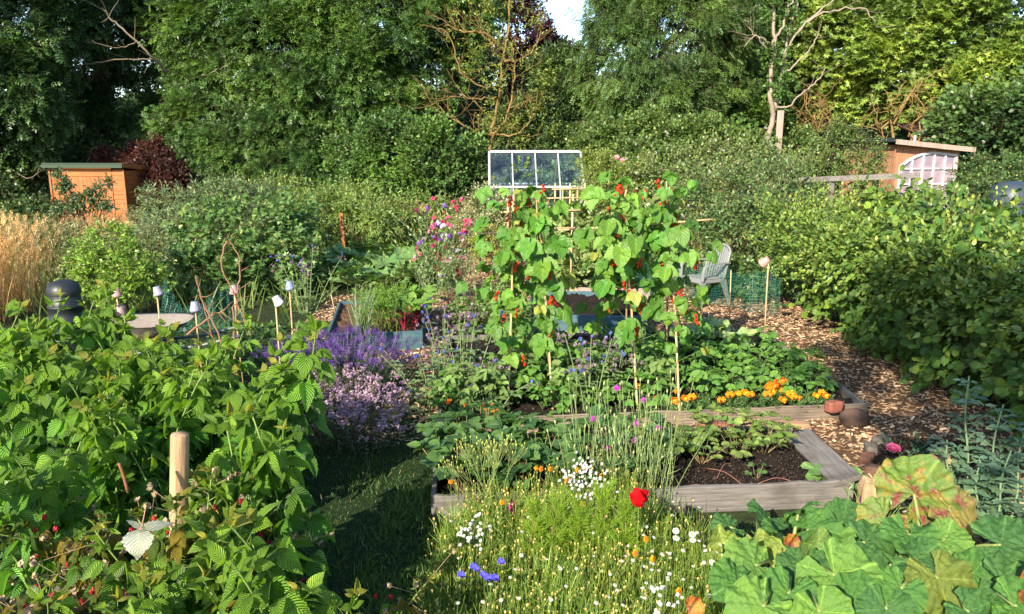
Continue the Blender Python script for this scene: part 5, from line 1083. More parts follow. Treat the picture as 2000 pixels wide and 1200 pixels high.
def beanflower(parent, p, off, n=5):
    mb = MB(); k = n; pos = p + np.column_stack([rng.normal(size=k) * .014, rng.normal(size=k) * .012, np.linspace(-.032, .035, k)]); mb.inst(cluster(11, .5, .42, 5, shades=(.75, 1.2)), pos, rvec(k), A(0, 0, 1), .017 + .009 * rng.random(k), cvar(k, (0.68, 0.045, 0.014), (0.78, 0.09, 0.025), .1))
    mb.tube([p + A(0, .02, -.10), p + A(0, 0, .03)], .0018, 4, (.1, .16, .04)); mb.build('flower', M['petal'], parent, off=off)
# leaf density by height: full at the top, thinner around the middle, fuller again low down
def bean_plant(key, label, leaves, flowers, top=1.0, sizes=(.10, .17), zlo=.15, extra=()):
    q = cl_[key]; base, tip = q[0], q[-1]; off = A(base[0], base[1], .08); t = thing('runner_bean', off, label, 'bean plant', 'runner beans on the cane frame'); lm, sm = MB(), MB(); acc = dict(lf=[], st=[])
    tt_ = np.linspace(0, top, 60); path = base + (tip - base) * tt_[:, None]; ang = tt_ * 30 + rng.random() * 6; sm.tube(path + np.column_stack([np.cos(ang) * .016, np.sin(ang) * .016, np.zeros(60)]), .0035, 5, (0.12, 0.17, 0.05), caps=False)
    leaves = int(leaves * 1.7)
    for i in range(leaves):
        u = (i + rng.random()) / leaves; tz = zlo + (top - zlo) * u ** .8; p = base + (tip - base) * tz; az = rng.random() * 2 * pi
        if rng.random() < .65: az = -pi / 2 + rng.normal() * 1.0
        d = A(cos(az), sin(az), .25 + rng.normal() * .25); s = (sizes[0] + (sizes[1] - sizes[0]) * rng.random()) * (0.75 if tz > .93 else 1)
        trifol(acc, p, d, .04 + .34 * rng.random() ** 1.3, s * (.75 + .4 * rng.random()), 3, .75 + .3 * rng.random(), cvar(1, *BC, sd=.18)[0] if rng.random() > .08 else A(0.22, 0.26, 0.05))
    for (u, v, s) in extra:
        p = pt(u, v, base[1] * .5 + YR_ * .5 - .12); b = base + (tip - base) * np.clip((p[2] - base[2]) / (tip[2] - base[2]), .05, 1); trifol(acc, b, p - b + A(0, 0, .02), np.linalg.norm(p - b), s, 3, .75, cvar(1, *BC)[0])
    flush(acc, lm, sm, T_bean); f = lm.build('foliage', M['bean'], t, off=off); sm.build('vine', M['stem'], t, off=off)
    flowers = int(flowers * 1.2)
    for i in range(flowers):
        tz = .25 + .75 * top * ((i + rng.random()) / max(flowers, 1)) ** .75; p = base + (tip - base) * tz + A(rng.normal() * .10, -.10 + rng.normal() * .08, rng.normal() * .05); beanflower(t, p, off, 3 + int(4 * rng.random()))
    return t
bean_plant('fa', 'scarlet runner bean climbing the leftmost front cane', 20, 9, extra=((945, 375, .13), (905, 560, .11), (945, 480, .13), (985, 500, .15)), zlo=.2)
bean_plant('fb', 'scarlet runner bean with the largest heart shaped leaves on the second front cane', 18, 6, extra=((1060, 520, .21), (1035, 480, .18), (1090, 475, .18), (1065, 630, .15), (1085, 560, .16), (1100, 610, .15)), sizes=(.11, .18), zlo=.22)
bean_plant('fc', 'scarlet runner bean climbing the third front cane', 21, 10, extra=((1215, 490, .21), (1190, 440, .18), (1185, 560, .16), (1140, 455, .17), (1160, 380, .17), (1240, 470, .18)), sizes=(.11, .18), zlo=.25)
bean_plant('fd', 'scarlet runner bean climbing the rightmost front cane, nearest the marigolds', 20, 10, extra=((1330, 455, .16), (1300, 530, .15), (1330, 590, .13), (1345, 500, .14), (1275, 610, .15), (1390, 500, .10), (1400, 480, .09)), sizes=(.10, .165), zlo=.2)
bean_plant('ba', 'scarlet runner bean on the left cane of the back row', 17, 5, zlo=.25)
bean_plant('bb', 'scarlet runner bean on the second cane of the back row', 14, 4, zlo=.4, extra=((1090, 690, .13), (1040, 700, .12), (1110, 500, .12), (1095, 420, .12), (1025, 640, .12)))
bean_plant('bc', 'scarlet runner bean on the third cane of the back row, rising between the pairs', 20, 8, zlo=.3, extra=((1130, 450, .15), (1120, 400, .13), (1150, 520, .14), (1110, 560, .12), (1140, 600, .13), (1120, 640, .13), (1160, 640, .14), (1150, 700, .12), (1180, 690, .12)))
bean_plant('bd', 'scarlet runner bean on the right cane of the back row, reaching towards the chair', 21, 9, extra=((1385, 490, .11), (1350, 620, .16), (1370, 640, .15)), zlo=.25)
bean_plant('x', 'scarlet runner bean on the extra cane in the middle of the row', 15, 6, zlo=.35, extra=((1230, 660, .13), (1290, 680, .12), (1270, 560, .12), (1260, 500, .13), (1265, 440, .12)))

# ------------------------------------------------------------------ low crops in the big bed
def leafy(name, mats, H, nl, size, tms, c1, c2, n3=3, spread=.14, hang=.45, stc=(0.10, 0.17, 0.05), sr=.0025, pet=.05, cat='plant', group=None, label=None, loc=(0, 0, 0)):
    t = thing(name, loc, label, cat, group); lm, sm = MB(), MB(); acc = dict(lf=[], st=[]); o = A(*loc)
    for i in range(nl):
        az = i * 2.4 + rng.normal() * .4; z = H * (0.15 + 0.85 * ((i + .5) / nl) ** .75); r = spread * (.35 + .65 * rng.random()) * (1.15 - .5 * z / H)
        B = o + A(cos(az) * r * .5, sin(az) * r * .5, z * .75); d = A(cos(az), sin(az), .55 + .3 * rng.normal()); trifol(acc, B, d, pet * (.7 + .8 * rng.random()), size * (.7 + .5 * rng.random()), n3, hang, cvar(1, c1, c2, .16)[0]); acc['st'].append((o + A(0, 0, 0), B))
    flush(acc, lm, sm, tms, stc, sr); lm.build('foliage', M[mats], t, off=o); sm.build('stems', M['stem'], t, off=o); return t
protoB = [leafy('dwarf_bean', 'bean', .34, 15, .085, T_bean, (0.06, 0.16, 0.028), (0.115, 0.225, 0.045), 3, .16, .5, label='dwarf bean', cat='bean plant', group='dwarf beans', loc=(0, 0, 0)) for _ in range(4)]
pos = []
for v, us in ((690, (1350, 1400, 1450, 1490)), (712, (1310, 1350, 1400, 1445, 1490, 1530)), (738, (1355, 1395, 1440, 1485, 1530, 1570)), (765, (1350, 1400, 1450, 1500, 1545, 1590)), (782, (1370, 1430, 1480, 1530, 1580))):
    for u in us: pos.append((u + rng.normal() * 6, v + rng.normal() * 5))
pos += [(970, 730), (1020, 725), (1065, 730), (1110, 715), (1150, 720), (1250, 700), (1190, 700), (1280, 720), (1310, 745), (1090, 690), (1030, 690), (1170, 670), (1260, 670), (890, 770), (870, 800), (1060, 800), (1110, 800), (1210, 800), (1270, 795)] + [(1280, 765), (1265, 735), (1210, 775), (1180, 745), (1130, 780), (1100, 745), (1050, 775), (1215, 715), (1010, 790), (960, 790), (930, 760), (1160, 795)]
DBL = 'bushy dwarf bean plant in the low green mass behind the marigolds'
for i, (u, v) in enumerate(pos):
    p = g(u, v, .08); L_ = DBL if i < 27 else 'dwarf bean plant at the foot of the bamboo canes in the big bed'
    if i < 4: c = protoB[i]; c.location = tuple(p); c['label'] = L_; c.rotation_euler = (0, 0, rng.random() * 6)
    else: c = dup(protoB[i % 4], p, rng.random() * 6, .8 + .4 * rng.random(), L_)
    c['group'] = 'dwarf beans behind the marigolds' if i < 27 else 'dwarf beans at the foot of the canes'
# marigolds: fine foliage and orange pompons
def marigold(loc, nf, label, fcol=((0.85, 0.26, 0.01), (0.95, 0.40, 0.015)), s=.066, H=.13, group='marigolds along the front of the bean bed', fol=((0.05, 0.12, 0.03), (0.10, 0.18, 0.05))):
    o = A(*loc); t = thing('marigold', o, label, 'marigold', group); lm = MB(); n = 34; d = A(0, 0, .9) + rng.normal(size=(n, 3)) * .7; lm.inst(T_stick, np.repeat(o[None], n, 0), d, A(.1, .2, 1), np.stack([np.full(n, .004), H * (.5 + .5 * rng.random(n)), np.full(n, .004)], 1), cvar(n, *fol))
    P = o + rng.normal(size=(40, 3)) * A(.05, .05, .03) + A(0, 0, H * .55); shoots(lm, None, T_lance, P, rng.normal(size=(40, 3)) + A(0, 0, .6), .05, 6, .035, lambda m: cvar(m, *fol)); lm.build('foliage', M['grass'], t, off=o)
    for i in range(nf):
        e = o + A(rng.normal() * .055, -.03 + rng.normal() * .035, H * (.8 + .5 * rng.random())); b = MB(); ss = s * (.8 + .4 * rng.random()); b.inst(cluster(46, .5, .17, 40 + i, flat_=.62), e[None], A(0, 1, 0.2), A(0, -.55, 1), ss, cvar(1, *fcol, sd=.05)); b.tube([o, e], .0022, 4, fol[0]); b.build('flower', M['petal'], t, off=o)
    return t
mg = [(1288, 800, 2), (1306, 803, 2), (1352, 806, 2), (1388, 806, 1), (1430, 803, 1), (1455, 800, 3), (1488, 797, 2), (1512, 793, 3), (1522, 790, 2), (1548, 796, 2), (1572, 800, 2), (1606, 798, 2)]
for u, v, n in mg: marigold(g(u, v, .08), n, 'orange marigold flowering along the front board of the big bed')
marigold(g(1516, 788, .08), 4, 'tallest marigold with deep orange flowers, among those at the right of the big bed', ((0.85, 0.17, 0.008), (0.9, 0.24, 0.01)), .085, .2, None)
for u, v in ((955, 815), (890, 815), (975, 830), (1245, 780)): marigold(g(u, v, .08), 3, 'dark orange nasturtium like flowers low in the shade at the left of the big bed' if u < 1000 else 'small orange marigold at the foot of the third front bean cane', ((0.75, 0.16, 0.01), (0.85, 0.3, 0.01)), .04, .14, 'orange flowers in the shade' if u < 1000 else None)
# kale / squash leaves behind
def bigleaf(name, label, loc, n, size, tms, c1, c2, H=.3, mat='squash', cat='plant', group=None, r=.22, up=.9, stc=(0.16, 0.22, 0.08)):
    o = A(*loc); t = thing(name, o, label, cat, group); lm, sm = MB(), MB()
    for i in range(n):
        az = i * 2.4 + rng.normal() * .3; rr = r * (.3 + .7 * rng.random()); z = H * (.5 + .5 * rng.random()); d = A(cos(az), sin(az), up * (.3 + .6 * rng.random())); B = o + A(cos(az) * rr, sin(az) * rr, z); sm.tube(smooth([o, o + (B - o) * A(.4, .4, .7), B], 3), .006, 5, stc, caps=False)
        s = size * (.7 + .5 * rng.random()); lm.inst(tms[i % len(tms)], B[None], d, A(0, -.3, 1) + rvec(1)[0] * .35, s, cvar(1, c1, c2, .15))
    lm.build('foliage', M[mat], t, off=o); sm.build('stems', M['stem'], t, off=o); return t
def polar_leaf(seed, lobes=5, depth=.22, wave=.10, nr=7, na=34, gap=.5, cup=.15, wk=7, ruff=.05, quilt=.0):
    r = np.random.default_rng(seed); v = []; u = []; ph = r.random(4) * 6.28
    angs = np.linspace(-pi + gap, pi - gap, na)
    for i in range(nr + 1):
        f = i / nr
        for a in angs:
            R_ = (.56 + .44 * max(0, cos(a / 2)) ** .7) * (1 - depth * (.5 - .5 * cos(lobes * a + 0))) * (1 + ruff * (sin(9 * a + ph[0]) + .5 * sin(19 * a + ph[1])) * f)
            x, y = sin(a) * R_ * f * .72, cos(a) * R_ * f * .72 + .12; z = cup * f * f * (1 - .6 * max(0, cos(a))) + wave * f ** 2.2 * (sin(wk * a + ph[1]) + .5 * sin(wk * 1.7 * a + ph[2])) * .5 - .14 * f * f * max(0, cos(a)) + .05 * f * sin(2 * a + ph[3])
            z += .018 * f * (1 - f) * 2 * cos(lobes * a * 2) + .022 * f * sin(7 * x / .3 + ph[0]) * sin(6 * y / .3 + ph[2])
            z += quilt * (1.6 * abs(sin(a * lobes / 2 + 0)) ** .7 * f * (1 - f * f) + .9 * sin(24 * f + 5 * abs(sin(a * lobes / 2)) + .8 * sin(7 * a)) * f * (1 - f)) + quilt * .9 * f ** 3 * sin(13 * a + ph[3] + 1.5 * sin(4 * a + ph[1]))
            v.append((x, y, z)); u.append((((a * lobes / (2 * pi) + .5) % 1 - .5) * 2, f, 0))
    F = [(i * na + j, i * na + j + 1, (i + 1) * na + j + 1, (i + 1) * na + j) for i in range(nr) for j in range(na - 1)]
    return tmpl(v, [np.array(F)], u)
T_sq = [polar_leaf(i, 5, .30, .10, 5, 26, .45, .12) for i in range(3)]
T_cab = [polar_leaf(20 + i, 1, .0, .16, 6, 30, .7, .25, 6, .06) for i in range(2)]
for u, v, s, n, lab in ((1390, 680, .26, 7, 'pale green kale with broad leaves at the back right of the bean canes'), (1440, 700, .20, 5, 'smaller kale plant between the broad kale and the path'), (1350, 690, .22, 6, 'kale plant with drooping yellow green leaves behind the rightmost bean cane')):
    bigleaf('kale', lab, g(u, v, .08), n, s, T_cab, (0.12, 0.20, 0.07), (0.20, 0.28, 0.11), .26, group=None, r=.16)
sqp = [(640, 590, 14.0), (690, 560, 13.4), (740, 545, 13.2), (790, 555, 13), (660, 520, 14.6), (720, 520, 14.4), (775, 520, 14.2), (815, 540, 13.6), (700, 590, 12.4), (760, 575, 12.4)]
sq0 = [bigleaf('courgette', 'courgette plant', (0, 0, 0), 15, .27, T_sq, (0.065, 0.15, 0.04), (0.13, 0.22, 0.07), .42, r=.35) for _ in range(2)]
for i, (u, v, Y) in enumerate(sqp):
    x = (u - 1000) / FPX * (Y * .978 + .45); L_ = 'courgette plant with big pale veined leaves in the bed behind the blue planter box'; c = sq0[i] if i < 2 else dup(sq0[i % 2], (0, 0, 0), 0)
    c.location = (x, Y, 0); c.rotation_euler = (0, 0, rng.random() * 6); c['label'] = L_; c['group'] = 'courgette plants behind the blue box'
pot0 = [leafy('potato_plant', 'shrub', .6, 44, .10, [T_oval], (0.06, 0.15, 0.025), (0.13, 0.23, 0.045), 5, .42, .3, label='potato', cat='plant') for _ in range(2)]
for i, (u, Y) in enumerate(((650, 15.6), (700, 15.8), (750, 15.4), (800, 15.2), (670, 16.6), (730, 16.4), (790, 16.2), (840, 15.6))):
    c = pot0[i] if i < 2 else dup(pot0[i % 2], (0, 0, 0), 0); c.location = ((u - 1000) / FPX * (Y * .978 + .4), Y, 0); c.rotation_euler = (0, 0, rng.random() * 6); c['label'] = 'bright green potato plant in the row behind the courgettes'; c['group'] = 'potato plants behind the courgettes'
# leafy mounds behind the bean frame (squash, flowering salad) and yellowish low bush
shrub('leafy_clump', 'mixed leafy clump behind the left end of the bean frame, beside the wood chips', 'plant', [(-.05, 9.9, .22, .3), (-.45, 9.6, .22, .28), (-.25, 10.5, .2, .3), (.05, 9.2, .2, .26)], T_oval, 170, 6, .2, .075, (0.06, 0.13, 0.025), (0.13, 0.21, 0.05), mat='shrub')
shrub('golden_bush', 'small yellow green feathery bush behind the left end of the bean frame', 'bush', LG([(960, 478, 14.5, .32), (935, 480, 14.6, .25), (985, 480, 14.4, .24)]), T_lance, 300, 8, .18, .05, (0.16, 0.20, 0.02), (0.30, 0.32, 0.04))
shrub('white_flowered_bush', 'pale bush with cream blossom left of the bean frame top', 'bush', LG([(945, 420, 17, .5), (925, 450, 16.5, .42), (980, 440, 16.5, .45), (1030, 430, 17, .45), (950, 395, 17.6, .4)]), T_oval, 120, 7, .25, .07, (0.10, 0.15, 0.05), (0.24, 0.27, 0.14), tip=((.55, .52, .36), .35))
shrub('squash_plant', 'pale leafy squash sprawl seen between the bean canes behind the ridge cane', 'plant', LG([(1120, 480, 14, .4), (1180, 500, 13.6, .4), (1080, 500, 13.8, .4), (1240, 480, 14, .4), (1140, 440, 15, .4), (1250, 440, 15, .4), (1110, 530, 13, .3), (1200, 535, 12.9, .3)]), T_farw, 90, 6, .25, .13, (0.10, 0.16, 0.04), (0.19, 0.25, 0.08))

# ------------------------------------------------------------------ sweet peas, borage, chives, carrots, beetroot, lavender, oregano
sp0 = A((870 - 1000) / FPX * 12.2, 12.0, 0); spt = thing('sweet_peas', sp0, 'tall clump of sweet peas with pink, red and mauve flowers', 'sweet peas'); lm, sm = MB(), MB()
P = sp0 + np.column_stack([rng.normal(size=170) * .24, rng.normal(size=170) * .22, np.abs(rng.normal(size=170)) * .4]); P[:, 2] = np.clip(P[:, 2], 0, 1.1); shoots(lm, sm, [T_lance, T_oval2], P, A(0, 0, 1) + rng.normal(size=(170, 3)) * .33, .65, 12, .055, lambda m: cvar(m, (0.10, 0.17, 0.06), (0.21, 0.28, 0.10)), .9, .5, .05, -.05, .003, (.14, .2, .08))
lm.build('foliage', M['shrub'], spt, off=sp0); sm.build('stems', M['stem'], spt, off=sp0)
SPC = [((.62, .10, .20), 16), ((.45, .02, .08), 8), ((.30, .02, .05), 6), ((.33, .14, .55), 8), ((.75, .38, .45), 9), ((.68, .60, .66), 6)]
spx = [(885, 395), (900, 390), (912, 430), (908, 440), (893, 405), (880, 440), (905, 452), (872, 420), (850, 425), (835, 413), (813, 415), (838, 455), (848, 480), (812, 487), (820, 492), (828, 470), (900, 470), (890, 490), (845, 440), (862, 435), (916, 460), (877, 460)]
for i in range(48):
    u, v = spx[i] if i < len(spx) else (865 + rng.normal() * 32, 460 + rng.normal() * 35); cc = SPC[i % len(SPC)][0] if i > 8 else (.80, .10, .22)
    if u < 845 and i > 8: cc = ((.33, .14, .55), (.45, .05, .15), (.8, .25, .3))[i % 3]
    p = pt(u, v, 11.75 + .3 * rng.random()); b = MB(); k = 3; b.inst(cluster(7, .5, .5, i, shades=(.8, 1.2)), p + rng.normal(size=(k, 3)) * .025, rvec(k), A(0, 0, 1), .036, cc); b.build('flower', M['petal'], spt, off=sp0)
# chives, carrots and beetroot in the blue box
c0 = g(706, 655, .20); ct = thing('chives', c0, 'clump of upright blue green chives in the blue planter box', 'chives'); b = MB(); n = 150; d = A(.12, 0, 1) + rng.normal(size=(n, 3)) * .18; b.inst(T_blade, c0 + rng.normal(size=(n, 3)) * A(.05, .05, 0), d, rng.normal(size=(n, 3)), np.stack([np.full(n, .008), .35 + .3 * rng.random(n), np.full(n, .5)], 1), cvar(n, (0.12, 0.20, 0.10), (0.22, 0.30, 0.16))); b.build('leaves', M['grass'], ct, off=c0)
c0 = g(752, 648, .20); ct = thing('carrot_row', c0, 'feathery bright green carrot tops between the chives and the beetroot', 'carrots'); b = MB(); n = 70; o_ = c0 + rng.normal(size=(n, 3)) * A(.11, .25, 0); o_[:, 1] += .2; d = A(0, 0, 1) + rng.normal(size=(n, 3)) * .25; hh = .26 + .16 * rng.random(n); b.inst(T_stick, o_, d, A(.1, .3, 1), np.stack([np.full(n, .007), hh, np.full(n, .007)], 1), cvar(n, (0.17, 0.26, 0.05), (0.22, 0.3, 0.07)))
e = o_ + unit(d) * hh[:, None]; shoots(b, b, T_lance, np.repeat(e, 5, 0), np.repeat(d, 5, 0) + rng.normal(size=(n * 5, 3)) * .6, .15, 14, .034, lambda m: cvar(m, (0.08, 0.18, 0.02), (0.16, 0.27, 0.035)), 1.0, .5, .0, 0, .002, (.12, .2, .04)); b.build('foliage', M['grass'], ct, off=c0)
for u, v, n_, lab in ((790, 652, 15, 'beetroot with red stems at the front of the blue planter box'), (812, 648, 15, 'beetroot with glossy leaves at the right corner of the blue planter box'), (790, 630, 16, 'taller beetroot behind the others in the blue planter box'), (815, 628, 12, 'darker beetroot at the back right of the blue planter box')):
    bigleaf('beetroot', lab, g(u, v, .20), n_ + 8, .19, [T_borage], (0.08, 0.19, 0.03), (0.16, 0.27, 0.05), .38, 'bean', 'beetroot', None, .14, 1.2, (0.25, 0.02, 0.04))
for u, v, c, h in ((880, 640, (0.25, .02, .05), .5), (872, 655, (.28, .02, .05), .42), (890, 640, (.22, .02, .05), .45)):
    p = g(u, v); t = bigleaf('chard', 'ruby chard with dark red upright stems, %s of three left of the bean frame' % {880: 'tallest', 872: 'leftmost', 890: 'rightmost'}[u], p, 5, .15, [T_borage], (0.06, 0.12, 0.03), (0.12, 0.18, 0.05), h, 'bean', 'chard', None, .07, 1.4, c)
def lavender(loc, label, n, rx, H):
    o = A(*loc); t = thing('lavender', o, label, 'lavender'); sm, fm2 = MB(), MB(); az = rng.random(n) * 2 * pi; r = np.sqrt(rng.random(n)); b = o + np.column_stack([np.cos(az) * r * rx * .45, np.sin(az) * r * rx * .4, np.zeros(n)]); d = np.column_stack([np.cos(az) * r * .75, np.sin(az) * r * .65, np.ones(n)]) + rng.normal(size=(n, 3)) * .08; l = H * (.8 + .35 * rng.random(n))
    sm.inst(T_stick, b, d, A(.1, .2, 1), np.stack([np.full(n, .0035), l, np.full(n, .0035)], 1), cvar(n, (0.10, 0.15, 0.07), (0.17, 0.22, 0.11))); k = n * 3; i = rng.integers(0, n, k); q = b[i] + unit(d[i]) * (l[i] * (.1 + .5 * rng.random(k)))[:, None]; sm.inst(T_blade, q, d[i] + rng.normal(size=(k, 3)) * .3, rng.normal(size=(k, 3)), np.stack([np.full(k, .006), np.full(k, .07), np.full(k, .07)], 1), cvar(k, (0.07, 0.11, 0.05), (0.14, 0.19, 0.10)))
    e = b + unit(d) * l[:, None] * .97; s = .045 + .045 * rng.random(n); fm2.inst(T_spike, e, d + rng.normal(size=(n, 3)) * .1, A(0, 1, 0), np.stack([np.full(n, .08), s, np.full(n, .08)], 1), cvar(n, (0.085, 0.04, 0.19), (0.19, 0.10, 0.30), .25)); sm.build('stems', M['stem'], t, off=o); tag(fm2.build('flower_spikes', M['petal'], t, off=o), kind='stuff'); return t
lavender(g(680, 775), 'wide lavender bush in full purple flower in front of the blue planter box', 430, .60, .55)
lavender(g(610, 765), 'smaller dark purple lavender bush beside the raspberries', 180, .40, .50)
def oregano(loc, label, n, rx, H, c1=(0.34, 0.21, 0.30), c2=(0.58, 0.41, 0.48)):
    o = A(*loc); t = thing('oregano', o, label, 'oregano'); sm, fm2 = MB(), MB(); az = rng.random(n) * 2 * pi; r = np.sqrt(rng.random(n)); b = o + np.column_stack([np.cos(az) * r * rx * .5, np.sin(az) * r * rx * .5, np.zeros(n)]); d = np.column_stack([np.cos(az) * r * .7, np.sin(az) * r * .7 - .1, np.ones(n)]) + rng.normal(size=(n, 3)) * .1; l = H * (.75 + .4 * rng.random(n))
    shoots(sm, sm, T_oval, b, d, l, 12, .024, lambda m: cvar(m, (0.05, 0.10, 0.04), (0.11, 0.16, 0.07)), 1.1, .6, .1, 0, .0018, (.14, .09, .07)); T_c = cluster(22, .5, .15, 9, flat_=.75, shades=(.6, 1.3)); e = b + unit(d) * l[:, None]; hd = rng.normal(size=(n, 4, 3)) * A(.045, .045, .035); k = n * 26; i = rng.integers(0, n, k); q = e[i] + hd[i, rng.integers(0, 4, k)] + rng.normal(size=(k, 3)) * A(.012, .012, .009); fm2.inst(T_c, q, rvec(k), A(0, 0, 1), .012 + .010 * rng.random(k), cvar(k, c1, c2, .22)); sm.build('foliage', M['shrub'], t, off=o); tag(fm2.build('flower_heads', M['petal'], t, off=o), kind='stuff'); return t
oregano(g(672, 862), 'big clump of oregano covered in pale pink mauve flower heads, below the lavender', 85, .46, .52)
oregano(g(600, 860), 'oregano clump with duller mauve heads half hidden behind the raspberry leaves', 45, .30, .48)
oregano(g(715, 880), 'oregano stems leaning over the grass path with mauve heads', 34, .34, .42)
# borage: blue green leaves, arching stems, small blue and faded pink flowers
def borage(loc, label, n, H, rx=.2, size=.11):
    o = A(*loc); t = thing('borage', o, label, 'borage', None); lm, sm, fl = MB(), MB(), MB()
    for i in range(n):
        az = rng.random() * 6.28; r = rx * rng.random(); b = o + A(cos(az) * r * .3, sin(az) * r * .3, 0); e = o + A(cos(az) * r * 1.4, sin(az) * r * 1.2, H * (.65 + .45 * rng.random())); q = smooth([b, b * .5 + e * .5 + A(0, 0, .06), e], 4); sm.tube(q, np.linspace(.006, .003, len(q)), 5, (0.18, 0.24, 0.10), caps=False); m = len(q)
        for k in range(10): p = q[int(m * (.1 + .75 * k / 10))]; a2 = k * 2.4 + az; lm.inst(T_borage, p[None], A(cos(a2), sin(a2), .35), A(0, -.1, 1), size * (1.15 - .06 * k) * (.8 + .4 * rng.random()), cvar(1, (0.075, 0.14, 0.055), (0.15, 0.22, 0.09)))
        k = 5; P = e + rng.normal(size=(k, 3)) * A(.05, .05, .04) + A(0, 0, -.01)
        for p in P: sm.tube([q[-2], p], .0012, 4, (.2, .15, .13), caps=False)
        fl.inst(cluster(9, .5, .4, 3), P, rvec(k), A(0, 0, 1), .020 + .009 * rng.random(k), np.where(rng.random((k, 1)) < .16, A(0.14, 0.17, 0.55), A(0.30, 0.20, 0.24)) * (0.8 + .4 * rng.random((k, 1))))
    lm.build('foliage', M['squash'], t, off=o); sm.build('stems', M['stem'], t, off=o); tag(fl.build('flowers', M['petal'], t, off=o), kind='stuff'); return t
borage(g(845, 800), 'sprawling borage with blue flowers leaning left over the grass path', 9, .62, .42)
borage(g(905, 790), 'tall pale stemmed borage at the left end of the bean bed', 8, .95, .28)
borage(g(870, 745), 'borage with pink faded heads beside the blue planter box corner', 8, .75, .28)
borage(g(950, 815), 'leafy borage in front of the leftmost bean cane', 7, .5, .3, .13)
borage(g(1150, 815), 'grey hairy borage gone to seed in the middle front of the bean canes', 8, .78, .25, .09)
borage(g(1195, 800), 'grey borage with few blue flowers left of the third front bean cane', 6, .62, .2, .09)
borage(g(600, 610), 'tall borage with mauve faded heads behind the pots, left of the courgettes', 9, .95, .4, .1)

for u, v, H_, lab in ((960, 800, .55, 'pale leafy bean seedlings tangled at the left end of the cane frame'), (1010, 770, .6, 'pale leafy plant between the two leftmost front canes'), (1110, 790, .5, 'leafy plant in the gap between the second and third front canes'), (1165, 770, .6, 'leafy plant just left of the third front cane'), (1285, 775, .5, 'leafy plant between the two right front canes'), (900, 800, .5, 'leafy plant at the left corner of the big bed, under the tall borage'), (1060, 700, .55, 'leafy plant behind the second front cane'), (1240, 690, .5, 'leafy plant behind the third front cane')):
    leafy('climbing_bean', 'bean', H_, 30, .095, [T_borage, T_lance, T_bean[1]], (0.085, 0.16, 0.045), (0.16, 0.24, 0.075), 3, .2, .5, label=lab, cat='bean plant', loc=g(u, v, .08))
# ------------------------------------------------------------------ raspberries
def raspberry(H, seed, lean=(0, 0), lsize=.095, dens=16, yellow=0.0, fruit=0, start=.18, bloom=0):
    """one cane with its leaves in local coordinates"""
    t = thing('raspberry_cane', (0, 0, 0), 'raspberry', 'raspberry', None); lm, sm = MB(), MB(); acc = dict(lf=[], st=[]); r = np.random.default_rng(seed)
    ps = [A(0, 0, 0)]; d = unit(A(lean[0] * .5, lean[1] * .5, 1))
    for i in range(8): d = unit(d + A(lean[0], lean[1], 0) * .10 + A(r.normal() * .05, r.normal() * .05, 0)); ps.append(ps[-1] + d * H / 8)
    ps = smooth(ps, 4); m = len(ps); sm.tube(ps, np.linspace(.0075, .0035, m), 7, (0.15, 0.23, 0.05), caps=False)
    for i in range(dens):
        f = start + (1 - start) * (i + .5) / dens; k = min(m - 1, int(f * (m - 1))); B = ps[k]; ax = unit(ps[min(m - 1, k + 1)] - ps[k - 1]); az = i * 2.4 + r.normal() * .35; top = f > .86
        dd = unit(A(cos(az), sin(az), .35 if not top else 1.1) + ax * .2); s = lsize * (1.0 + .25 * r.normal() * .5) * (1 if f < .75 else (1 - f) * 2.4 + .40); c = cvar(1, (0.065, 0.190, 0.024), (0.125, 0.290, 0.040), .15)[0]
        if f > .55: w = min(1, (f - .55) / .38); c = c * (1 - w) + A(0.20, 0.36, 0.04) * w  # lime young tips, carried down the cane so lower leaves look shaded
        if f > .93 and r.random() < .4: c = A(0.36, 0.38, 0.06) * (0.8 + .4 * r.random())
        if r.random() < yellow * .5: c = cvar(1, (0.26, 0.25, 0.04), (0.34, 0.25, 0.045), .15)[0]
        elif yellow and r.random() < .6: c = cvar(1, (0.09, 0.18, 0.03), (0.17, 0.23, 0.045), .15)[0]
        trifol(acc, B, dd, s * (.55 + .5 * r.random()), s, 5 if r.random() < .5 and not top else 3, (.55 + .3 * r.random()) if not top else .1, c, .8)
    flush(acc, lm, sm, T_rasp, (0.17, 0.22, 0.06), .0016); lm.build('foliage', M['rasp'], t); 
    if bloom:
        for i in range(bloom): B = ps[int(m * (.3 + .65 * r.random()))]; q = B + A(r.normal() * .12, r.normal() * .12, r.normal() * .08); sm.tube([B, q], .0012, 4, (.3, .2, .12), caps=False); sm.inst(cluster(8, .5, .35, i), q[None], A(0, 0, 1), A(0, 1, 0), .022, (0.34, 0.24, 0.14))
    sm.build('cane', M['stem'], t)
    for i in range(fruit):
        B = ps[int(m * (.35 + .55 * r.random()))]; p = B + A(r.normal() * .10, -.05 + r.normal() * .08, r.normal() * .08 - .03); MB().inst(cluster(40, .5, .16, 3 + i, shades=(.7, 1.3)), p[None], A(0, 0, -1), A(0, 1, 0), A(.020, .024, .020)[None], (0.50, 0.03, 0.05)).build('berry', M['petal'], t)
    return t
rk = [raspberry(1.0, i, (r1, r2), .122, 23) for i, (r1, r2) in enumerate(((.05, -.3), (.4, .1), (-.4, -.2), (.25, -.4), (-.1, .3), (.3, .3)))]
rf_ = [raspberry(.75, 20 + i, (r1, r2), .065, 36, .6, 5, .1, 16) for i, (r1, r2) in enumerate(((.9, -.5), (-.8, -.7), (.2, -1.0)))]
protoused = set()
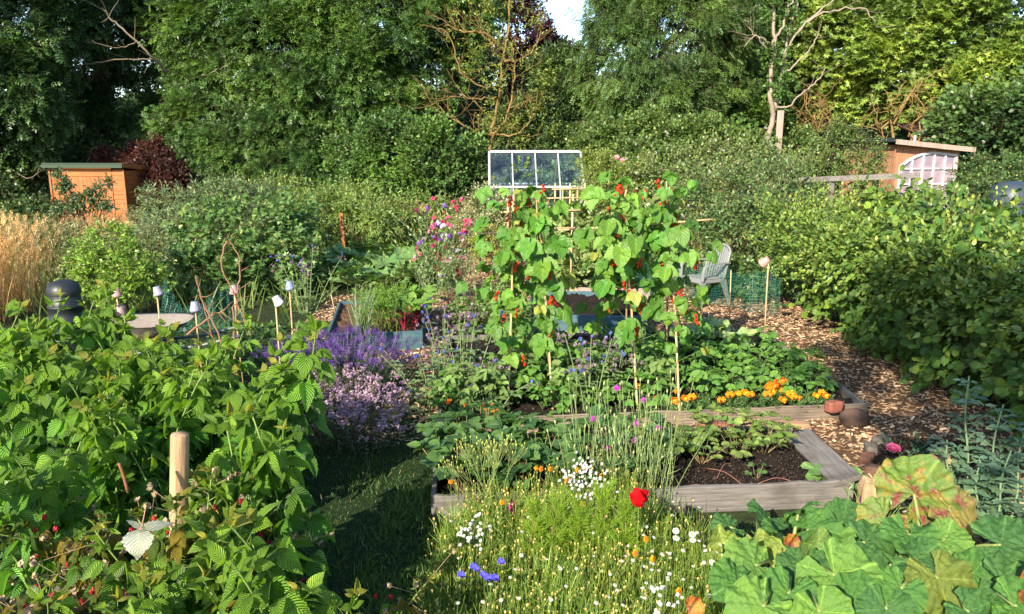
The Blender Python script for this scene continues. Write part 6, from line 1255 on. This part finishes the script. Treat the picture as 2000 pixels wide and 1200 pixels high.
def place_cane(k, u, v, Y, label, group=None, rz=None, proto=None, hmin=.4, tilt=(0, 0)):
    pr = proto or rk; p = pt(u, v, Y); src = pr[k % len(pr)]; Hn = 1.0 if pr is rk else .75; sc = max(hmin, p[2]) / Hn
    rz = rng.random() * 6.28 if rz is None else rz; wide = sc ** .35
    key = id(src)
    if key not in protoused:
        protoused.add(key); c = src; c.location = (p[0], Y, 0); c.rotation_euler = (tilt[0], tilt[1], rz); c.scale = (wide, wide, sc) if sc > 1 else (sc,) * 3; c['label'] = label
    else: c = dup(src, (p[0], Y, 0), rz, (wide, wide, sc) if sc > 1 else (sc,) * 3, label, tilt)
    if group: c['group'] = group
    return c
named = [(545, 605, 4.9, 'tall raspberry cane with a yellow tip right below the tipped grey lavender pot'), (500, 655, 4.6, 'leafy raspberry cane just left of the lavender, with large pleated leaves'), (110, 560, 5.4, 'tallest raspberry cane with an orange tip in front of the black compost bin'), (30, 560, 5.0, 'raspberry cane with broad leaves at the left edge in front of the dry grass'), (270, 690, 4.5, 'raspberry cane with an orange yellow tip in front of the wheelbarrow tray'), (395, 680, 4.7, 'raspberry cane with a small orange tip in front of the dead rose stems'), (185, 690, 4.7, 'pale tipped raspberry cane left of the wheelbarrow tray'), (40, 770, 3.6, 'raspberry cane with a tiny orange tip at the left edge, halfway down'),
         (570, 785, 3.5, 'strong raspberry cane with a yellow tip in front of the oregano'), (645, 858, 3.1, 'rightmost raspberry cane with a lime and orange tip over the grass path'), (375, 1085, 2.75, 'low raspberry shoot with lime yellow tip at the bottom, right of the white leaf'), (70, 1080, 2.9, 'raspberry shoot with lime yellow leaves in the bottom left corner'), (565, 1010, 2.75, 'large leaved raspberry cane leaning right over the path at the bottom'), (470, 820, 3.5, 'raspberry cane with a thick green stem right of the round post')]
for i, (u, v, Y, lab) in enumerate(named): place_cane(i, u, v, Y, lab, None, {9: -1.1, 12: -.7, 8: -1.5, 0: 1.0}.get(i))
GL = 'leafy green raspberry cane in the thick of the raspberry patch'
fill = [(u + rng.normal() * 18, v + rng.normal() * 16, Y) for v, Y, us in ((600, 6.4, (-60, -10, 40, 90, 140)), (620, 5.6, (-20, 60, 150)), (650, 5.4, (0, 100, 170)), (668, 5.3, (210, 250, 310, 350, 420, 455)), (650, 5.5, (200, 240, 280, 320, 360)), (630, 5.6, (165, 385)), (585, 6.3, (85, 110, 135, 165)), (675, 5.0, (20, 70, 240, 290, 370, 440, 490)), (720, 4.6, (60, 160, 240, 320, 400, 450, 500)), (780, 4.2, (110, 210, 320, 400, 520)), (850, 3.8, (30, 390, 530)), (640, 5.6, (10, 70, 150)), (690, 5.2, (30, 90, 140, 340, 430)), (880, 3.7, (500,)), (960, 3.3, (480, 560)), (1040, 2.95, (450, 540)), (1110, 2.7, (520,)), (1170, 2.55, (40, 290, 420, 480)), (1200, 2.5, (160, 500, 570)), (820, 3.9, (60, 460)), (1060, 2.85, (480, 560)), (900, 3.4, (560,))) for u in us]
for i, (u, v, Y) in enumerate([q for q in fill if q[0] < (560 if q[2] < 3.6 else 530) and (q[2] > 5.2 or (q[0] * 7.3 + q[1] * 3.1) % 10 > 3.2)]): place_cane(i * 5 + 1, u, v, Y, GL, 'green canes in the raspberry patch', hmin=.35)
for i, (u, v, Y) in enumerate(((318, 955, 3.28), (338, 950, 3.26), (352, 948, 3.3), (300, 985, 3.1), (365, 965, 3.15), (330, 1000, 3.05))): place_cane(i, u, v, Y, GL, 'green canes in the raspberry patch', hmin=.3)
FL = 'low fruiting raspberry cane with small yellowing leaves and red berries'
for i, (u, v, Y) in enumerate([(90, 930, 3.3), (150, 960, 3.2), (220, 930, 3.3), (300, 960, 3.2), (360, 960, 3.15), (390, 990, 3.0), (60, 1000, 3.0), (190, 1020, 2.95), (330, 1040, 2.8), (120, 1050, 2.8), (20, 950, 3.2), (250, 860, 3.7), (180, 850, 3.8), (420, 960, 3.1), (325, 945, 3.18), (345, 955, 3.2), (310, 965, 3.1), (370, 1000, 2.95), (280, 940, 3.25), (620, 1110, 2.8), (660, 1140, 2.9)]): place_cane(i, u, v, Y, FL, 'fruiting raspberry canes with yellowing leaves', proto=rf_, hmin=.3)
rq = raspberry(.8, 31, (.05, -.25), .075, 40, .5, 4, .08, 14); rq.location = (pt(326, 940, 3.27)[0], 3.27, 0); rq.scale = (1, 1, pt(326, 915, 3.27)[2] / .8); rq['label'] = 'fruiting raspberry cane with yellowing leaves hiding the foot of the round post'
rq2 = dup(rq, (pt(345, 955, 3.2)[0], 3.2, 0), 2.2, (1, 1, pt(345, 935, 3.2)[2] / .8), 'fruiting raspberry cane just right of the upturned white leaf')
# the upturned white leaf undersides
T_flat = grid_leaf(ovate, 14, 3, 1.0, 0.03, 0.08, teeth=0.06, pleat=0.03, np_=8, lobe=0.07, wave=.03)
wt = thing('upturned_leaf', pt(270, 1060, 2.75), 'large white upturned raspberry leaf showing its underside in front of the round post', 'leaf'); wo2 = np.array(wt.location)
for p, q, s in (((271, 1038, 2.75), (266, 1090, 2.70), .105), ((279, 1031, 2.77), (337, 1022, 2.75), .10), ((276, 1030, 2.77), (246, 1017, 2.8), .055)):
    a, b = pt(*p), pt(*q); MB().inst(T_flat, a[None], (b - a), A(-.25, -.85, .45), np.linalg.norm(b - a) * A(1.45 if s > .102 else .3, 1.05, 1)[None], (0.46, 0.50, 0.46)).build('leaflet', M['rasp'], wt, off=wo2)
MB().tube(smooth([pt(285, 990, 2.8), pt(280, 1015, 2.78), pt(274, 1036, 2.75)], 3), .0022, 5, (0.4, .16, .10)).build('petiole', M['stem'], wt, off=wo2)
b = MB().tube(smooth([pt(232, 905, 3.15), pt(240, 925, 3.15), pt(250, 962, 3.15)], 3), .007, 6, (0.24, 0.10, 0.05)).build('dead_twig', M['bark']); tag(b, 'short reddish brown dead twig sticking up left of the round post', 'twig')

# ------------------------------------------------------------------ strawberries
def strawberry(n, size, H, c1, c2, sp=.17):
    t = thing('strawberry_plant', (0, 0, 0), 'strawberry', 'strawberry plant'); lm, sm = MB(), MB(); acc = dict(lf=[], st=[])
    for i in range(n):
        az = i * 2.4 + rng.normal() * .3; r = sp * (.3 + .8 * rng.random()); B = A(cos(az) * r, sin(az) * r, H * (.45 + .65 * rng.random())); d = unit(A(cos(az), sin(az) - .1, .35)); acc['st'].append((A(cos(az) * .015, sin(az) * .015, 0), B)); trifol(acc, B, d, .006, size * (.75 + .5 * rng.random()), 3, .12, cvar(1, c1, c2, .15)[0])
    flush(acc, lm, sm, [T_straw], (0.30, 0.22, 0.10), .002); lm.build('foliage', M['hazel'], t); sm.build('stems', M['stem'], t); return t
sa = [strawberry(15, .075, .20, (0.11, 0.20, 0.04), (0.20, 0.29, 0.075)) for _ in range(3)]; sb_ = [strawberry(20, .085, .27, (0.045, 0.12, 0.035), (0.09, 0.18, 0.045)) for _ in range(2)]
def put(protos, lst, label, group, z=.1, s0=.85, s1=1.2):
    for i, q in enumerate(lst):
        p = g(q[0], q[1], z) if len(q) == 2 else A(*q); s = s0 + (s1 - s0) * rng.random()
        if i < len(protos): c = protos[i]; c.location = tuple(p); c.rotation_euler = (0, 0, rng.random() * 6); c.scale = (s,) * 3; c['label'] = label
        else: c = dup(protos[i % len(protos)], p, rng.random() * 6, s, label)
        if group: c['group'] = group
put(sa, [(1340, 880), (1400, 862), (1440, 895), (1490, 890), (1500, 868), (1370, 905), (1310, 905), (1450, 858), (1290, 880)], 'pale leaved strawberry plant on the dark soil at the right of the strawberry bed', 'pale strawberry plants on the dark soil')
put(sb_, [(870, 930), (910, 905), (950, 935), (900, 965), (1000, 915), (960, 965), (1050, 935), (1030, 895), (1100, 905), (1150, 930), (1200, 905), (1010, 965), (1090, 960), (1160, 970), (1220, 945), (880, 895), (940, 885), (1250, 900)], 'dark leafy strawberry plant crowded at the left of the strawberry bed', 'dark strawberry plants at the left of the bed', s0=1.0, s1=1.35)
sm_ = strawberry(5, .045, .09, (0.06, 0.14, 0.04), (0.1, 0.2, 0.05), .08); sm_.location = tuple(g(1477, 938, .1)); sm_['label'] = 'tiny strawberry seedling alone on the dark soil near the front board'
ru = MB()
for a_, b_ in (((1380, 915), (1460, 955)), ((1330, 950), (1420, 970)), ((1480, 945), (1560, 945)), ((1430, 905), (1400, 935))):
    p, q = g(*a_, .13), g(*b_, .115); ru.tube(smooth([p, (p + q) / 2 + A(0, .03, .03), q], 5), .0022, 5, (0.35, 0.14, 0.10))
tag(ru.build('strawberry_runners', M['stem']), 'thin reddish strawberry runners trailing over the dark soil', 'runners', kind='stuff')

# ------------------------------------------------------------------ wildflower strip
mpoly = [g(870, 1080), g(900, 1030), g(1000, 1010), g(1225, 1000), g(1300, 1080), g(1420, 1110), g(1440, 1250), g(1440, 1400), g(800, 1400), g(830, 1200)]; mpoly = [p[:2] for p in mpoly]
md = MB(); grass(md, 12000, mpoly, .27, .006, (0.09, 0.19, 0.025), (0.19, 0.31, 0.05), .28)
def mpts(n, poly=mpoly):
    p = np.asarray(poly); lo, hi = p.min(0), p.max(0); q = np.column_stack([lo[0] + (hi[0] - lo[0]) * rng.random(n), lo[1] + (hi[1] - lo[1]) * rng.random(n), np.zeros(n)]); return q[inside(q, poly)]
hgt = lambda q: .26 + .16 * np.clip((q[:, 1] - 3.2) / 1.8, 0, 1) * np.clip((q[:, 0] + .3) / .8, .4, 1) * np.clip((1.5 - q[:, 0]) / .7, .2, 1)
q = mpts(4600); m = len(q); d = A(0.05, 0, 1) + rng.normal(size=(m, 3)) * .16; l = hgt(q) * (.6 + .55 * rng.random(m)); md.inst(T_stick, q, d, A(.1, .3, .9), np.stack([np.full(m, .0028), l, np.full(m, .0028)], 1), cvar(m, (0.14, 0.25, 0.035), (0.28, 0.33, 0.07), .15))
e = q + unit(d) * l[:, None]; st_ = rng.random(m) < np.where(q[:, 0] < 0.75, .40, .16); md.inst(T_ball, e[st_], d[st_], A(.2, 1, 0), np.stack([.008 + .006 * rng.random(st_.sum()), .009 + .009 * rng.random(st_.sum()), .008 + .005 * rng.random(st_.sum())], 1), cvar(st_.sum(), (0.30, 0.25, 0.06), (0.42, 0.36, 0.12), .15))
k = m * 4; i = rng.integers(0, m, k); b = q[i] + unit(d[i]) * (l[i] * rng.random(k))[:, None]; md.inst(T_blade, b, d[i] + rng.normal(size=(k, 3)) * .6, rng.normal(size=(k, 3)), np.stack([np.full(k, .0035), .04 + .06 * rng.random(k), np.full(k, .05)], 1), cvar(k, (0.08, 0.17, 0.025), (0.19, 0.27, 0.055)))
tag(md.build('wildflower_stalks', M['grass']), 'dense thin stalks and seed heads of the wildflower strip at the front', 'wild flowers', kind='stuff')
def stalk(sm, base, top, r=.0022, col=(.14, .22, .05)): sm.tube(smooth([base, (base + top) / 2 + A(rng.normal() * .015, rng.normal() * .015, 0), top], 3), np.linspace(r, r * .6, 7), 5, col, caps=False)
def flower(name, label, cat, u, v, Y, tmx, size, col, up=(0, -.4, 1), mat='petal', group=None, n=1, spread=.0, leaves=0):
    p = pt(u, v, Y); o = A(p[0] + rng.normal() * .03, Y + .02, 0); t = thing(name, o, label, cat, group); sm = MB(); stalk(sm, o, p)
    for i in range(leaves): f = .2 + .6 * rng.random(); sm.inst(T_blade, (o + (p - o) * f)[None], A(rng.normal(), rng.normal(), .8), rvec(1), A(.006, .08, .06)[None], cvar(1, (0.08, 0.17, 0.03), (0.14, 0.22, 0.05)))
    sm.build('stem', M['stem'], t, off=o)
    for i in range(n): q = p + (rng.normal(size=3) * spread if n > 1 else 0); MB().inst(tmx, q[None], unit(A(*up) + rvec(1)[0] * .3), A(.1, .2, .9) if up[2] < .5 else A(.1, 1, .1), size, col).build('flower', M[mat], t, off=o)
    return t
dz_ = [(1320, 1037), (1322, 1050), (1352, 1046), (1353, 1055), (1393, 1100), (865, 1180)]
for i, (u, v) in enumerate([(1320, 1037), (1321, 1051), (1352, 1044), (1353, 1055), (1392, 1099), (1408, 1031)]): flower('daisy', 'white daisy with a yellow centre in the wildflower strip close to the rhubarb', 'daisy', u, v, g(u, v, .33)[1], T_daisy, .020, (1, 1, 1), group='large daisies by the rhubarb')
for i in range(95):
    if i < 62: u, v = 880 + 500 * rng.random(), 945 + 240 * rng.random()
    else: u, v = 1180 + 240 * rng.random(), 1040 + 150 * rng.random()
    if v < 990 and u < 960: v += 60
    flower('chamomile', 'small white chamomile flower among the seeding stalks of the wildflower strip', 'chamomile', u, v, g(u, v, .36)[1], T_daisy, .009 + .003 * rng.random(), (.75, .75, .75), group='small chamomile flowers', up=(0, -.3, 1))
for u, v in ((1047, 915), (1056, 917), (1074, 917), (1128, 920), (1107, 938), (880, 942), (980, 982), (1137, 985), (1261, 1054), (1240, 1082), (1274, 1093), (1325, 1157), (1174, 930)): flower('orange_poppy', 'small orange poppy half closed in the wildflower strip', 'poppy', u, v, g(u, v, .4)[1], cluster(10, .42, .36, 5, flat_=1.2, shades=(.8, 1.15)), .027, (0.85, 0.33, 0.015), group='orange poppies in the wildflower strip')
for u, v in ((902, 1122), (932, 1110), (945, 1122), (955, 1128), (968, 1128), (980, 1096), (926, 1106)): flower('cornflower', 'bright violet blue cornflower at the front left of the wildflower strip', 'cornflower', u, v, g(u, v, .38)[1], cluster(22, .5, .22, 8, flat_=.55), .036, (0.10, 0.09, 0.58), group='blue cornflowers')
# the red poppy
p = pt(1248, 977, 3.85); o = A(p[0] + .02, 3.87, 0); rpz = thing('red_poppy', o, 'single large scarlet poppy nodding in front of the strawberry bed board', 'poppy'); sm = MB(); stalk(sm, o, p + A(0, 0, -.03), .003); sm.build('stem', M['stem'], rpz, off=o)
T_pet = grid_leaf(lambda t: (t ** .5) * (1.1 if t < .75 else 1.1 * max(0.05, 1 - ((t - .75) / .25) ** 2) ** .5), 7, 3, 1.25, .15, -.35, wave=.10, wk=2)
for a in (0.3, 1.9, 3.5, 5.0): MB().inst(T_pet, (p + A(0, 0, -.045))[None], A(cos(a) * .38, sin(a) * .38, 1), A(-cos(a), -sin(a), .25), .10, (0.42, 0.004, 0.007)).build('petal', M['petal'], rpz, off=o)
for u, v in ((997, 980), (990, 990), (998, 1000), (995, 975), (992, 1008)): pass
flower('toadflax', 'pink toadflax spike standing in the left of the wildflower strip', 'flower', 996, 990, 4.5, cluster(12, .5, .35, 3), .026, (0.70, 0.05, 0.30), n=9, spread=.022)
flower('stock', 'purple flower spike in the strawberry bed behind the front board', 'flower', 1396, 930, 5.35, cluster(14, .5, .3, 3), .030, (0.48, 0.08, 0.45), n=9, spread=.022, leaves=8)
for k, (u, v, n, lab) in enumerate(((1140, 912, 18, 'white alyssum like flower cluster behind the wildflower strip, the topmost'), (1120, 935, 10, 'white flower cluster just left below the topmost white cluster'), (1165, 940, 10, 'white flower cluster right below the topmost white cluster'), (915, 1043, 12, 'white flower cluster at the left side of the wildflower strip'), (1300, 1170, 8, 'white flower cluster near the bottom right of the wildflower strip'), (1140, 958, 8, 'white flower cluster below the three upper white clusters'))):
    flower('white_flower_cluster', lab, 'flower', u, v, g(u, v, .42)[1], cluster(14, .5, .28, 4), .015, (0.6, 0.6, 0.57), n=n * 2, spread=.04)
# corncockle: tall thin grey green stems with magenta flowers
cc_ = [(1243, 828), (1257, 782), (1187, 875), (1158, 818), (1285, 836), (1205, 758), (1240, 860)]
cq = thing('corncockle_clump', g(1215, 1000), 'tall clump of thin grey green corncockle stems and seed pods in front of the strawberries', 'flowers'); o = np.array(cq.location); sm = MB()
for i in range(110):
    b0_ = g(1110 + 200 * rng.random(), 985 + 30 * rng.random()); tip = pt(1000 + (b0_[0] / (b0_[1] * .978 + .4)) * FPX * .985 + rng.normal() * 32, 730 + 170 * rng.random(), b0_[1] + rng.normal() * .15); stalk(sm, b0_, tip, .0026, cvar(1, (0.13, 0.21, 0.06), (0.24, 0.30, 0.11))[0]); k = 4; f = .2 + .7 * rng.random(k); sm.inst(T_blade, b0_ + (tip - b0_) * f[:, None], A(0, 0, 1) + rng.normal(size=(k, 3)) * .4, rng.normal(size=(k, 3)), np.stack([np.full(k, .004), np.full(k, .10), np.full(k, .08)], 1), cvar(k, (0.14, 0.22, 0.07), (0.24, 0.3, 0.12)))
    if rng.random() < .6: sm.inst(T_ball, tip[None], (tip - b0_), A(0, 1, 0), A(.012, .026, .012)[None], cvar(1, (0.26, 0.30, 0.12), (0.36, 0.36, 0.16)))
sm.build('stems', M['stem'], cq, off=o)
for u, v in cc_: MB().inst(cluster(10, .5, .4, 4, flat_=.5), pt(u, v, 5.0)[None], A(0, -.6, 1), A(0, 1, 0), .034, (0.52, 0.05, 0.42)).build('flower', M['petal'], cq, off=o)
# nipplewort like yellow green seed stems at the left corner
nq = thing('seeding_weed', g(880, 1035), 'spindly weed with yellow seed heads at the left corner of the strawberry bed', 'weed'); o = np.array(nq.location); sm = MB()
for i in range(24):
    b0_ = g(925 + 70 * rng.random(), 1025 + 30 * rng.random()); tip = pt(945 + rng.normal() * 38, 880 + 70 * rng.random() - 25, b0_[1] + .1); stalk(sm, b0_, tip, .0022, (0.15, 0.22, 0.05)); k = 6; P = tip + rng.normal(size=(k, 3)) * A(.03, .03, .03); [sm.tube([tip * .8 + b0_ * .2, x], .0009, 4, (0.2, .25, .07), caps=False) for x in P]; sm.inst(T_ball, P, A(0, 0, 1), A(0, 1, 0), A(.007, .016, .007)[None] * np.ones((k, 1)), cvar(k, (0.30, 0.33, 0.06), (0.42, 0.42, 0.10)))
sm.build('stems', M['stem'], nq, off=o)
# feathery cosmos
T_stick_fine = dict(T_stick); T_stick_fine['v'] = T_stick['v'] * A(.05, 1, .05); 
T_needle = T_stick_fine
def cosmos(u, v, Y, lab):
    p = pt(u, v, Y); o = A(p[0], Y, 0); t = thing('cosmos', o, lab, 'cosmos'); lm, sm = MB(), MB(); Ht = p[2]; stalk(sm, o, A(p[0], Y, Ht * .9), .004, (0.25, 0.12, 0.08))
    n = 44; z = Ht * (.3 + .66 * rng.random(n)); az = rng.random(n) * 6.28; d = np.column_stack([np.cos(az), np.sin(az), .5 + 1.7 * (z / Ht)]); P = o + np.column_stack([np.zeros(n), np.zeros(n), z]); shoots(lm, lm, T_needle, P, d, .11, 30, .04, lambda m: cvar(m, (0.17, 0.32, 0.025), (0.28, 0.42, 0.045), .1), .75, .5, .1, 0, .0014, (0.18, 0.28, 0.04))
    lm.build('foliage', M['grass'], t, off=o); sm.build('stem', M['stem'], t, off=o)
for u, v, lab in ((1045, 1000, 'leftmost feathery lime green cosmos plant in the wildflower strip'), (1088, 985, 'feathery lime green cosmos, second from the left'), (1133, 980, 'feathery lime green cosmos in the middle of the row of five'), (1178, 970, 'feathery lime green cosmos, second from the right'), (1222, 985, 'rightmost feathery lime green cosmos, beside the red poppy')): cosmos(u, v, 3.95, lab)

# ------------------------------------------------------------------ rhubarb
T_rh = [polar_leaf(40 + i, 5, .05, .13, 16, 96, .30, .10 - .05 * (i % 3), 3 + i % 3, .025, .06) for i in range(6)]
T_up = [polar_leaf(60 + i, 5, .12, .22, 14, 70, .5, .8, 6, .06, .05) for i in range(2)]
def rhub(rows, label, loc, mat='rhub', name='rhubarb'):
    o = A(*loc); t = thing(name, o, label, 'rhubarb'); 
    for i, (u, v, Y, s, dx, dz, ny, c, kind) in enumerate(rows):
        s *= .76 if kind != 'o' else .82
        p = pt(u, v, Y); d = unit(A(dx, -.25 if kind != 'u' else .0, dz)); nrm = unit(A(-.15, ny - .22, 1.0 if kind != 'u' else .25)); tm = T_up[i % 2] if kind == 'u' else T_rh[i % 6]; base = p - d * s * .12
        f = MB().inst(tm, base[None], d, nrm, s, A(*c)).build('leaf', M['rhubold' if kind == 'o' else 'rhub'], t, off=o); MB().tube(smooth([o + A((p[0] - o[0]) * .3, (p[1] - o[1]) * .3, .02), o + (base - o) * A(.65, .65, .75), base + d * s * .12], 4), np.linspace(.014, .008, 9), 8, (0.22, 0.26, 0.08)).build('stalk', M['stem'], t, off=o)
    return t
GA, GB, GC = (0.055, 0.145, 0.026), (0.095, 0.195, 0.034), (0.040, 0.110, 0.026)
rhub([(1630, 1125, 3.3, .40, .15, -.12, -.5, GB, 'n'), (1475, 1105, 3.45, .32, -.6, .1, -.4, GB, 'n'), (1580, 1035, 3.85, .32, .3, .15, -.2, GA, 'n'), (1645, 1020, 4.05, .30, .5, .2, -.2, GC, 'n'), (1500, 1010, 4.15, .26, -.3, .2, -.2, GC, 'n'), (1560, 1000, 4.2, .24, .0, .3, -.2, GA, 'n'), (1690, 1060, 3.75, .28, .6, -.1, -.3, GC, 'n'), (1425, 1030, 4.0, .20, -.7, .2, -.2, GC, 'n'), (1490, 1075, 3.72, .24, -.1, .95, -.9, (0.19, 0.26, 0.06), 'u'), (1412, 1060, 3.82, .20, -.3, .9, -.9, (0.19, 0.26, 0.06), 'u'), (1595, 1070, 3.66, .22, .2, .9, -.8, (0.12, 0.2, 0.055), 'u'), (1490, 1185, 3.05, .32, -.4, -.15, -.5, GB, 'n'), (1570, 1105, 3.5, .28, -.1, -.1, -.3, GC, 'n'), (1540, 1160, 3.2, .30, -.2, -.2, -.45, GA, 'n'), (1665, 1170, 3.15, .30, .4, -.2, -.4, GA, 'n'), (1600, 1195, 3.0, .28, .1, -.3, -.4, GB, 'n'), (1530, 1050, 3.8, .26, -.2, .2, -.3, GA, 'n'), (1620, 1065, 3.75, .28, .1, .2, -.3, GB, 'n'), (1440, 1140, 3.3, .26, -.5, .0, -.4, GA, 'n'), (1680, 1105, 3.5, .26, .5, .0, -.3, GC, 'n')], 'large rhubarb with big crinkled green leaves in front of the strawberry bed', g(1540, 1130))
rhub([(1785, 965, 4.15, .43, .12, .55, -.75, (0.10, 0.17, 0.035), 'o'), (1855, 995, 4.0, .30, .6, -.3, -.7, (0.14, 0.14, 0.04), 'o'), (1728, 1012, 3.95, .26, -.6, -.3, -.6, (0.12, 0.18, 0.035), 'o'), (1775, 1045, 3.72, .30, -.1, -.05, -.45, GA, 'n'), (1845, 1055, 3.68, .24, .4, .1, -.5, GB, 'n'), (1830, 1130, 3.3, .34, .1, -.3, -.6, (0.10, 0.14, 0.025), 'n'), (1955, 1065, 3.6, .36, .7, .1, -.3, GC, 'n'), (1985, 1185, 3.05, .30, .5, -.2, -.4, GA, 'n'), (1890, 1195, 3.05, .26, .3, -.3, -.4, GC, 'n'), (1730, 1190, 3.05, .26, -.1, -.3, -.4, GC, 'n'), (1790, 1095, 3.5, .28, .2, .0, -.4, GC, 'n'), (1900, 1120, 3.35, .28, .4, -.1, -.4, GA, 'n'), (1960, 1140, 3.25, .28, .5, -.1, -.4, GC, 'n'), (1760, 1150, 3.2, .24, -.3, -.2, -.4, GA, 'n')], 'rhubarb with red and yellow dying leaves at the right, beside the stumps', g(1820, 1130))
for u, v, Y, s, lab in ((1530, 1075, 3.7, .12, 'crumpled brown dead rhubarb leaf in the middle of the big rhubarb'), (1340, 1195, 3.05, .10, 'orange brown dead leaf at the bottom edge left of the rhubarb'), (1985, 1160, 3.15, .22, 'long dry brown dead leaf at the bottom right corner')):
    o_ = MB().inst(T_up[0], pt(u, v, Y)[None], A(.7, -.2, -.3), A(0, -.6, .6), s, (0.34, 0.12, 0.03)).build('dead_leaf', M['rhubold']); tag(o_, lab, 'leaf')
# small courgette like plant at the end of the bed, chicory greens between, broad bean
bigleaf('young_courgette', 'small green courgette plant at the right end of the strawberry bed', g(1625, 965), 6, .20, T_sq, (0.06, 0.14, 0.04), (0.11, 0.2, 0.06), .14, 'squash', 'courgette', None, .12)
for u, v, lab in ((1720, 1100, 'ragged green weed between the two rhubarbs'), (1700, 1140, 'ragged green weed right of the biggest rhubarb leaf')):
    o = g(u, v); t = thing('ragged_weed', o, lab, 'weed'); lm, sm = MB(), MB(); n = 26; shoots(lm, sm, T_lance, o + rng.normal(size=(n, 3)) * A(.1, .1, .0), A(0, 0, 1) + rng.normal(size=(n, 3)) * .4, .34, 9, .07, lambda m: cvar(m, (0.06, 0.14, 0.03), (0.13, 0.21, 0.05)), .9, .5, .1, 0, .0025, (.14, .2, .06)); lm.build('foliage', M['shrub'], t, off=o); sm.build('stems', M['stem'], t, off=o)
def broadbean(u0, v0, u1, v1, Y, lab, s=.075, n=22):
    p = pt(u1, v1, Y); o = A((u0 - 1000) / FPX * (Y * .978 + .4), Y, 0); t = thing('broad_bean', o, lab, 'broad bean'); lm, sm = MB(), MB(); q = smooth([o, o + (p - o) * .35 + A(.02, 0, 0), o + (p - o) * .7 + A(-.015, 0, 0), p], 6); sm.tube(q, np.linspace(.009, .005, len(q)), 6, (0.15, 0.24, 0.12), caps=False)
    for i in range(n):
        f = .12 + .88 * (i + .5) / n; B = q[int(f * (len(q) - 1))]; az = i * 2.6 + rng.normal() * .4; d = unit(A(cos(az), sin(az) * .8 - .2, .45)); E = B + d * .08; sm.tube([B, E], .0025, 5, (0.15, 0.24, 0.12), caps=False); sd = unit(np.cross(d, A(0, 0, 1)))
        for k, (tt2, s2) in enumerate(((.45, 1), (.45, -1), (.95, 1), (.95, -1))): lm.inst(T_borage, (B + d * .08 * tt2)[None], sd * s2 + d * .5 + rvec(1)[0] * .15, A(0, -.25, 1) + rvec(1)[0] * .3, s * (.8 + .4 * rng.random()) * (1 if f < .85 else .65), cvar(1, (0.07, 0.14, 0.09), (0.13, 0.21, 0.13), .12))
    lm.build('foliage', M['bean'], t, off=o); sm.build('stem', M['stem'], t, off=o)
for a in ((1900, 960, 1893, 735, 4.9, 'tallest blue green broad bean plant at the right in front of the hedge'), (1935, 1000, 1960, 790, 4.7, 'blue green broad bean plant right of the tallest one'), (1880, 985, 1850, 860, 4.8, 'shorter blue green broad bean plant left of the tallest one'), (1950, 1060, 1975, 880, 4.4, 'blue green broad bean plant low at the right edge above the rhubarb'), (1990, 1000, 2005, 830, 4.6, 'blue green broad bean plant cut by the right edge'), (1920, 1040, 1915, 900, 4.5, 'blue green broad bean plant in the middle of the broad bean clump')): broadbean(*a)
# the pink rose lying over the dark bed
o = g(1765, 905); rt = thing('rose_bush', o, 'small rose bush with one bright pink rose over the dark soil bed', 'rose'); p = pt(1744, 876, o[1] - .1); sm, lm = MB(), MB(); stalk(sm, o, p, .004, (0.12, 0.10, 0.05))
for e in ((1790, 870), (1810, 868), (1830, 872), (1760, 860)): q = pt(*e, o[1] + .05); stalk(sm, o, q, .003, (.1, .12, .05)); shoots(lm, None, T_oval, np.repeat(((o + q) / 2)[None], 5, 0), q - o + rng.normal(size=(5, 3)) * .2, .16, 5, .045, lambda m: cvar(m, (0.03, 0.09, 0.045), (0.06, 0.13, 0.06)))
sm.build('stem', M['stem'], rt, off=o); lm.build('foliage', M['shrub'], rt, off=o); rs_ = MB()
for k in range(26): a = k * 2.4; f = k / 26; d = A(cos(a) * f, sin(a) * f - .25, 1 - .9 * f); rs_.inst(T_pet, (p - A(0, 0, .02))[None], d, A(-cos(a), -sin(a), .5), .035 + .03 * f, cvar(1, (0.72, 0.10, 0.28), (0.80, 0.22, 0.40), .1))
rs_.build('flower', M['petal'], rt, off=o)
# shade tolerant weeds at the left verge of the path and low herbs
vw = MB(); q = np.column_stack([-3.6 + 2.6 * rng.random(3400), 2.3 + 4.2 * rng.random(3400), .02 + .25 * rng.random(3400) ** 2]); q = q[~inside(q, grass_poly)]; m = len(q); vw.inst(T_oval, q, A(0, 0, .5) + rng.normal(size=(m, 3)) * .8, A(0, 0, 1) + rng.normal(size=(m, 3)) * .4, .05 + .05 * rng.random(m), cvar(m, (0.03, 0.08, 0.018), (0.08, 0.14, 0.03), .2)); tag(vw.build('ground_weeds', M['shrub']), 'low leafy weeds under the raspberry canes', 'weeds', kind='stuff')
vq = MB(); grass(vq, 4200, [(-1.0, 3.0), (-.35, 3.0), (-.45, 5.2), (-.8, 5.2)], .14, .006, (0.04, 0.10, 0.02), (0.09, 0.16, 0.035), .6); grass(vq, 9000, [(.9, 2.2), (3.4, 2.2), (3.2, 4.6), (1.0, 4.6)], .16, .007, (0.03, 0.08, 0.02), (0.08, 0.14, 0.03), .6); tag(vq.build('verge_grass', M['grass']), 'longer dark grass along the foot of the wildflower strip and under the rhubarb', 'grass', kind='stuff')
